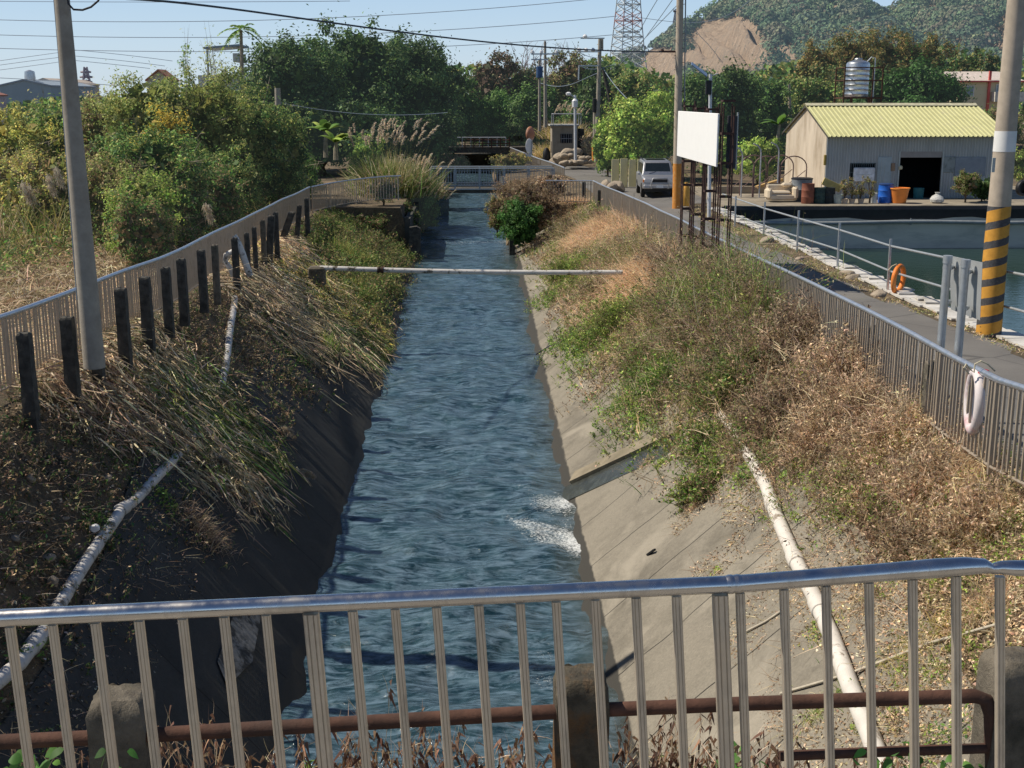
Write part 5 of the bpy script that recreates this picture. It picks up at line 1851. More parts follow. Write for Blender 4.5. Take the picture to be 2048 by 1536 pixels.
# traffic mirror and round sign
q = atY(1061, 268, 96); t = thing('traffic_mirror', 'orange rimmed round traffic mirror seen from the side by the road', 'mirror', (q[0], 96, 0))
MB().tube([(q[0], 96, 0), (q[0], 96, q[2])], .05, 8).build('pole', M_galv, t, world=True)
MB().lathe([(.02, .12), (.3, .10), (.46, .02), (.5, -.05), (.44, -.02), (.02, -.02)], (0, 0, 0), 24).build('mirror_back', mat('orange_shell', (.55, .24, .14), .5, 0, .2, 2, stain=(.6, .55, .5)), t, smooth=True)
o_ = [c_ for c_ in t.children if c_.name.startswith('mirror_back')][0]; o_.location = (0, 0, q[2]); o_.rotation_euler = (PI / 2, .0, .35); o_.scale = (.75, 1.15, 1)
q = atY(1058, 292, 92); t = thing('road_sign', 'round pale road sign back on a thin pole beside the far road', 'sign', (q[0], 92, 0))
MB().tube([(q[0] + .2, 92, -.2), (q[0] + .2, 92, q[2] + .4)], .045, 8).build('pole', M_galv, t, world=True)
MB().lathe([(.02, 0), (.42, 0), (.44, .02), (.42, .04), (.02, .04)], (0, 0, 0), 24).build('disc', M_board, t)
o_ = [c_ for c_ in t.children if c_.name.startswith('disc')][0]; o_.location = (0, 0.0, q[2]); o_.rotation_euler = (PI / 2, 0, .5); o_.scale = (.72, 1.25, 1)
MB().box((q[0] - .05, 91.9, q[2] - .68), (.5, .03, .25)).build('small_plate', M_ins, t, world=True)
# kerb wall round the bend, rubbish bag
o_ = MB().tube([(float(atY(1038, 298, 109)[0]), 109, .15), (float(atY(1070, 298, 107)[0]), 107, .05), (float(atY(1079, 300, 110)[0]), 110, .6), (float(atY(1080, 285, 113)[0]), 113, 1.0)], .09, 8).build('bend_kerb', M_oldc, None, smooth=True); tag(o_, 'pale kerb line curving round the road bend below the far bridge', 'kerb')
o_ = MB().lathe([(.25, 0), (.34, .2), (.3, .7), (.15, 1.0), (.02, 1.05)], (0, 0, 0), 12).build('black_bin', M_rubber, None, smooth=True); o_.location = (float(atY(1093, 305, 101)[0]), 101, 0); tag(o_, 'dark bin bag left of the small hut', 'bin')

# ------------------------------------------------------------------ rocks
M_rock = mat('pale_rock', (.36, .30, .23), .95, 0, .2, 3, stain=(.24, .18, .13), bmp=.8, bd=.04)


def rock(x, y, z, s, sq, label, grp, seed):
    r_ = random.Random(seed)
    bm_ = bpy.data.meshes.new('boulder')
    import bmesh
    bm = bmesh.new(); bmesh.ops.create_icosphere(bm, subdivisions=3, radius=1)
    ph = [(Vector((r_.gauss(0, 1), r_.gauss(0, 1), r_.gauss(0, 1))).normalized(), r_.uniform(.62, .95)) for _ in range(11)]
    for v_ in bm.verts:
        p = v_.co.copy()
        for nrm_, d_ in ph:
            e = p.dot(nrm_)
            if e > d_: p -= nrm_ * (e - d_) * .9
        v_.co = Vector((p.x * s * sq[0], p.y * s * sq[1], p.z * s * sq[2]))
    bm.to_mesh(bm_); bm.free()
    o_ = add_obj('boulder', bm_, M_rock); o_.location = (x, y, z); o_.rotation_euler = (r_.uniform(-.3, .3), r_.uniform(-.3, .3), r_.uniform(0, 6))
    tag(o_, label, 'rock', grp)
    return o_


G = 'rocks piled at the junction'
for i, (px, py, s, lb) in enumerate(((1136, 306, .75, 'large pale boulder highest on the pile against the hut'), (1151, 300, .5, 'pale boulder behind the street lamp'), (1122, 312, .6, 'boulder at the left foot of the hut pile'), (1112, 318, .4, 'small boulder at the left end of the pile'),
                                     (1145, 320, .6, 'broad boulder just left of the lamp pole'))):
    q = atY(px, py, 93); rock(q[0], 93 + .3 * i, max(.1, q[2] - .25), s, (1.2, 1, .8), lb, G, i)
for i in range(30):
    px = 1128 + (i * 37 % 58); py = 327 - (i * 13 % 16) * (1 if px < 1160 else .8)
    q = atZ(px, py + 3, .1)
    Y_ = 88 + (i % 5) * .6
    q = atY(px, py, Y_)
    rock(q[0], Y_, max(.05, q[2]), random.uniform(.22, .4), (1.2, 1, .7), 'one of many small pale stones heaped round the street lamp foot', 'small stones round the lamp foot', 40 + i)
for i, (px, py, Y_, s, lb) in enumerate(((1212, 350, 68, .5, 'large weathered boulder nearest the bright tree, leftmost of the trio'), (1222, 356, 66.5, .38, 'boulder in the middle of the trio by the yellow wall'), (1234, 352, 67, .48, 'large boulder against the foot of the yellow wall'))):
    q = atY(px, py, Y_); rock(q[0], Y_, .25, s, (1.2, 1, .75), lb, 'boulders by the yellow wall', 80 + i)
for i, (px, py, s, lb) in enumerate(((1693, 552, .24, 'grey stone at the verge left of the orange ring'), (1706, 558, .2, 'flat stone beside the verge under the pond railing'), (1535, 484, .28, 'round grey stone on the verge by the second rail post'), (1600, 520, .16, 'small white stone in the verge grass'), (1757, 592, .22, 'low stone at the foot of the orange ring post'), (1880, 640, .14, 'small pale stone near the twin sign poles'), (1800, 582, .18, 'small rounded stone right of the orange ring'))):
    q = hit(px, py); rock(q[0], q[1], q[2] + s * .2, s, (1.2, 1, .55), lb, 'stones along the road verge', 90 + i)
for i, (px, py, s) in enumerate(((190, 1072, .07), (108, 1178, .07))):
    q = hit(px, py); o_ = rock(q[0], q[1], q[2] + .1, s, (1, 1, .9), ['white plastic scrap beside the shaded drain pipe', 'pale round stone left of the shaded drain pipe'][i], None, 120 + i)
    if i == 0: o_.data.materials[0] = M_white

# yellow boundary wall by the bright trees
t = thing('yellow_wall', 'short cream yellow wall half hidden by bright green leaves', 'wall', atY(1255, 352, 70))
A, B_ = atY(1232, 318, 70), atY(1283, 360, 66)
mb = MB()
for k in range(5):
    x0 = A[0] + .45 * k; mb.box((x0, 70.2 - .5 * k * .6, .85), (.42, .12, 1.5 + (0.1 if k % 2 else 0)))
mb.build('panels', mat('cream_yellow', (.66, .60, .36), .7, 0, .08, 2), t, world=True)

# ------------------------------------------------------------------ houses
def house(name, label, px0, px1, pyE, pyR, pyB, Y, depth, wallm, roofm, cat='house', gable=True, trim=None, wins=(), dark=None):
    A, B_ = atY(px0, pyB, Y), atY(px1, pyB, Y)
    ze2, zr2 = atY(px0, pyE, Y)[2], atY((px0 + px1) / 2, pyR, Y)[2]
    x0, x1, zb = A[0], B_[0], min(A[2], 0)
    t = thing(name, label, cat, (x0, Y, zb))
    xm = (x0 + x1) / 2
    if gable:
        MB().prism([(x0, zb), (x1, zb), (x1, ze2), (xm, zr2), (x0, ze2)], Y, Y + depth).build('wall', wallm, t, world=True)
        e = .03 * (x1 - x0)
        th = .02 * (x1 - x0) + .08
        MB().prism([(x0 - e, ze2 - .1), (xm, zr2 + .02), (x1 + e, ze2 - .1), (x1 + e, ze2 + th - .1), (xm, zr2 + th + .02), (x0 - e, ze2 + th - .1)], Y - .3, Y + depth + .3).build('roof', roofm, t, world=True)
    else:
        MB().box((xm, Y + depth / 2, (zb + ze2) / 2), (x1 - x0, depth, ze2 - zb)).build('wall', wallm, t, world=True)
        MB().prism([(Y - .4, ze2), (Y + depth / 2, zr2), (Y + depth + .4, ze2), (Y + depth + .4, ze2 + .12), (Y + depth / 2, zr2 + .12), (Y - .4, ze2 + .12)], x0 - .4, x1 + .4, 'x').build('roof', roofm, t, world=True)
    for (wx, wy0, wx2, wy2) in wins:
        a_, b2 = atY(wx, wy0, Y), atY(wx2, wy2, Y)
        f_ = MB().box(((a_[0] + b2[0]) / 2, Y - .04, (a_[2] + b2[2]) / 2), (b2[0] - a_[0], .08, a_[2] - b2[2])).build('window', mat('window_frame', (.6, .6, .58), .6), t, world=True)
        f2 = MB().box(((a_[0] + b2[0]) / 2, Y - .085, (a_[2] + b2[2]) / 2), (b2[0] - a_[0] - .2, .02, a_[2] - b2[2] - .2))
        g2 = f2.build('pane', mat('far_pane', (.22, .28, .32), .15, bmp=0), f_)
        g2.location = (-t.location[0], -t.location[1], -t.location[2])
    return t


M_cream = mat('cream_wall', (.66, .58, .38), .8, 0, .05, 1)
M_redtrim = mat('red_trim', (.60, .12, .10), .6, 0, .1, 3)
Yh2 = 118
t = house('yellow_house', 'cream yellow house with red trimmed gable behind the shack', 1912, 2032, 164, 143, 240, Yh2, 12, M_cream, mat('pale_house_roof', (.60, .52, .46), .7), gable=False, wins=((1932, 171, 1947, 193), (1992, 168, 2012, 184)))
q = atY(1950, 164, Yh2); MB().box((q[0] + 1, Yh2 - .45, q[2] + .05), (8.2, .12, .14)).build('eave_trim', M_redtrim, t, world=True)
q = atY(1976, 190, Yh2); MB().box((q[0], Yh2 - .1, q[2]), (.22, .2, 4.4)).build('corner_trim', M_redtrim, t, world=True)
q = atY(2015, 172, Yh2); MB().box((q[0] + 1, Yh2 - .5, q[2] - 1.0), (5, .9, .9)).build('balcony', mat('balcony_white', (.6, .57, .5), .7), t, world=True)
M_bgw = mat('pale_blue_cladding', (.32, .40, .44), .7, 0, .08, .3); M_bgr = mat('grey_roof_sheet', (.30, .36, .42), .6, 0, .08, .3)
house('warehouse', 'pale grey blue warehouse with a low gabled roof at the far left', 3, 104, 172, 161, 222, 260, 30, M_bgw, M_bgr, 'warehouse', dark=None)
house('warehouse', 'smaller tan trimmed warehouse right behind the far left one', 60, 124, 168, 158, 222, 290, 30, mat('tan_cladding', (.50, .47, .40), .7), mat('tan_roof', (.50, .43, .36), .7), 'warehouse')
house('brick_house', 'reddish house corner at the very left edge', -40, 5, 190, 185, 240, 120, 1.5, mat('brick_face', (.45, .42, .45), .8), mat('brick_roof', (.35, .16, .12), .8))
house('pale_building', 'pale green building with a red roof edge hidden behind bushes', 298, 348, 160, 142, 230, 98, 2, mat('pale_green_wall', (.50, .52, .42), .8), mat('old_red_roof', (.38, .17, .11), .8), 'building')
# rooftop shelter among the trees
t = thing('rooftop_shelter', 'open sided white house top with flat grey canopy among the trees', 'house', atY(440, 130, 90))
A, B_ = atY(406, 96, 90), atY(478, 90, 90)
MB().box(((A[0] + B_[0]) / 2, 92, (A[2] + B_[2]) / 2), (B_[0] - A[0], 4, .14), ry=-.08).build('canopy', M_bgr, t, world=True)
q = atY(468, 100, 90); MB().box((q[0], 92, q[2] - .5), (.4, 3, .6)).build('wall', mat('white_wall', (.7, .68, .62), .7), t, world=True)
q = atY(409, 110, 90); MB().box((q[0], 91, q[2] - 2.5), (.12, .12, 6)).build('post', M_hook, t, world=True)
q = atY(440, 150, 90); MB().box((q[0] - .3, 92.2, q[2] - 2.5), (2.8, 3, 5)).build('lower_wall', mat('white_wall', (.7, .68, .62), .7), t, world=True)
# rooftop tank on the warehouse
q = atY(60, 155, 262); o_ = MB().lathe([(1.0, -1.2), (1.1, 0), (1.0, 1.2), (.2, 1.5)], (0, 0, 0), 14).tube([(0, 0, -3.5), (0, 0, -1.2)], .5, 6).build('rooftop_tank', M_tank, None, smooth=True)
o_.location = tuple(float(k) for k in q); tag(o_, 'small white tank standing on the far left warehouse roof', 'tank')
# ------------------------------------------------------------------ foliage materials
L_far = leafmat('tree_leaves', .30, .6, (1.75, 1.7, 1.5))
L_near = leafmat('weed_leaves', .35, .6, (1.85, 1.82, 1.75))
L_thick = leafmat('thicket_leaves', .42, .6, (2.15, 2.25, 1.9))
L_straw = leafmat('straw', .38, .7, (1.8, 1.8, 1.75))
M_bark = mat('bark', (.10, .075, .05), .95, 0, .3, 5, bmp=.6)
M_barkp = mat('pale_bark', (.30, .26, .20), .95, 0, .3, 5, bmp=.4)

DKG = [(.052, .090, .028), (.070, .118, .034), (.03, .068, .032), (.08, .14, .045)]
MIDG = [(.08, .155, .038), (.11, .20, .05), (.06, .12, .036)]
BRG = [(.17, .26, .05), (.23, .32, .07), (.12, .20, .045), (.29, .34, .09)]
OLV = [(.20, .215, .07), (.155, .18, .06), (.25, .24, .09), (.12, .155, .055)]
YEL = [(.38, .33, .10), (.30, .28, .09), (.44, .36, .12), (.22, .24, .09)]
GOLD = [(.42, .29, .05), (.36, .26, .05), (.30, .25, .06)]
BRN = [(.21, .15, .09), (.28, .19, .12), (.14, .10, .065), (.17, .14, .075)]
RED = [(.14, .10, .075), (.10, .10, .065), (.085, .11, .055), (.18, .115, .085)]
TAN = [(.48, .395, .275), (.56, .47, .34), (.40, .315, .21), (.30, .235, .155)]
ORG = [(.50, .385, .265), (.57, .45, .325), (.43, .32, .215), (.33, .24, .155)]
DRY = [(.235, .175, .12), (.165, .12, .085), (.33, .25, .17), (.11, .08, .06)]
PLM = [(.42, .37, .29), (.48, .43, .35), (.36, .30, .24)]


def crown_points(c, rad, n, nclump, cr, seed, low=.25, flat=1.0):
    r_ = np.random.default_rng(seed)
    d = unit(r_.normal(size=(nclump, 3)))
    d = np.sign(d) * np.abs(d) ** .75
    d[:, 2] = np.where(d[:, 2] < -low, d[:, 2] * .9, d[:, 2])
    rr = r_.uniform(.4, 1.12, (nclump, 1))
    cc = c + d * rr * rad
    cs = cr * rad.mean() * r_.uniform(.65, 1.35, nclump)
    k = r_.choice(nclump, n, p=cs ** 2 / (cs ** 2).sum())
    u = unit(r_.normal(size=(n, 3)))
    an_ = r_.uniform(.6, 1.5, (nclump, 3))
    P = cc[k] + u * cs[k][:, None] * r_.uniform(.3, 1.1, (n, 1)) ** .6 * an_[k] * np.array([1, 1, .85 * flat])
    P += r_.normal(0, .045, (n, 3)) * rad * (r_.uniform(size=(n, 1)) < .5)
    st = r_.uniform(size=n) < .24
    P[st] += u[st] * (np.abs(r_.normal(0, .17, (n, 1))) * rad)[st]
    return P, u, k, cc, cs


def tree(name, label, px, ptop, pw, Y, cols, n, leaf, zb=0.0, maxx=None, cat='tree', group=None, nclump=46, cr=.27, accent=None, bark=None, twigs=0, pbot=None, ry=None, trunk=True, asp=.55, crown='crown', low=.25, bare=0, hue=None, rough=1.0, mtl=None, w2=None):
    top = atY(px, ptop, Y)
    rx = pw * Y / F / 2
    if maxx is not None: top[0] = min(top[0], maxx - rx * 1.15)
    n = int(n * 1.7); leaf = leaf * .72; nclump = int(nclump * 1.8); cr = cr * .74
    zc_bot = min(atY(px, pbot, Y)[2], zb + .3) if pbot else zb + .25
    rz = max(.6, (top[2] - zc_bot) / 2)
    c = np.array([top[0], Y, zc_bot + rz])
    rad = np.array([rx, ry or min(rx, rz * 1.2), rz])
    seed = int(px * 7 + ptop * 13 + Y)
    t = thing(name, label, cat, (top[0], Y, zb), group=group)
    P, u, k, cc, cs = crown_points(c, rad * .86, n, nclump, cr, seed, low)
    r_ = np.random.default_rng(seed + 1)
    vb = VB()
    P[:, 2] = np.maximum(P[:, 2], zb + .02 + r_.uniform(0, .3, n))
    u = unit(u + .8 * (P - c) / rad)
    C = palette(cols, n, .25)
    clb = r_.normal(1, .2, nclump)
    C = C * np.clip(clb[k], .55, 1.5)[:, None]
    if accent is not None:
        ac, frac = accent
        sel_cl = r_.uniform(size=nclump) < frac
        sel = sel_cl[k] & (r_.uniform(size=n) < .8)
        C[sel] = palette(ac, int(sel.sum()), .2)
    Nn = u + r_.normal(0, .55, (n, 3)) + np.array([0, 0, .25])
    vb.leaves(P, Nn, leaf * r_.uniform(.6, 1.4, n), np.clip(C, .004, .9), asp)
    # inner filler leaves, colour darkened to imitate shade inside the crown
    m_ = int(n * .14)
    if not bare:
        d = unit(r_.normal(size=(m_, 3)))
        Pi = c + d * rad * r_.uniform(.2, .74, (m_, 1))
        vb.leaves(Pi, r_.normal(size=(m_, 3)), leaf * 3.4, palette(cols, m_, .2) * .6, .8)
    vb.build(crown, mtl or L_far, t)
    if trunk:
        mb = MB()
        base = Vector((top[0], Y, zb - .15))
        mid = Vector((top[0] + r_.uniform(-.08, .08) * rx, Y, zc_bot + rz * .55))
        tr = max(.05, rx * .055)
        mb.tube([base, base.lerp(mid, .5) + Vector((r_.uniform(-.1, .1) * rx * .5, 0, 0)), mid], [tr, tr * .8, tr * .5], 9)
        for i in range(min(nclump, 22)):
            s_ = base.lerp(mid, r_.uniform(.35, 1))
            e = Vector(tuple(cc[i]))
            mb.tube([s_, s_.lerp(e, .5) + Vector((0, 0, .06 * rz)), e], [tr * .38, tr * .22, tr * .08], 6)
        for i in range(twigs):
            e = Vector(tuple(cc[i % nclump])); dd_ = (e - Vector(tuple(c)))
            f_ = e + dd_ * r_.uniform(.1, .55) + Vector(tuple(r_.normal(0, .12 * rx, 3)))
            mb.tube([Vector(tuple(c)).lerp(e, .5), e, f_], [tr * .22, tr * .14, tr * .04], 4)
            for q_ in range(2):
                g2 = e.lerp(f_, r_.uniform(.2, .8)); mb.tube([g2, g2 + Vector(tuple(r_.normal(0, .13 * rx, 3))) + Vector((0, 0, .06 * rx))], [tr * .09, tr * .03], 3)
        mb.build('trunk', bark or M_bark, t, world=True, smooth=True)
    return t


# ------------------------------------------------------------------ big trees behind the canal head
T = tree
GB = 'tall dense dark trees behind the far end of the canal'
T('broadleaf_tree', 'tall dark tree next to the palm, left dome of the big dark trees', 570, 58, 215, 86, DKG, 15000, .34, pbot=300, group=GB, nclump=70, cr=.24)
T('broadleaf_tree', 'tallest dark tree, middle dome of the big dark trees', 715, 34, 240, 92, DKG, 20000, .34, pbot=300, group=GB, nclump=90, cr=.20)
T('broadleaf_tree', 'dark tree with a ragged right edge, right dome of the big dark trees', 828, 66, 190, 95, DKG + [(.06, .10, .035)], 14000, .34, pbot=305, group=GB, nclump=70, cr=.21)
T('broadleaf_tree', 'lower dark tree filling the shade below the three big domes', 640, 190, 330, 84, DKG, 12000, .36, pbot=335, nclump=70, cr=.2)
T('broadleaf_tree', 'dark bushy tree hanging over the far canal left bank', 845, 215, 150, 90, DKG, 7000, .3, pbot=330, nclump=40)
T('broadleaf_tree', 'mid green tree just right of the big dark domes', 905, 150, 110, 112, DKG + MIDG, 8000, .34, pbot=300, nclump=45)
T('reddish_tree', 'tree with reddish brown new leaves behind the canal end', 985, 98, 105, 122, RED, 8000, .36, pbot=280, nclump=48, cr=.22)
T('reddish_tree', 'brownish purple tree to the right of the taller reddish one', 1050, 120, 110, 124, RED + DKG, 8000, .36, pbot=280, nclump=48, cr=.22)
T('broadleaf_tree', 'bright mid green tree in front of the reddish ones', 985, 175, 120, 114, MIDG, 7000, .32, pbot=300, nclump=45)
T('broadleaf_tree', 'green tree right behind the small hut', 1075, 165, 110, 112, MIDG + DKG, 8000, .32, pbot=300, nclump=45)
T('broadleaf_tree', 'khaki topped tree left of the junction pole', 1145, 98, 130, 128, OLV + RED + [(.17, .13, .08)], 9000, .36, pbot=290, nclump=52, cr=.22)
T('broadleaf_tree', 'dark tree straight behind the junction pole', 1195, 105, 95, 122, DKG, 7000, .34, pbot=300, nclump=40)
T('broadleaf_tree', 'olive green tree under the pylon foot', 1265, 128, 120, 110, MIDG + OLV, 8000, .34, pbot=300, nclump=46)
T('broadleaf_tree', 'dim green tree between the hut and the bright tree', 1160, 195, 90, 108, DKG + MIDG, 5500, .3, pbot=300, nclump=36)
T('mango_tree', 'sunlit bright green tree above the yellow wall and the parked car', 1285, 180, 170, 76, BRG, 16000, .26, pbot=362, nclump=64, cr=.21, zb=0)
T('mango_tree', 'bright green low tree between the junction pole and the yellow wall', 1218, 235, 75, 80, BRG + MIDG, 5500, .24, pbot=350, nclump=30)
T('broadleaf_tree', 'dark tree with a rounded top right behind the centre pole', 1395, 140, 130, 84, DKG + MIDG, 10000, .30, pbot=330, nclump=52)
T('broadleaf_tree', 'tall dark green tree between billboard and shack, left of two', 1462, 112, 120, 88, DKG, 10000, .32, pbot=340, nclump=52)
T('broadleaf_tree', 'dark green tree between billboard and shack, right of two', 1535, 150, 110, 92, DKG + MIDG, 8000, .32, pbot=340, nclump=44)
T('leafy_shrub', 'sunlit yellow green shrub behind the arched hoops', 1520, 275, 95, 70, BRG, 3500, .22, pbot=345, nclump=24)
T('leafy_shrub', 'shady green shrub behind the rebar columns', 1440, 270, 80, 72, MIDG + BRG, 3000, .22, pbot=350, nclump=22)
T('broadleaf_tree', 'dull green tree behind the slim pale pole left of the tank', 1625, 140, 130, 104, MIDG + OLV, 8000, .34, pbot=300, nclump=44)
T('glossy_tree', 'round glossy dark green tree right of the water tank', 1828, 108, 205, 84, [(.035, .085, .022), (.05, .12, .03), (.025, .06, .018)], 15000, .34, pbot=280, nclump=60, cr=.22, asp=.42)
G2 = 'orange brown tinged trees on the low rise behind the tank'
HUE = [(.17, .135, .05), (.12, .125, .045), (.07, .105, .035), (.20, .14, .055)]
for i, (px, pt, pw, Y, lb) in enumerate(((1640, 82, 120, 135, 'leftmost olive tree of the orange tinged rise'), (1705, 55, 120, 142, 'orange brown tree left of the highest one on the rise'), (1770, 52, 120, 146, 'highest orange brown tree on the rise'), (1850, 64, 130, 146, 'dark orange tinged tree right of the highest one on the rise'), (1925, 88, 120, 142, 'dark tree near the right end of the rise'), (1975, 105, 60, 138, 'small dark tree at the right end of the rise'), (1700, 130, 150, 125, 'green and orange tree low on the rise behind the tank'))):
    T('hillside_tree', lb, px, pt, pw, Y, HUE if i < 4 else DKG + HUE[:2], 8000, .42, pbot=250, group=G2, nclump=60, cr=.2)
T('leafy_shrub', 'bushes beside the yellow house foot', 2000, 205, 110, 96, MIDG + OLV + BRN, 3500, .26, pbot=270, nclump=28)
T('leafy_shrub', 'pale green shrub at the right edge beyond the striped pole', 2050, 290, 60, 70, OLV + BRG, 2000, .2, pbot=345, nclump=18)
# bare branched tree top
t = thing('bare_tree', 'leafless pinkish brown twiggy tree top above the far trees', 'tree', atY(1095, 200, 150))
mb = MB()
r_ = random.Random(4)
base = Vector(tuple(float(k) for k in atY(1095, 180, 150)))
for i in range(46):
    a0 = base + Vector((r_.uniform(-3.5, 3.5), r_.uniform(-1, 1), r_.uniform(-1, 1.5)))
    e = a0 + Vector((r_.uniform(-1.6, 1.6), 0, r_.uniform(2.2, 4.6)))
    mb.tube([a0, a0.lerp(e, .5) + Vector((r_.uniform(-.3, .3), 0, 0)), e], [.06, .04, .015], 4)
    for k in range(3):
        f_ = a0.lerp(e, r_.uniform(.3, .9)); mb.tube([f_, f_ + Vector((r_.uniform(-1, 1), 0, r_.uniform(.4, 1.3)))], [.03, .01], 3)
mb.build('trunk', mat('pink_twigs', (.26, .20, .20), .9), t, world=True)

# far wood behind everything
vb = VB()
n = 26000
X = rng.uniform(-110, 110, n); Yw = rng.uniform(150, 175, n)
ht = np.interp(X, [-110, -60, -35, -10, 10, 30, 60, 110], [3, 3.5, 6, 8.0, 9, 9, 10, 9]) * (.75 + .5 * vnoise(X * .12, X * 0, 3))
P = np.stack([X, Yw, ht * rng.uniform(0, 1, n) ** .6], 1)
vb.leaves(P, rng.normal(size=(n, 3)) + np.array([0, -.6, .5]), .8, palette(DKG + MIDG + OLV, n, .25) * (.7 + .7 * vnoise(X * .4, P[:, 2] * .5, 8))[:, None], .7)
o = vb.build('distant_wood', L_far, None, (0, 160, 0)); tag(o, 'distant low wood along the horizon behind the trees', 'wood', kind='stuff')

# ------------------------------------------------------------------ left thicket
GL = 'shrubs and small trees of the left thicket'
for (nm, lb, px, pt, pw, Y, cols, n, lf_, pb, kw) in (
    ('shrub', 'yellowish shrub at the far left edge under the reddish house', 20, 208, 150, 56, YEL + YEL + OLV, 6000, .20, 400, {}),
    ('shrub', 'olive shrub left of the leaning pole', 105, 200, 120, 58, OLV + MIDG, 5000, .20, 400, {}),
    ('shrub', 'grey green twiggy shrub just right of the leaning pole', 205, 180, 130, 56, OLV + BRN, 6000, .20, 400, {}),
    ('small_tree', 'feathery olive tree reaching the pale hidden building', 300, 128, 200, 54, OLV, 8000, .19, 400, {}),
    ('small_tree', 'feathery olive brown tree in front of the rooftop shelter', 415, 130, 190, 56, OLV + [(.12, .12, .05)], 9000, .19, 400, {}),
    ('small_tree', 'broad olive tree left of the banana plant', 520, 165, 190, 58, OLV + DKG, 9000, .2, 400, {}),
    ('small_tree', 'dark green small tree between the thicket and the banana plant', 620, 225, 130, 60, DKG + OLV, 6000, .2, 390, {}),
    ('golden_tree', 'small tree carrying golden yellow leaves in the middle of the thicket', 325, 190, 100, 44, OLV + GOLD, 5000, .13, 330, {'accent': (GOLD, .55)}),
    ('shrub', 'dark green shrub below the golden leaves', 330, 250, 190, 40, DKG + MIDG + OLV, 8000, .16, 440, {}),
    ('shrub', 'light green sunlit shrub nearest the fence in the thicket', 300, 330, 130, 35, BRG + OLV + OLV, 4500, .12, 455, {}),
    ('shrub', 'brown leafed twiggy shrub in the thicket behind the fence', 455, 295, 170, 40, BRN + OLV + DKG, 7500, .14, 450, {}),
    ('shrub', 'dark brown and green shrub near the far fence bend', 560, 320, 150, 46, BRN + DKG + MIDG, 6500, .15, 420, {}),
    ('shrub', 'glossy dark shrub with sunlit leaves beside the fence bend', 650, 300, 130, 64, DKG + MIDG, 5500, .16, 385, {}),
    ('shrub', 'grey brown leafless looking shrub right of the leaning pole', 215, 300, 150, 38, BRN + OLV, 6500, .12, 450, {}),
    ('shrub', 'dim brown shrub at the left edge among reeds', 90, 290, 190, 42, BRN + OLV + YEL, 7500, .14, 460, {}),
    ('shrub', 'dim yellow brown reeds shrub at the extreme left', 0, 290, 120, 44, YEL + BRN, 4500, .14, 450, {}),
    ('shrub', 'green shrub low behind the fence middle', 430, 400, 110, 34.5, MIDG + BRN, 3500, .11, 470, {}),
    ('sapling', 'sparse upright sapling sticking out above the thicket', 362, 65, 50, 70, OLV + MIDG, 700, .22, 200, {'bare': 1, 'nclump': 12}),
    ('sapling', 'wispy sapling left of the palm', 425, 50, 80, 72, OLV, 700, .2, 200, {'bare': 1, 'nclump': 16}),
):
    if nm != 'sapling':
        pw *= 1.22; n = int(n * 1.25); pb += 25
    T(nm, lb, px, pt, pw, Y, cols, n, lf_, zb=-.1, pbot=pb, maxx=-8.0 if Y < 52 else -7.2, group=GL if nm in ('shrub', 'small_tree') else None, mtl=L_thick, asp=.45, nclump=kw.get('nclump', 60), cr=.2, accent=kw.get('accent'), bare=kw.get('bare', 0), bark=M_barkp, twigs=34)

# palm
P0 = atY(484, 150, 80); Pt = atY(482, 60, 80)
t = thing('areca_palm', 'slim palm with a few fronds above the left tree line', 'palm', P0)
MB().tube([P0, (P0 + Pt) / 2, Pt], [.13, .11, .09], 8).build('trunk', M_barkp, t, world=True, smooth=True)
for k in range(10):
    a2 = k * 2.4; el = .9 - .13 * k
    d = np.array([[math.cos(a2) * math.cos(el), math.sin(a2) * math.cos(el) * .6, math.sin(el)]])
    vb = VB()
    Ls = 1.5 if k > 1 else 1.2
    for s in np.linspace(.15, 1, 14):
        p = Pt + d[0] * Ls * s + np.array([0, 0, -.9 * s * s * (1 - .3 * (k < 2))])
        sd_ = np.cross(d[0], [0, 0, 1]); sd_ /= np.linalg.norm(sd_)
        for q in (-1, 1):
            vb.blades(np.array([p]), np.array([sd_ * q * .8 + d[0] * .8]), .5 * (1.1 - s * .6), .09, palette(MIDG + BRG, 1, .2), .5)
    vb.build('frond', L_near, t)
# banana plants
def banana(label, px, pb, Y, h, nleaf, L, pal, seed):
    r_ = np.random.default_rng(seed)
    q = atY(px, pb, Y); base = np.array([q[0], Y, q[2]])
    t = thing('banana_plant', label, 'banana plant', base)
    MB().tube([base, base + np.array([0, 0, h * .5]), base + np.array([.05, 0, h])], [.14, .11, .06], 8).build('stem', M_barkp, t, world=True, smooth=True)
    for k in range(nleaf):
        a2 = r_.uniform(0, 6.28); el = r_.uniform(.5, 1.3)
        d = np.array([math.cos(a2) * math.cos(el), math.sin(a2) * math.cos(el), math.sin(el)])
        sd_ = np.cross(d, [0, 0, 1]); sd_ /= np.linalg.norm(sd_)
        c0 = palette(pal, 1, .2)[0]
        vb = VB(); V = []; C = []
        ns = 9
        for i in range(ns + 1):
            s = i / ns
            p = base + np.array([0, 0, h * .92]) + d * L * s + np.array([0, 0, -L * .55 * s * s])
            wd = L * .17 * math.sin(min(1, s * 1.05 + .06) * PI) ** .6
            V += [p - sd_ * wd - np.array([0, 0, wd * .3]), p, p + sd_ * wd - np.array([0, 0, wd * .3])]
            C += [c0] * 3
        Q = []
        for i in range(ns):
            Q += [[3 * i, 3 * i + 1, 3 * i + 4, 3 * i + 3], [3 * i + 1, 3 * i + 2, 3 * i + 5, 3 * i + 4]]
        vb._add(np.array(V), np.array(Q), np.array(C))
        vb.build('leaf', L_near, t)
banana('banana plant with bright green leaves between thicket and dark trees', 652, 315, 66, 1.5, 10, 1.5, BRG + MIDG, 3)
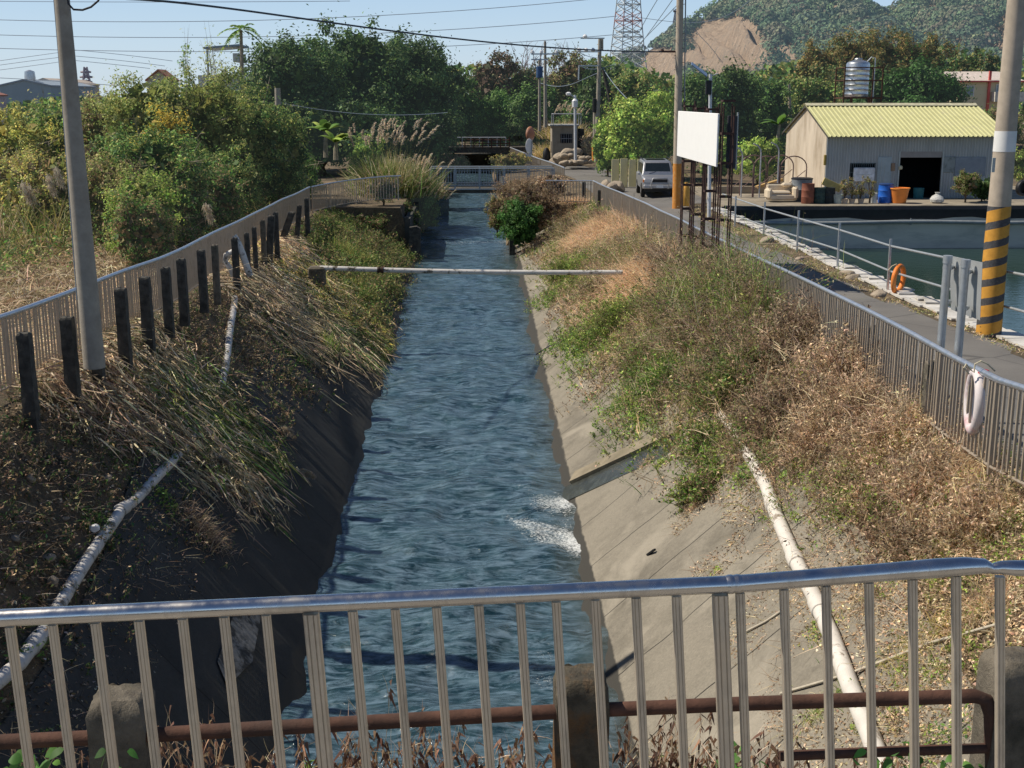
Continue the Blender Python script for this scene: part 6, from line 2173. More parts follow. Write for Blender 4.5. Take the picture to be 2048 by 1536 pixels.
banana('second banana plant low beside the pampas grass', 672, 320, 64, 1.0, 8, 1.5, MIDG + BRG, 4)
banana('dark banana leaves behind the shack gable', 1555, 300, 72, 1.6, 5, 1.5, MIDG, 5)

# ------------------------------------------------------------------ ornamental and pampas grasses
def pampas(label, px, pb, Y, h, wpx, nb, npl, seed, pal=MIDG + OLV + TAN, zb=None, plume=PLM, pl=.55, group=None):
    q = atY(px, pb, Y); base = np.array([q[0], Y, q[2] if zb is None else zb])
    t = thing('pampas_grass', label, 'grass clump', base, group=group)
    R = wpx * Y / F / 2
    vb = VB()
    P = base + np.stack([rng.normal(0, R * .45, nb), rng.normal(0, R * .4, nb), rng.uniform(0, .1, nb)], 1)
    D = np.stack([rng.normal(0, .3, nb), rng.normal(0, .3, nb), np.ones(nb)], 1) + (P - base) / max(R, .1) * .35
    vb.blades(P, D, rng.uniform(.5, 1.0, nb) * h, .035, palette(pal, nb, .2), rng.uniform(.15, .55, nb), 4)
    vb.build('blades', L_near, t)
    vp = VB()
    for i in range(npl):
        p = base + np.array([rng.normal(0, R * .38), rng.normal(0, R * .4), 0])
        dd = unit(np.array([[rng.normal(0, .18) + (p[0] - base[0]) / R * .25, rng.normal(0, .15), 1]]))[0]
        hh = h * rng.uniform(.85, 1.15)
        tp = p + dd * hh
        m_ = 80
        s = rng.uniform(0, 1, m_)
        PP = tp + dd * (s[:, None] * pl) + np.stack([s * s * .12, 0 * s, -s * s * .1], 1)
        DD = dd + rng.normal(0, .35, (m_, 3))
        vp.blades(PP, DD, .17, .045, palette(plume, m_, .15), .4, 2)
        vp.blades(np.array([p]), np.array([dd]), hh, .012, palette(YEL, 1), .02, 3)
    vp.build('plumes', L_straw, t)
    return t


pampas('tall pampas grass with pinkish white plumes on the far left bank', 785, 368, 64, 3.1, 110, 5200, 46, 1, zb=0)
pampas('smaller pampas grass with loose white plumes by the footbridge end', 840, 378, 66, 1.7, 75, 2400, 22, 2, zb=-.3)
pampas('pale dry pampas clump behind the small hut roof', 1130, 262, 104, 2.4, 75, 1600, 20, 3, pal=TAN + YEL, zb=1.6)
pampas('dry tall grass clump left of the small hut', 1095, 290, 103, 2.2, 45, 1000, 10, 4, pal=TAN + YEL, zb=0)
T('leafy_shrub', 'bright green bush left of the tall pampas grass', 735, 268, 80, 66, BRG + MIDG, 3500, .16, pbot=345, nclump=26)
T('leafy_shrub', 'dark hanging shrub over the left wall below the footbridge', 845, 370, 70, 65, MIDG + DKG, 4500, .15, zb=-1.6, pbot=470, nclump=30, ry=1.0)
T('ivy_mound', 'ivy smothering the end of the short fence', 765, 352, 70, 57, DKG + BRN, 3500, .10, zb=.2, pbot=405, nclump=30, ry=.5)
T('leafy_shrub', 'sunlit yellow green mound beside the far bridge', 1008, 262, 100, 119, BRG + YEL, 4000, .2, pbot=300, nclump=30)
T('leafy_shrub', 'brown and green scrub on the bank between footbridge and far bridge', 1018, 304, 80, 88, BRN + OLV + YEL, 3500, .16, zb=-.6, pbot=348, nclump=34)
T('leafy_shrub', 'dark scrub on the far right canal bank', 905, 305, 70, 90, DKG + BRN, 2500, .16, zb=-.8, pbot=345, nclump=26)
T('leafy_shrub', 'dry brown scrub right beside the guard hut', 1185, 270, 60, 100, BRN + TAN, 2500, .16, zb=0, pbot=312, nclump=24)
# bushes at the right water edge by the sill
T('green_bush', 'glossy green bush overhanging the right water edge by the sill', 1042, 388, 92, 56, [(.05, .12, .03), (.08, .18, .045), (.035, .08, .025)], 5000, .12, zb=-1.3, pbot=505, nclump=40, cr=.22, mtl=L_near, asp=.45)
T('brown_bush', 'leafless brown bush behind the green one on the right bank', 1062, 350, 165, 58, DRY + BRN, 8500, .09, zb=-.7, pbot=470, nclump=60, cr=.2, mtl=L_near, asp=.3)
T('brown_bush', 'small grey green bush at the left side of the glossy green bush', 995, 385, 50, 59, BRN + OLV, 2500, .09, zb=-1.4, pbot=470, nclump=26, mtl=L_near)
# shack garden
T('bonsai_tree', 'round potted garden tree with orange green leaves right of the doorway', 1935, 352, 58, 57.5, OLV + MIDG + BRN, 2500, .09, zb=.2, pbot=392, nclump=22, mtl=L_near, asp=.4)
T('potted_shrub', 'dark low shrub at the foot of the shack right corner', 1965, 380, 70, 58, DKG, 1800, .10, zb=.2, pbot=404, nclump=18, mtl=L_near)
for i, (px, lb) in enumerate(((1690, 'leftmost wispy potted plant on the yard edge'), (1705, 'middle wispy potted plant on the yard edge'), (1722, 'rightmost wispy potted plant on the yard edge'), (1741, 'small wispy plant beside the white bucket'))):
    T('potted_plant', lb, px, 378, 26, 57.1, OLV + BRN, 420, .08, zb=.35, pbot=400, nclump=10, bare=1, mtl=L_near, group='wispy potted plants along the yard edge')

# ------------------------------------------------------------------ right bank weeds
def scatter(n, x0, x1, y0, y1, ns=1.0, thr=.0, seed=5, power=1.0):
    X = rng.uniform(x0, x1, n); Y = y0 + (y1 - y0) * rng.uniform(0, 1, n) ** power
    if thr > 0:
        k = fbm(X * ns, Y * ns * .6, seed, 3) > thr
        X, Y = X[k], Y[k]
    return X, Y


def ground_pts(X, Y, lift=.0):
    return np.stack([X, Y, hzv(X, Y) + lift], 1)


def weeds(name, label, X, Y, h, pal, leafpal, nleaf, leaf, lean=.25, mtl=None, hvar=.3, w=.012, leafh=.15, seed=1, cat='weeds', greens=None, clump=5, cr_=.22, asp=.36):
    """Tufts of thin arching stems with small drooping leaves along them; each tuft has its own height and colour."""
    n = len(X)
    nc = max(4, n // clump)
    ci = rng.permutation(n)[:nc]
    own = rng.integers(0, nc, n)
    hh = np.broadcast_to(np.asarray(h, float), (n,))
    cxy = np.stack([X[ci], Y[ci]], 1)
    off = rng.normal(0, cr_, (n, 2))
    X, Y = cxy[own, 0] + off[:, 0], cxy[own, 1] + off[:, 1] * 1.2
    X = np.clip(X, -6.5, 6.25)
    P = ground_pts(X, Y, -.02)
    hc = hh[ci] * np.clip(rng.normal(1, .32, nc), .35, 1.7)
    tone = np.clip(rng.normal(1, .28, nc), .5, 1.7)
    D = np.stack([off[:, 0] * 1.8 + rng.normal(-.06, lean, n), off[:, 1] * 1.8 + rng.normal(0, lean, n), np.ones(n)], 1)
    H = np.minimum(hc[own] * np.clip(rng.normal(1, hvar, n), .35, 1.6), np.maximum(hh[ci][own] * 1.25, .2))
    isg = np.zeros(nc, bool)
    if greens is not None:
        gp, thr, gs = greens
        isg = (fbm(cxy[:, 0] * .7 + 9, cxy[:, 1] * .45, gs, 3) + rng.normal(0, .05, nc)) > thr
    vb = VB()
    Cst = palette(pal, n, .2) * tone[own][:, None]
    g_ = isg[own]
    if g_.any(): Cst[g_] = palette(greens[0], int(g_.sum()), .2) * .8
    bd = rng.uniform(0, .45, n)
    vb.blades(P, D, H, w, Cst, bd, 4, curl=.18)
    Du = unit(D)
    k = np.repeat(np.arange(n), 3)
    s = rng.uniform(.25, .95, len(k))[:, None]

    def along(k, s):
        return P[k] + Du[k] * H[k][:, None] * s * (1 - .25 * bd[k][:, None] * s) + np.array([0, 0, -1]) * H[k][:, None] * bd[k][:, None] * s * s
    vb.blades(along(k, s), Du[k] + rng.normal(0, .7, (len(k), 3)), H[k] * rng.uniform(.2, .5, len(k)), w * .6, Cst[k], .2, 2, curl=.25)
    m_ = n * nleaf
    k = rng.integers(0, n, m_)
    s = rng.uniform(leafh, 1, m_)[:, None]
    PL = along(k, s) + rng.normal(0, .09, (m_, 3)) * H[k][:, None]
    PL[:, 2] = np.maximum(PL[:, 2], P[k][:, 2] + .02)
    tt = tone[own][k][:, None]
    CL = palette(leafpal, m_, .3) * tt
    gsel = g_[k] & (rng.uniform(size=m_) < .85)
    if gsel.any(): CL[gsel] = palette(greens[0], int(gsel.sum()), .22) * tt[gsel]
    sz = leaf * rng.uniform(.4, 1.7, m_)
    vb.leaves(PL, rng.normal(size=(m_, 3)) + np.array([0, 0, .3]), sz, CL, asp)
    o = vb.build(name, mtl or L_near, None, (float(X.mean()), float(Y.mean()), float(P[:, 2].mean())))
    tag(o, label, cat, kind='stuff')
    return o


# lower limit of weeds on the right slope (bare concrete shows near the water)
def xlow(Y):
    return np.interp(Y, [12, 16, 19, 21, 22.5, 24, 30, 38, 50, 58], [5.3, 4.6, 4.3, 3.6, 3.3, 3.1, 2.75, 2.5, 2.4, 2.3])


ORGC = []
for (px, py, R) in ((1285, 575, 1.0), (1250, 470, .75), (1190, 480, 1.0), (1150, 410, .7), (1300, 575, .45), (1330, 480, .45), (1260, 420, .6)):
    q = hit(px, py); ORGC.append((q[0], q[1], R))
X, Y = scatter(13500, 2.3, 6.1, 17, 59, .5, .0, power=.8)
k = (X > xlow(Y) + .9 * (fbm(X * .8, Y * .8, 4, 3) - .45)) & (rng.uniform(size=len(X)) < np.clip(.3 + (X - xlow(Y)) * 1.1, .25, 1))
for (ex, ey, er) in ORGC:
    k &= ((X - ex) / er) ** 2 + ((Y - ey) / (er * 2.2)) ** 2 > 1
X, Y = X[k], Y[k]
weeds('bank_weeds', 'tangled brown and green weeds covering the right bank', X, Y, np.interp(X, [3, 4.0, 6.0], [.6, 1.0, 1.15]) * np.interp(Y, [18, 24, 28, 32, 50, 58], [.85, 1.05, .9, .5, .45, .6]) * (1 + 1.0 * (X > 5.0) * (Y > 24) * (Y < 44)), DRY + TAN, DRY + [(.42, .30, .19)], 6, .062, w=.017, greens=(BRG + OLV + MIDG, .575, 31))
# green margin weeds, nearer the water
X, Y = scatter(2600, 2.4, 4.6, 19.5, 44, .5, .0)
xl_ = xlow(Y)
k = (X > xl_ - .1 + .5 * (fbm(X, Y, 8, 2) - .5)) & (X < xl_ + 1.1) & (fbm(X * .6, Y * .35, 77, 2) > .44)
X, Y = X[k], Y[k]
weeds('green_weeds', 'low bright green weeds along the edge of the right concrete slope', X, Y, .5, MIDG + DRY, BRG + MIDG, 20, .065, greens=None, cat='weeds')
# near right brown mass
X, Y = scatter(3800, 4.3, 5.75, 12.5, 21, .5, 0)
k = (X > xlow(Y) + .5 * (fbm(X, Y, 14, 3) - .4)) & (fbm(X * 1.1, Y * .7, 55, 2) > .36)
X, Y = X[k], Y[k]
weeds('dry_weeds', 'curled dry brown weeds on the near right bank by the fence', X, Y, .50, DRY + ORG, DRY, 14, .045, greens=(BRG, .60, 17), w=.008)
# bottom right litter and grass
X, Y = scatter(7500, 3.7, 6.2, 8.0, 16.5, .5, 0)
k = (X > np.interp(Y, [8, 10, 13.5, 16.5], [4.0, 4.1, 4.5, 4.8]) + .4 * (fbm(X * 2, Y * 2, 6, 2) - .5)) & (fbm(X * 1.5, Y * 1.1, 65, 3) > .40)
X, Y = X[k], Y[k]
weeds('dry_weeds', 'mixed dry weeds at the lower right behind the near railing', X, Y, .26, DRY + TAN, DRY + TAN, 10, .035, greens=(BRG, .56, 18), w=.006)


def tussock(name, label, px, py, R, h, nb, pal, lean=(0, 0), bend=.6, w=.012, group=None, mtl=None, cat='grass clump', ysq=1.0, seg=4):
    q = hit(px, py)
    t = VB()
    P = np.stack([q[0] + rng.normal(0, R * .5, nb), q[1] + rng.normal(0, R * .5 * ysq, nb), np.zeros(nb)], 1)
    P[:, 2] = hzv(P[:, 0], P[:, 1]) - .02
    D = np.stack([rng.normal(lean[0], .35, nb), rng.normal(lean[1], .35, nb), np.ones(nb) * .9], 1)
    t.blades(P, D, h * rng.uniform(.5, 1.15, nb), w, palette(pal, nb, .2), np.clip(rng.normal(bend, .2, nb), .05, 1.1), seg)
    o = t.build(name, mtl or L_straw, None, q)
    tag(o, label, cat, group)
    return o


X, Y = scatter(5200, 2.7, 6.1, 31, 52, .5, 0)
k = (X > xlow(Y) + .35) & (fbm(X * .6 + 3, Y * .3, 41, 2) > .40)
X, Y = X[k], Y[k]; n = len(X)
vb = VB()
vb.blades(ground_pts(X, Y, -.02), np.stack([rng.normal(-.4, .35, n), rng.normal(-.3, .35, n), np.ones(n)], 1), rng.uniform(.35, .75, n), .022, palette(ORG, n, .2), rng.uniform(.4, .9, n), 4)
o = vb.build('dry_grass', L_straw, None, (4.5, 42, 0)); tag(o, 'thin orange dry grass between the clumps on the far right bank', 'grass', kind='stuff')
GT = 'clumps of dry orange grass on the right bank'
for (px, py, R, h, nb, lb) in ((1285, 560, 1.25, 1.25, 4600, 'big orange dry grass clump by the right end of the crossing pipe'), (1250, 470, .75, .95, 2400, 'orange dry grass clump above and behind the biggest one'), (1190, 470, 1.3, 1.15, 4200, 'pale orange grass clump near the brown leafless bush'),
                             (1150, 410, .7, .7, 1500, 'orange dry grass clump furthest along the right bank'), (1300, 575, .6, .7, 1100, 'thin orange grass clump below the end of the crossing pipe'), (1330, 480, .5, .6, 800, 'small orange grass clump close to the fence'), (1260, 420, .6, .6, 1000, 'brown orange grass clump under the far fence rail')):
    tussock('dry_grass_clump', lb, px, py, R, h * 1.05, int(nb * 1.4), ORG, (-.35, -.25), .6, .024, GT, ysq=1.8)
for (px, py, R, h, nb, pal, lb) in ((1720, 790, .35, .65, 900, ORG + TAN, 'upright orange grass tuft by the third concrete post'), (1930, 960, .42, .75, 1100, ORG, 'arching orange grass tuft under the white life ring'), (1700, 860, .4, .5, 800, ORG + DRY, 'tangled orange grass at the middle of the near right bank'),
                                   (1990, 1040, .4, .6, 800, ORG + TAN, 'orange grass tuft at the right edge above the railing'), (1400, 800, .3, .7, 500, YEL + ORG, 'tall yellowish grass tuft above the white pipe end'), (1205, 640, .4, .7, 650, BRG + YEL, 'fresh yellow green grass tuft in the middle of the right bank'),
                                   (1150, 560, .35, .6, 500, YEL + BRG, 'yellow grass tuft under the crossing pipe at the right bank'), (1395, 1010, .22, .4, 500, ORG + DRY, 'reddish dry tuft on the concrete left of the white pipe'), (1300, 925, .18, .35, 260, TAN + ORG, 'pale dry tuft beside the side drain chute'),
                                   (1840, 1290, .4, .35, 700, TAN + YEL, 'matted straw grass at the lower right behind the railing'), (1650, 1420, .25, .3, 400, TAN + BRG, 'straw and green tuft by the pipe at the lower right'), (1990, 1200, .35, .4, 600, TAN + ORG, 'straw grass at the right edge below the rail'), (1750, 1200, .3, .35, 400, TAN + DRY, 'sparse straw grass right of the white pipe')):
    tussock('grass_tuft', lb, px, py, R, h, nb, pal, (-.25, -.2), .6, .009, None)

# leafy sprays: little green vines
def spray(label, px, py, R, h, n, pal, leaf=.05, name='leafy_weed', cat='weed'):
    q = hit(px, py)
    X = q[0] + rng.normal(0, R * .5, n); Y = q[1] + rng.normal(0, R * .7, n)
    vb = VB()
    P = ground_pts(X, Y)
    st_ = P[::6]
    vb.blades(st_, np.stack([rng.normal(-.2, .5, len(st_)), rng.normal(-.1, .5, len(st_)), np.ones(len(st_))], 1), h, .008, palette(DRY + MIDG, len(st_), .2), .4, 3)
    P[:, 2] += rng.uniform(0.02, 1, n) ** 1.3 * h * np.exp(-((X - q[0]) ** 2 + (Y - q[1]) ** 2) / (R * R))
    vb.leaves(P, rng.normal(size=(n, 3)) * .7 + np.array([-.3, -.2, .8]), leaf * rng.uniform(.6, 1.4, n), palette(pal, n, .22), .55)
    o = vb.build(name, L_near, None, q); tag(o, label, cat, kind='stuff')


for (px, py, R, h, n, pal, lb) in ((1500, 950, .35, .3, 700, BRG + MIDG, 'green leafy vine wrapping the upper white pipe'), (1580, 960, .3, .25, 400, MIDG + BRG, 'green vine right of the upper white pipe'), (1320, 935, .15, .18, 160, BRG, 'tiny bright weed at the side drain chute'),
                                   (1430, 1150, .15, .12, 120, BRG, 'small green sprig on the concrete just above the railing'), (1240, 820, .5, .3, 800, MIDG + BRG, 'leafy vine trailing down onto the sunlit concrete'), (1180, 800, .25, .15, 130, MIDG, 'sparse trailing vine tip on the concrete above the water'),
                                   (1640, 1270, .25, .25, 350, BRG + YEL, 'green yellow weed wrapped round the pipe below the rail'), (1700, 1010, .35, .2, 350, MIDG, 'low green plant in dry weeds right of the pipe'), (1480, 730, .6, .45, 900, BRG + MIDG, 'bright green shrub patch in the brown weeds'),
                                   (1230, 690, .5, .4, 900, BRG, 'bright yellow green patch at the middle edge of the right bank'), (1410, 640, .5, .4, 600, MIDG + BRG, 'green patch among the brown weeds near the fence'), (1540, 1160, .1, .1, 60, BRG, 'tiny sprig beside the pipe above the rail'), (1880, 1500, .35, .25, 500, BRG + MIDG, 'green weed at the lower right corner')):
    spray(lb, px, py, R, h, n, pal, .06 if py < 1100 else .04)

# verge grass between road and tiles
X = rng.uniform(9.55, 10.7, 5200); Y = 15 + 42 * rng.uniform(0, 1, 5200)
k = fbm(X * 1.5, Y * 1.2, 91, 3) > .42
X, Y = X[k], Y[k]
vb = VB(); n = len(X)
vb.blades(ground_pts(X, Y), np.stack([rng.normal(0, .9, n), rng.normal(0, .9, n), np.ones(n)], 1), rng.uniform(.08, .28, n), .012, palette(TAN + YEL + DRY, n, .25), .5, 3)
m_ = 4000; k = rng.integers(0, n, m_)
vb.leaves(ground_pts(X[k], Y[k], .02) + rng.normal(0, .04, (m_, 3)), rng.normal(size=(m_, 3)) + np.array([0, 0, 2.0]), .06, palette(TAN + DRY + OLV, m_, .3), .5)
o = vb.build('verge_grass', L_straw, None, (10, 34, 0)); tag(o, 'dry verge grass between the road and the white tiles', 'grass', kind='stuff')
# verge near the wall and around the far road
X = rng.uniform(8, 14, 1800); Y = rng.uniform(66, 82, 1800); k = X > np.interp(Y, [66, 82], [10.5, 9.6]); X, Y = X[k], Y[k]; n = len(X)
vb = VB(); vb.blades(ground_pts(X, Y), rng.normal(0, .8, (n, 3)) + np.array([0, 0, 1]), .3, .02, palette(TAN + OLV, n, .2), .4)
o = vb.build('verge_grass', L_straw, None, (10, 74, 0)); tag(o, 'dry grass below the yellow wall and boulders', 'grass', kind='stuff')

# ------------------------------------------------------------------ left bank
# low dark undergrowth
X, Y = scatter(9000, -6.3, -3.3, 10, 54, .6, 0, power=1.2)
top_ = np.interp(Y, [10, 14, 20, 26, 34, 44, 54], [-4.7, -4.5, -4.2, -3.9, -3.6, -3.4, -3.2])
k = X < top_ + .5 * (fbm(X, Y, 3, 2) - .5)
X, Y = X[k], Y[k]
weeds('bank_undergrowth', 'dark low weeds and litter on the shaded left bank', X, Y, .26, DRY + DKG, DRY + DKG + BRN, 10, .05, greens=(MIDG, .60, 5), w=.008)
# green brush further along
X, Y = scatter(4200, -6.1, -2.9, 35, 55, .6, 0)
weeds('bank_brush', 'green and brown brush on the left bank beyond the crossing pipe', X, Y, np.interp(X, [-6, -5, -4, -3], [.25, .4, .7, .6]), DKG + BRN, DKG + BRN + OLV, 15, .08, greens=(MIDG + OLV, .56, 6))
# cut reeds: long straws lying down the slope
def cut_reeds(label, px, py, rx_, ry_, n, L, pal, dirx=.75, diry=-.45, spread=1.7, name='cut_reeds', lift=.24, w=.026):
    """Cut stalks lying in sheaves; every sheaf has its own direction, tone and bend."""
    q = hit(px, py)
    n = int(n * 1.35)
    ns = max(6, n // 12)
    sx = q[0] + rng.normal(0, rx_ * .5, ns); sy = q[1] + rng.normal(0, ry_ * .5, ns)
    ang = math.atan2(diry, dirx) + rng.normal(0, .62 * spread, ns)
    tone = np.clip(rng.normal(1.15, .35, ns), .35, 2.0)
    sl_ = np.clip(rng.normal(1, .4, ns), .25, 1.6)
    own = rng.integers(0, ns, n)
    X = sx[own] + rng.normal(0, .13, n); Y = sy[own] + rng.normal(0, .2, n)
    P = ground_pts(X, Y, 0)
    P[:, 2] += rng.uniform(.0, lift, n) + .03
    a_ = ang[own] + rng.normal(0, .22, n)
    stray = rng.uniform(size=n) < .18
    a_[stray] = rng.uniform(-PI, PI, int(stray.sum()))
    dx, dy = np.cos(a_), np.sin(a_)
    eps = .3
    dz = (hzv(X + dx * eps, Y + dy * eps) - hzv(X, Y)) / eps
    D = np.stack([dx, dy, dz + rng.uniform(.0, .4, n)], 1)
    LL = L * .62 * sl_[own] * rng.choice([1, .7, .4], n)
    vb = VB()
    vb.blades(P, D, LL, w, palette(pal, n, .22) * tone[own][:, None], rng.uniform(.05, .35, n), 5, curl=.25)
    # broken leaf bits in between
    m_ = n // 2
    k = rng.integers(0, n, m_)
    vb.leaves(P[k] + rng.normal(0, .12, (m_, 3)) * np.array([1, 1, .3]), rng.normal(size=(m_, 3)) + np.array([0, 0, 1.0]), .09 * rng.uniform(.4, 1.6, m_), palette(pal, m_, .3), .2)
    o = vb.build(name, L_straw, None, q); tag(o, label, 'cut reeds', kind='stuff')


RD = TAN + [(.20, .175, .12), (.13, .12, .08)]
for (px, py, a_, b2, n, L, pal, lb) in ((640, 580, 1.6, 3.0, 3200, 1.2, TAN + YEL, 'heap of pale cut reeds draped down the bank below the crossing pipe'), (560, 610, 1.6, 3.0, 3200, 1.2, RD, 'pale cut reeds spread across the middle of the left bank'), (690, 660, 1.2, 3.0, 1900, 1.0, RD + MIDG, 'greenish cut reeds reaching down towards the water'),
                                       (290, 705, 1.0, 1.8, 1900, .9, RD, 'cut reeds lying by the drain pipe in the near left bank'), (430, 850, 1.1, 1.8, 2000, .95, RD + MIDG + OLV, 'greenish straws fanned over the dark lining'), (250, 800, 1.0, 1.6, 900, 1.0, TAN + DRY, 'broken straw below the leaning pole'),
                                       (560, 500, 1.0, 2.5, 1500, 1.2, TAN + ORG, 'straw heap near the grey bent hose'), (130, 790, .8, 1.2, 600, .5, TAN + DRY, 'short straw litter at the feet of the nearest posts'), (450, 950, .7, 1.2, 700, .7, RD, 'sparse straws trailing down near the water on the left')):
    cut_reeds(lb, px, py, a_, b2, n, L, pal)
# seed heads in the cut reeds
def seedhead(px, py, L, ang, label, r=.07):
    q = hit(px, py, .15)
    n = 420
    s = rng.uniform(0, 1, n)
    d = np.array([math.cos(ang), -math.sin(ang) * .7, -.35 * math.cos(ang)])
    d /= np.linalg.norm(d)
    P = q + d * (s[:, None] * L) + rng.normal(0, r * .35, (n, 3)) * np.sin(np.clip(s, .05, .95) * PI)[:, None]
    vb = VB()
    vb.blades(P, d + rng.normal(0, .4, (n, 3)), .10, .009, palette(TAN + PLM, n, .12) * .75, .3, 2)
    o = vb.build('seed_head', L_straw, None, q); tag(o, label, 'seed head', 'fluffy seed heads among the cut reeds')


for (px, py, L, an, lb) in ((385, 510, .35, -1.4, 'pale fluffy seed head standing between the eighth and ninth posts'), (500, 672, .32, .2, 'round tan seed head right of the drain pipe bend'), (270, 830, .35, .3, 'fluffy seed head in the near litter left of the pipe'), (310, 862, .35, 1.0, 'pale seed head hanging above the drain pipe collar'),
                            (285, 670, .28, .1, 'tan seed head at the foot of the fourth post'), (490, 820, .3, .9, 'slim seed head on the dark lining'), (560, 852, .3, .7, 'slim seed head lowest on the dark lining'), (585, 752, .28, 1.0, 'small brown seed head in the middle of the reeds'), (690, 640, .35, .5, 'cream seed head near the water end of the reeds'),
                            (660, 545, .35, 1.2, 'tan seed head at the left end of the crossing pipe'), (395, 610, .3, .8, 'buff seed head behind the straws near the seventh post'), (165, 722, .25, .2, 'pinkish seed head between the first posts'), (600, 938, .3, .6, 'thin seed head pointing to the water at the left'), (430, 905, .4, 1.0, 'long drooping seed head right of the drain pipe'), (250, 850, .3, .4, 'grey pink seed head in the dark litter')):
    seedhead(px, py, L, an, lb)
tussock('grass_tuft', 'reddish dry grass tuft beside the shaded drain pipe', 400, 1060, .35, .55, 600, ORG + DRY, (.5, -.3), .6, .008)
tussock('grass_tuft', 'spiky green grass tuft in the middle of the left reeds', 655, 700, .25, .6, 260, BRG, (.1, 0), .25, .014)
tussock('grass_tuft', 'tall yellowish grass tuft just below the crossing pipe on the left', 725, 590, .4, .8, 700, YEL + MIDG, (.1, -.1), .4, .013, ysq=1.6)
tussock('grass_tuft', 'green grass tuft behind the crossing pipe on the left bank', 700, 515, .5, .8, 700, MIDG + YEL, (.1, -.1), .4, .014, ysq=1.6)
spray('small green leaves over the drain pipe on the left', 330, 1010, .25, .25, 350, BRG + MIDG, .05)
spray('green sprig crossing the shaded pipe near its bend', 205, 1060, .25, .2, 260, MIDG, .05)
spray('leafy weed lying at the left water edge', 790, 705, .25, .2, 200, BRG, .05)
spray('green weed by the first fence posts', 60, 770, .3, .25, 200, BRG + MIDG, .05)

# straw heaps on the path and dead reed mounds beyond the fence
def mound(label, X0, X1, Y0, Y1, n, L, pal, hh, name='straw', bend=.8, w=.02, dirz=.7, cat='straw', kind='stuff'):
    X = rng.uniform(X0, X1, n); Y = rng.uniform(Y0, Y1, n)
    P = ground_pts(X, Y, 0)
    P[:, 2] += hh * fbm(X * .5, Y * .4, 61, 2) * rng.uniform(0, 1, n)
    D = np.stack([rng.normal(0, .8, n), rng.normal(-.2, .8, n), np.abs(rng.normal(dirz, .3, n))], 1)
    vb = VB(); vb.blades(P, D, L * rng.uniform(.5, 1.2, n), w, palette(pal, n, .25), bend * rng.uniform(.5, 1.2, n), 4)
    o = vb.build(name, L_straw, None, (float((X0 + X1) / 2), float((Y0 + Y1) / 2), 0)); tag(o, label, cat, kind=kind)


mound('trampled tan straw covering the path behind the left fence', -9.2, -6.8, 15, 50, 9000, .5, TAN + ORG, .15, dirz=.15, w=.016)
mound('drooping grey dead reeds beyond the path on the left', -16, -9.2, 20, 40, 9000, 1.3, TAN + BRN + [(.27, .23, .16), (.36, .30, .2)], .6, 'dead_reeds', w=.022, cat='reeds')
mound('dark green and brown standing reeds at the left edge', -22, -12, 30, 44, 6000, 1.9, DKG + BRN + OLV, .8, 'standing_reeds', bend=.5, w=.03, dirz=1.3, cat='reeds')
vb = VB(); n = 42000
X = rng.uniform(-26, -9.3, n); Y = rng.uniform(29, 62, n)
k = fbm(X * .5, Y * .4, 301, 2) > .25 + .25 * (Y < 36)
X, Y = X[k], Y[k]; n = len(X)
P = ground_pts(X, Y, 0); P[:, 2] += rng.uniform(0, 1, n) ** .8 * 2.1 * fbm(X * .7, Y * .5, 302, 3)
vb.leaves(P, rng.normal(size=(n, 3)) + np.array([-.3, -.3, .6]), .11 * rng.uniform(.5, 1.5, n), palette(BRN + OLV + MIDG, n, .3) * (.5 + fbm(X * 1.2, Y, 303, 3))[:, None], .45)
o = vb.build('scrub_undergrowth', L_thick, None, (-15, 45, 0)); tag(o, 'leafy scrub filling the ground of the left thicket', 'scrub', kind='stuff')
mound('low undergrowth beneath the left thicket', -24, -8, 38, 62, 9000, .9, BRN + OLV + DKG, .5, 'undergrowth', bend=.6, w=.03, dirz=1.0, cat='undergrowth')
for (px, py, lb) in ((45, 365, 'pinkish reed plume near the left edge'), (95, 350, 'tan reed plume left of the leaning pole'), (110, 335, 'pale reed plume behind the leaning pole left side'), (230, 385, 'tan reed plume at the foot of the light green shrub'), (55, 370, 'drooping tan plume low at the left edge'), (410, 405, 'slim white plume in front of the thicket')):
    q = atY(px, py, 36)
    n = 260; s = rng.uniform(0, 1, n); d = np.array([.25, 0, -.9])
    P = q + d * s[:, None] * .55 + rng.normal(0, .05, (n, 3))
    vb = VB(); vb.blades(P, d + rng.normal(0, .4, (n, 3)), .14, .014, palette(PLM, n, .12) * .8, .3, 2)
    b0 = np.array([[q[0] - .3, 36.2, -.1]]); D = np.array([q]) + np.array([[0, 0, .1]]) - b0
    vb.blades(b0, D, float(np.linalg.norm(D)), .012, palette(TAN, 1), .0, 2)
    o = vb.build('reed_plume', L_straw, None, q); tag(o, lb, 'reed plume', 'reed plumes left of the fence')

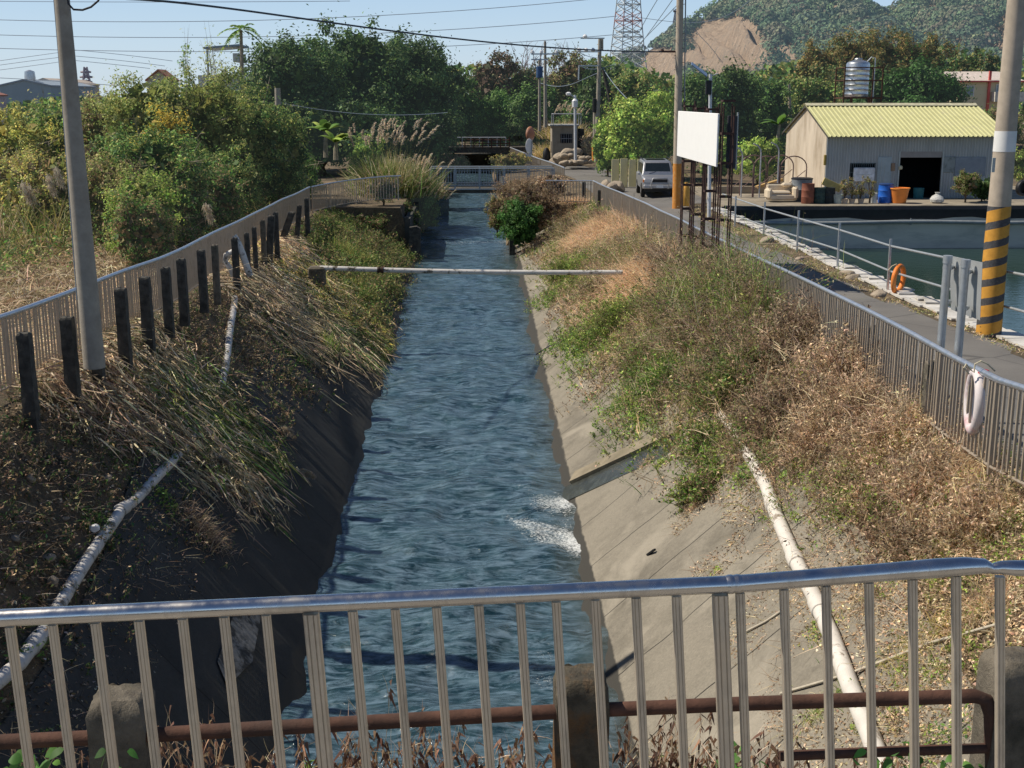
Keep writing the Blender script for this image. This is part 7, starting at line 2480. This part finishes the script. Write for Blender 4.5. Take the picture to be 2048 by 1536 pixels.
# ------------------------------------------------------------------ dead plants on the near deck edge
def deadstems(label, specs, name='dead_weeds', kind='stuff'):
    vb = VB()
    for (px, n, h0, h1, gr_) in specs:
        for i in range(n):
            Yd = rng.uniform(3.95, 4.7)
            q = atY(px + rng.normal(0, 45), 1600, Yd)
            P = np.array([[q[0], Yd, 2.18]])
            D = np.array([[rng.normal(0, .3), rng.normal(0, .2), 1]])
            H = rng.uniform(h0, h1); bd = rng.uniform(0, .3)
            vb.blades(P, D, H, .0045, palette(TAN + DRY, 1, .2), bd, 5)
            Du = unit(D)
            for k in range(2):
                s = rng.uniform(.4, .9); b0 = P + Du * H * s * (1 - .25 * bd * s) - np.array([[0, 0, H * bd * s * s]])
                vb.blades(b0, Du + rng.normal(0, .7, (1, 3)), H * .3, .003, palette(TAN + DRY, 1, .2), .2, 3)
            m_ = rng.integers(6, 16)
            s = rng.uniform(.15, .95, m_)[:, None]
            b0 = P + Du * H * s * (1 - .25 * bd * s) - np.array([[0, 0, 1.]]) * H * bd * s * s
            Cc = palette([(.10, .055, .04), (.15, .09, .06), (.22, .14, .09)], m_, .25) if gr_ == 0 else palette(BRG + MIDG, m_, .2)
            vb.blades(b0, np.stack([rng.normal(0, .5, m_), rng.normal(0, .4, m_), -np.ones(m_) * .7 if gr_ == 0 else np.ones(m_) * .4], 1), rng.uniform(.025, .06, m_), .014, Cc, .3, 2)
    o = vb.build(name, L_near, None, (0, 4.3, 2.18)); tag(o, label, 'weeds', kind=kind)


deadstems('withered brown stems and curled leaves along the deck edge', [(420, 49, .15, 0.47, 0), (560, 41, .12, 0.38, 0), (660, 49, .15, 0.40, 0), (800, 76, .15, 0.56, 0), (900, 57, .12, 0.43, 0), (1020, 41, .12, 0.38, 0), (1290, 49, .15, 0.49, 0), (1380, 45, .15, 0.45, 0), (1500, 41, .15, 0.47, 0), (1620, 19, .1, 0.34, 0), (1760, 26, .1, 0.34, 0), (1060, 15, .2, 0.45, 0), (100, 30, .15, 0.45, 0), (330, 38, .15, 0.50, 0)])
deadstems('fresh green weeds rooted in the deck edge', [(600, 10, .08, .2, 1), (1350, 14, .1, .26, 1), (1420, 8, .08, .2, 1), (760, 6, .06, .18, 1)], 'green_weeds')
vb = VB()
for (px, py, n, R) in ((50, 1545, 60, 55), (230, 1525, 8, 25), (1480, 1515, 9, 30), (1900, 1545, 26, 45), (1790, 1535, 20, 40)):
    for i in range(n):
        Yd = rng.uniform(3.9, 4.5)
        q = atY(px + rng.normal(0, R), py + rng.normal(0, 22), Yd)
        vb.blades(np.array([q]), np.array([[rng.normal(0, .8), rng.normal(-.3, .5), rng.normal(.2, .3)]]), rng.uniform(.035, .075), rng.uniform(.028, .05), palette([(.07, .17, .035), (.10, .22, .05), (.05, .12, .03)], 1, .25), .5, 5, leafy=True, face=(0, -.5, 1.0), tip=0)
        if i % 3 == 0: vb.blades(np.array([q]), np.array([[rng.normal(0, .3), 0, -1.0]]), .12, .004, palette(MIDG, 1), .1, 3)
o = vb.build('leafy_creeper', L_near, None, (0, 4.3, 2.3)); tag(o, 'broad green creeper leaves at the lower corners behind the railing', 'creeper', kind='stuff')
vb = VB(); n = 80
for i in range(n):
    px = rng.choice([440, 470, 500]); q = atY(px + rng.normal(0, 25), 1560, 4.6)
    vb.blades(np.array([[q[0], 4.6, 2.2]]), np.array([[rng.normal(0, .5), -.2, 1]]), rng.uniform(.25, .5), .008, palette(TAN + ORG, 1, .15), rng.uniform(.6, 1.0), 6)
o = vb.build('straw_tuft', L_straw, None, (-1, 4.6, 2.2)); tag(o, 'arching straw tuft curling over the rusty pipe left of centre', 'grass clump')

# ------------------------------------------------------------------ hills
def hill(name, prof, Y0, Y1, cols, seed, ncrown, cliffs=(), leaf=.75, cr=2.5, label='', zdrop=0, ground=None):
    prof = [(a_, b_ + 22) for a_, b_ in prof]
    xs_ = [atY(px, py, Y1)[0] for px, py in prof]; zt_2 = [atY(px, py, Y1)[2] for px, py in prof]
    nx, ny = 320, 60
    X = np.linspace(xs_[0], xs_[-1], nx)
    T_ = np.linspace(0, 1, ny)
    ZT = np.interp(X, xs_, zt_2)
    Xg, Tg = np.meshgrid(X, T_)
    Yg2 = Y0 + (Y1 - Y0) * Tg
    Zg = np.maximum(ZT[None, :] * (Tg ** .8), 0) + (fbm(Xg * .03, Yg2 * .04, seed, 4) - .5) * 9 * np.sin(Tg * PI) + (np.abs(fbm(Xg * .22, Yg2 * .02, 8, 4) - .5) * 16 - 2) * np.sin(Tg * PI)
    Xg2 = Xg * (Yg2 / Y1) ** .0
    mb = MB().sheet([[(Xg2[i, j], Yg2[i, j], Zg[i, j]) for j in range(nx)] for i in range(ny)])
    mb.sheet([[(Xg2[-1, j], Yg2[-1, j], Zg[-1, j]), (Xg2[-1, j], Yg2[-1, j] + 60, -5)] for j in range(nx)])
    o = mb.build(name, ground, None, smooth=True); tag(o, kind='structure')
    # tree crowns
    vb = VB()
    r_ = np.random.default_rng(seed)
    cx = r_.uniform(X[0], X[-1], ncrown); ct = r_.uniform(.02, 1, ncrown) ** .85
    cy = Y0 + (Y1 - Y0) * ct
    jj = np.clip(((cx - X[0]) / (X[1] - X[0])).astype(int), 0, nx - 1); ii = np.clip((ct * (ny - 1)).astype(int), 0, ny - 1)
    cz = Zg[ii, jj]
    # screen position of each crown
    V_ = np.stack([cx, cy, cz], 1) - EYE
    f_ = V_ @ FWD; sx_ = 1024 + F * (V_ @ RGT) / f_; sy_ = 768 - F * (V_ @ UPV) / f_
    keep = np.ones(ncrown, bool)
    for (x0, x1, y0, y1, slope) in cliffs:
        u_ = (sx_ - (x0 + x1) / 2) / ((x1 - x0) / 2); w_ = (sy_ - (y0 + y1) / 2) / ((y1 - y0) / 2)
        keep &= ~((np.abs(u_) ** 2.5 + np.abs(w_) ** 2.5 + .5 * (vnoise(sx_ * .05, sy_ * .05, 5) - .5)) < 1)
    cx, cy, cz = cx[keep], cy[keep], cz[keep]
    nl = 62
    m_ = len(cx) * nl
    k = np.repeat(np.arange(len(cx)), nl)
    u = unit(r_.normal(size=(m_, 3))); u[:, 2] = np.abs(u[:, 2])
    rad = cr * r_.uniform(.6, 1.3, len(cx))
    P = np.stack([cx, cy, cz + rad * .3], 1)[k] + u * rad[k][:, None] * np.array([1, 1, .8])
    C = palette(cols, len(cx), .16)[k] * (1 + r_.normal(0, .15, (m_, 1)))
    vb.leaves(P, u + r_.normal(0, .35, (m_, 3)), leaf * r_.uniform(.7, 1.3, m_), np.clip(C, .005, .9), .8)
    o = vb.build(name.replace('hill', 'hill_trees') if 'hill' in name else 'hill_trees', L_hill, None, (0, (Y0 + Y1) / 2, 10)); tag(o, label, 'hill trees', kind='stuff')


L_hill = leafmat('hill_leaves', .15, .8, (1.2, 1.25, 1.3))  # bluish tint paints distance haze into the leaf colour


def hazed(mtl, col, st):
    """Distance haze on far surfaces: painted in as a weak bluish glow of the material itself."""
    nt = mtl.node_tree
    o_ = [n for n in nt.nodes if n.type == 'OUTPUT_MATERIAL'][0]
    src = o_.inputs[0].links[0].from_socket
    e = nt.nodes.new('ShaderNodeEmission'); e.inputs[0].default_value = (*col, 1); e.inputs[1].default_value = st  # emission imitates haze; the surface is no light source
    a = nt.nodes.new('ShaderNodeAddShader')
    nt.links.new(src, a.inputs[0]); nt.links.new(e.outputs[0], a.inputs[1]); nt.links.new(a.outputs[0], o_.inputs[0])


hazed(L_thick, (.30, .36, .36), .02)  # thicket lightened by the same painted haze glow
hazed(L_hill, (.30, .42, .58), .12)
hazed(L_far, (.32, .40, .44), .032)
m, nt, b, out = nodes_of('cliff_earth')
v = coords(nt, (1, 1, 1))
n1 = noise(nt, coords(nt, (1, 1, .25), (0, 0, .4)), .42, 10, .8, .9)
c = ramp(nt, n1, [(.30, (.20, .17, .13)), (.42, (.46, .33, .22)), (.52, (.62, .46, .32)), (.60, (.36, .29, .22)), (.74, (.56, .46, .36))])
nt.links.new(c, b.inputs['Base Color']); b.inputs['Roughness'].default_value = .95
bump(nt, b, n1, 1.0, 2.5)
M_cliff = m
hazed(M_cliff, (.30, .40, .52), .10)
HG = [(.095, .14, .075), (.12, .17, .085), (.08, .12, .07), (.15, .17, .09), (.14, .13, .08)]
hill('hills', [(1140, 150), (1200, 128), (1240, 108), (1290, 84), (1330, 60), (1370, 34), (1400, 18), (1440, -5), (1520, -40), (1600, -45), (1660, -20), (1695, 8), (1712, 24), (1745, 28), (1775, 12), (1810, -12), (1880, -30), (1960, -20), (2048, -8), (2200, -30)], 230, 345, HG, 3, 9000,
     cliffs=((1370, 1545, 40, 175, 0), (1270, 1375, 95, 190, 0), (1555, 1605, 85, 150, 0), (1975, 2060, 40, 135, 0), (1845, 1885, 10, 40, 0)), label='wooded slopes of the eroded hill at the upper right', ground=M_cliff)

# ------------------------------------------------------------------ more thicket shrubs and litter
for (nm, lb, px, pt, pw, Y, cols, n, lf_, pb) in (
    ('shrub', 'brown shrub between the light green shrub and the fence', 385, 380, 130, 33.5, BRN + MIDG, 4500, .10, 470),
    ('shrub', 'dark shrub right behind the fence where it starts rising', 520, 345, 150, 40, DKG + BRN + MIDG, 6500, .12, 430),
    ('shrub', 'olive shrub above the fence bend', 600, 290, 150, 50, OLV + DKG, 6500, .14, 400)):
    T(nm, lb, px, pt, pw, Y, cols, n, lf_, zb=-.1, pbot=pb, group=GL, maxx=-8.0, mtl=L_thick, twigs=30, asp=.45, nclump=56, cr=.2)
for (lb, px, pt, pw, Y, cols, n, zb, pb) in (
    ('brown scrub along the top of the right wall before the footbridge', 1035, 350, 110, 64, DRY + BRN, 5000, -.8, 430),
    ('dry reddish scrub beside the footbridge right end', 1100, 345, 90, 66, DRY + ORG, 3500, -.4, 400),
    ('green scrub hanging over the left wall past the sill', 800, 400, 90, 59, MIDG + DKG + BRN, 4500, -1.6, 480),
    ('leafy scrub on the left wall top by the pillar', 725, 425, 110, 55, MIDG + BRN, 4500, -.6, 480)):
    T('scrub', lb, px, pt, pw, Y, cols, n, .10, zb=zb, pbot=pb, nclump=50, cr=.2, mtl=L_near, asp=.4, trunk=False, crown='foliage')
# loose litter leaves on the near right slope and on the left bank
def litter(label, x0, x1, y0, y1, n, pal, size, thr, seed, name='leaf_litter'):
    X = rng.uniform(x0, x1, n); Y = rng.uniform(y0, y1, n)
    k = fbm(X * 1.2, Y * .9, seed, 3) > thr
    X, Y = X[k], Y[k]; n = len(X)
    vb = VB()
    vb.leaves(ground_pts(X, Y, .05), rng.normal(0, .5, (n, 3)) + np.array([0, 0, 1.2]), size * rng.uniform(.5, 1.5, n), palette(pal, n, .3), .5)
    m_ = n // 3
    vb.blades(ground_pts(X[:m_], Y[:m_], .05), rng.normal(0, 1, (m_, 3)) * np.array([1, 1, .25]), rng.uniform(.1, .35, m_), .008, palette(TAN + DRY, m_, .25), .1, 3)
    o = vb.build(name, L_near, None, (float(x0), float(y0), 0)); tag(o, label, 'leaf litter', kind='stuff')


litter('fallen leaves and twigs on the near right slope', 3.2, 6.2, 8, 22, 22000, DRY + TAN, .042, .42, 201)
litter('tan thatch of broken straw on the lower right ground', 3.9, 6.3, 7.5, 15, 9000, TAN + ORG, .05, .45, 203)
litter('fallen leaves and straw bits on the near left bank', -6.3, -3.8, 10, 30, 12000, DRY + TAN + BRN, .05, .42, 202)


# ------------------------------------------------------------------ separate shrubs on the right bank
def bank_shrub(label, px, py, R, H, n, pal, leafpal, nleaf, leaf, grp=None, name='dry_shrub', asp=.34, cat='shrub', arch=.35):
    q = hit(px, py)
    t = thing(name, label, cat, q, group=grp)
    P = np.stack([q[0] + rng.normal(0, R * .28, n), q[1] + rng.normal(0, R * .32, n), np.zeros(n)], 1)
    P[:, 0] = np.minimum(P[:, 0], 6.15)
    P[:, 2] = hzv(P[:, 0], P[:, 1]) - .02
    D = np.stack([(P[:, 0] - q[0]) / R * 1.1 + rng.normal(-.08, .38, n), (P[:, 1] - q[1]) / R * 1.1 + rng.normal(0, .38, n), np.ones(n)], 1)
    Hh = H * 1.15 * np.clip(rng.normal(.85, .28, n), .3, 1.35)
    bd = rng.uniform(0, arch, n)
    Du = unit(D)
    st = VB()
    Cs = palette(pal, n, .25)
    st.blades(P, D, Hh, .016, Cs, bd, 5, curl=.18)

    def along(k, s):
        return P[k] + Du[k] * Hh[k][:, None] * s * (1 - .25 * bd[k][:, None] * s) + np.array([0, 0, -1]) * Hh[k][:, None] * bd[k][:, None] * s * s
    k = np.repeat(np.arange(n), 4); s = rng.uniform(.2, .98, len(k))[:, None]
    tw = along(k, s); td = unit(Du[k] + rng.normal(0, .75, (len(k), 3))); tl = Hh[k] * rng.uniform(.12, .42, len(k))
    st.blades(tw, td, tl, .009, Cs[k], .25, 3, curl=.3)
    st.build('stems', L_straw, t)
    m_ = n * nleaf
    kk = rng.integers(0, len(k), m_)
    sp_ = rng.uniform(.1, 1.05, m_)[:, None]
    PL = tw[kk] + td[kk] * tl[kk][:, None] * sp_ + rng.normal(0, .018, (m_, 3))
    br = .45 + .85 * vnoise(PL[:, 0] * 3.2, PL[:, 2] * 3.2 + PL[:, 1] * 2, 12)
    lv = VB()
    lv.leaves(PL, rng.normal(size=(m_, 3)) + np.array([-.3, 0, .3]), leaf * rng.uniform(.4, 1.7, m_), palette(leafpal, m_, .3) * br[:, None], asp, .2)
    lv.build('leaves', L_near, t)
    return t


G3 = 'dry brown shrubs on the right bank'
DRB = [(.18, .13, .09), (.13, .095, .07), (.26, .19, .13), (.09, .065, .05)]
for (px, py, R, H, n, lp, lb) in (
    (1395, 700, .85, 1.15, 420, DRB, 'large dark brown shrub in the middle of the right bank'),
    (1490, 690, .8, 1.1, 380, DRB, 'dark brown shrub close to the roadside fence in mid bank'),
    (1450, 600, .8, 1.15, 340, DRB + DRY, 'brown shrub directly below the rebar columns'),
    (1380, 560, .8, 1.1, 320, DRB + DRY, 'brown shrub left of the rebar column feet'),
    (1540, 740, .75, 1.0, 360, DRB + DRY, 'brown shrub in front of the first fence side concrete post'),
    (1330, 640, .7, .9, 300, DRB + OLV, 'brown green shrub between the grass tuft and the dark shrub'),
    (1440, 800, .7, .95, 360, DRB + OLV, 'brown olive shrub just above the white pipe end'),
    (1560, 860, .6, .75, 300, DRB + DRY, 'low brown shrub right of the white pipe end'),
    (1290, 740, .55, .7, 260, OLV + MIDG + DRB, 'olive shrub at the concrete edge in mid bank'),
    (1200, 600, .6, .8, 240, DRB + OLV, 'brown olive shrub below the crossing pipe on the right'),
    (1130, 480, .7, .9, 240, OLV + DRB, 'olive shrub at the water side beyond the crossing pipe'),
    (1340, 430, .7, .8, 260, DRB, 'dark brown shrub by the far fence above the orange clumps')):
    bank_shrub(lb, px, py, R, H, n, DRY + TAN, lp, 24, .055, G3)
for (px, py, R, H, n, lp, lb) in (
    (1478, 566, .6, 1.15, 260, DRB + DRY, 'tall brown shrub against the fence just right of the rebar columns'),
    (1515, 600, .6, 1.15, 280, DRB + DRY, 'tall brown shrub against the fence, second right of the rebar columns'),
    (1560, 640, .6, 1.1, 280, DRB + OLV, 'tall brown olive shrub at the fence above the first concrete post'),
    (1610, 700, .55, .9, 260, DRB + DRY, 'brown shrub at the fence between the first two concrete posts'),
    (1690, 760, .5, .75, 260, DRB + ORG, 'tan brown shrub at the fence by the third concrete post'),
    (1425, 530, .6, 1.1, 240, DRB + DRY, 'tall brown shrub under the white billboard')):
    bank_shrub(lb, px, py, R, H, n, DRY + TAN, lp, 26, .055, G3)
G4 = 'straw coloured shrubs on the near right bank'
for (px, py, R, H, n, lb) in ((1700, 840, .60, .72, 420, 'orange tan dry shrub before the third concrete post'), (1790, 900, .60, .70, 420, 'orange tan dry shrub left of the white life ring'), (1640, 900, .5, .55, 320, 'low orange tan shrub nearest the white pipe'),
                              (1860, 980, .5, .60, 360, 'tan dry shrub under the life ring'), (1740, 980, .45, .45, 280, 'low curled brown plant mat in the near right bank'), (1960, 1060, .5, .55, 340, 'tan orange shrub at the right edge above the railing'),
                              (1840, 1090, .4, .35, 240, 'small tangled brown plant above the railing dent')):
    bank_shrub(lb, px, py, R, H, n, ORG + TAN, DRY + ORG, 26, .042, G4, arch=.6)
for (px, py, R, H, n, lb) in ((1420, 900, .4, .5, 220, 'green and red weed on the concrete left of the white pipe top'), (1400, 990, .38, .42, 240, 'reddish brown weed spilling down the concrete left of the pipe'), (1520, 880, .4, .45, 220, 'green weed hiding the upper pipe end'), (1180, 690, .4, .5, 200, 'yellow green weed hanging at the concrete edge')):
    bank_shrub(lb, px, py, R, H, n, DRY + MIDG, BRG + MIDG + DRY, 24, .05, None, 'weed_clump', .45, 'weed', .6)

# tall pale reeds at the far left
n = 6500
X = rng.uniform(-25, -12.2, n); Y = rng.uniform(37, 56, n)
k = (fbm(X * .35, Y * .3, 401, 2) > .42) & (X < -11.8 - (Y - 37) * .12)
X, Y = X[k], Y[k]; n = len(X)
vb = VB()
tn = (.5 + .9 * fbm(X * 1.0, Y * .8, 402, 2))[:, None]
vb.blades(ground_pts(X, Y), np.stack([rng.normal(.1, .25, n), rng.normal(0, .25, n), np.ones(n)], 1), rng.uniform(1.6, 3.1, n), .045, palette(TAN + YEL + OLV, n, .22) * tn, rng.uniform(.1, .5, n), 4)
o = vb.build('tall_reeds', L_straw, None, (-18, 46, 0)); tag(o, 'tall pale reeds standing at the far left before the shrubs', 'reeds', kind='stuff')

# stones and rubble on the left bank
for i, (px, py, s_) in enumerate(((60, 960, .06), (150, 905, .05), (215, 960, .07), (130, 1040, .05), (95, 1120, .08), (240, 900, .05), (30, 1080, .06), (180, 840, .05), (300, 900, .06), (620, 700, .09), (540, 640, .08), (350, 700, .06))):
    q = hit(px, py)
    rock(q[0], q[1], q[2] + s_ * .3, s_, (1.3, 1, .7), 'small grey stone lying in the litter of the left bank', 'small stones on the left bank', 300 + i)

# a few taller green and olive shrubs breaking up the right bank
for (px, py, R, H, n, lp, lb) in (
    (1240, 660, .7, .95, 320, BRG + OLV, 'yellow green shrub bulging over the concrete edge in mid bank'),
    (1340, 790, .6, .75, 300, BRG + MIDG, 'fresh green shrub above the side drain chute'),
    (1480, 790, .55, .9, 280, MIDG + OLV, 'deep green shrub up the slope from the white pipe end'),
    (1130, 560, .6, .85, 240, OLV + BRG, 'olive green shrub at the water side below the crossing pipe'),
    (1420, 650, .5, 1.0, 240, MIDG + OLV, 'green shrub among the dark brown ones below the billboard')):
    bank_shrub(lb, px, py, R, H, n, MIDG + DRY, lp, 34, .06, 'green shrubs on the right bank', 'green_shrub')
# pale lime patches left on the shaded near-left lining
M_lime = mat('lime_patch', (.30, .29, .26), .9, 0, .3, 5, stain=(.06, .06, .055), bmp=.4, stain_s=2.6, stain_lo=.45, stain_hi=.55)
for (pts, lb) in ((((470, 1215), (520, 1225), (500, 1330), (450, 1380), (430, 1330)), 'flaking pale lime patch on the shaded near left lining'),):
    P = [hit(px, py) for px, py in pts]
    V = []
    c_ = sum(P) / len(P)
    ring = [tuple(p + np.array([.035, 0, .05])) for p in P]
    o = MB().add(ring + [tuple(c_ + np.array([.035, 0, .05]))], [(i, (i + 1) % len(P), len(P)) for i in range(len(P))]).build('lime_patch', M_lime, None, loc=P[0]); tag(o, lb, 'stain')
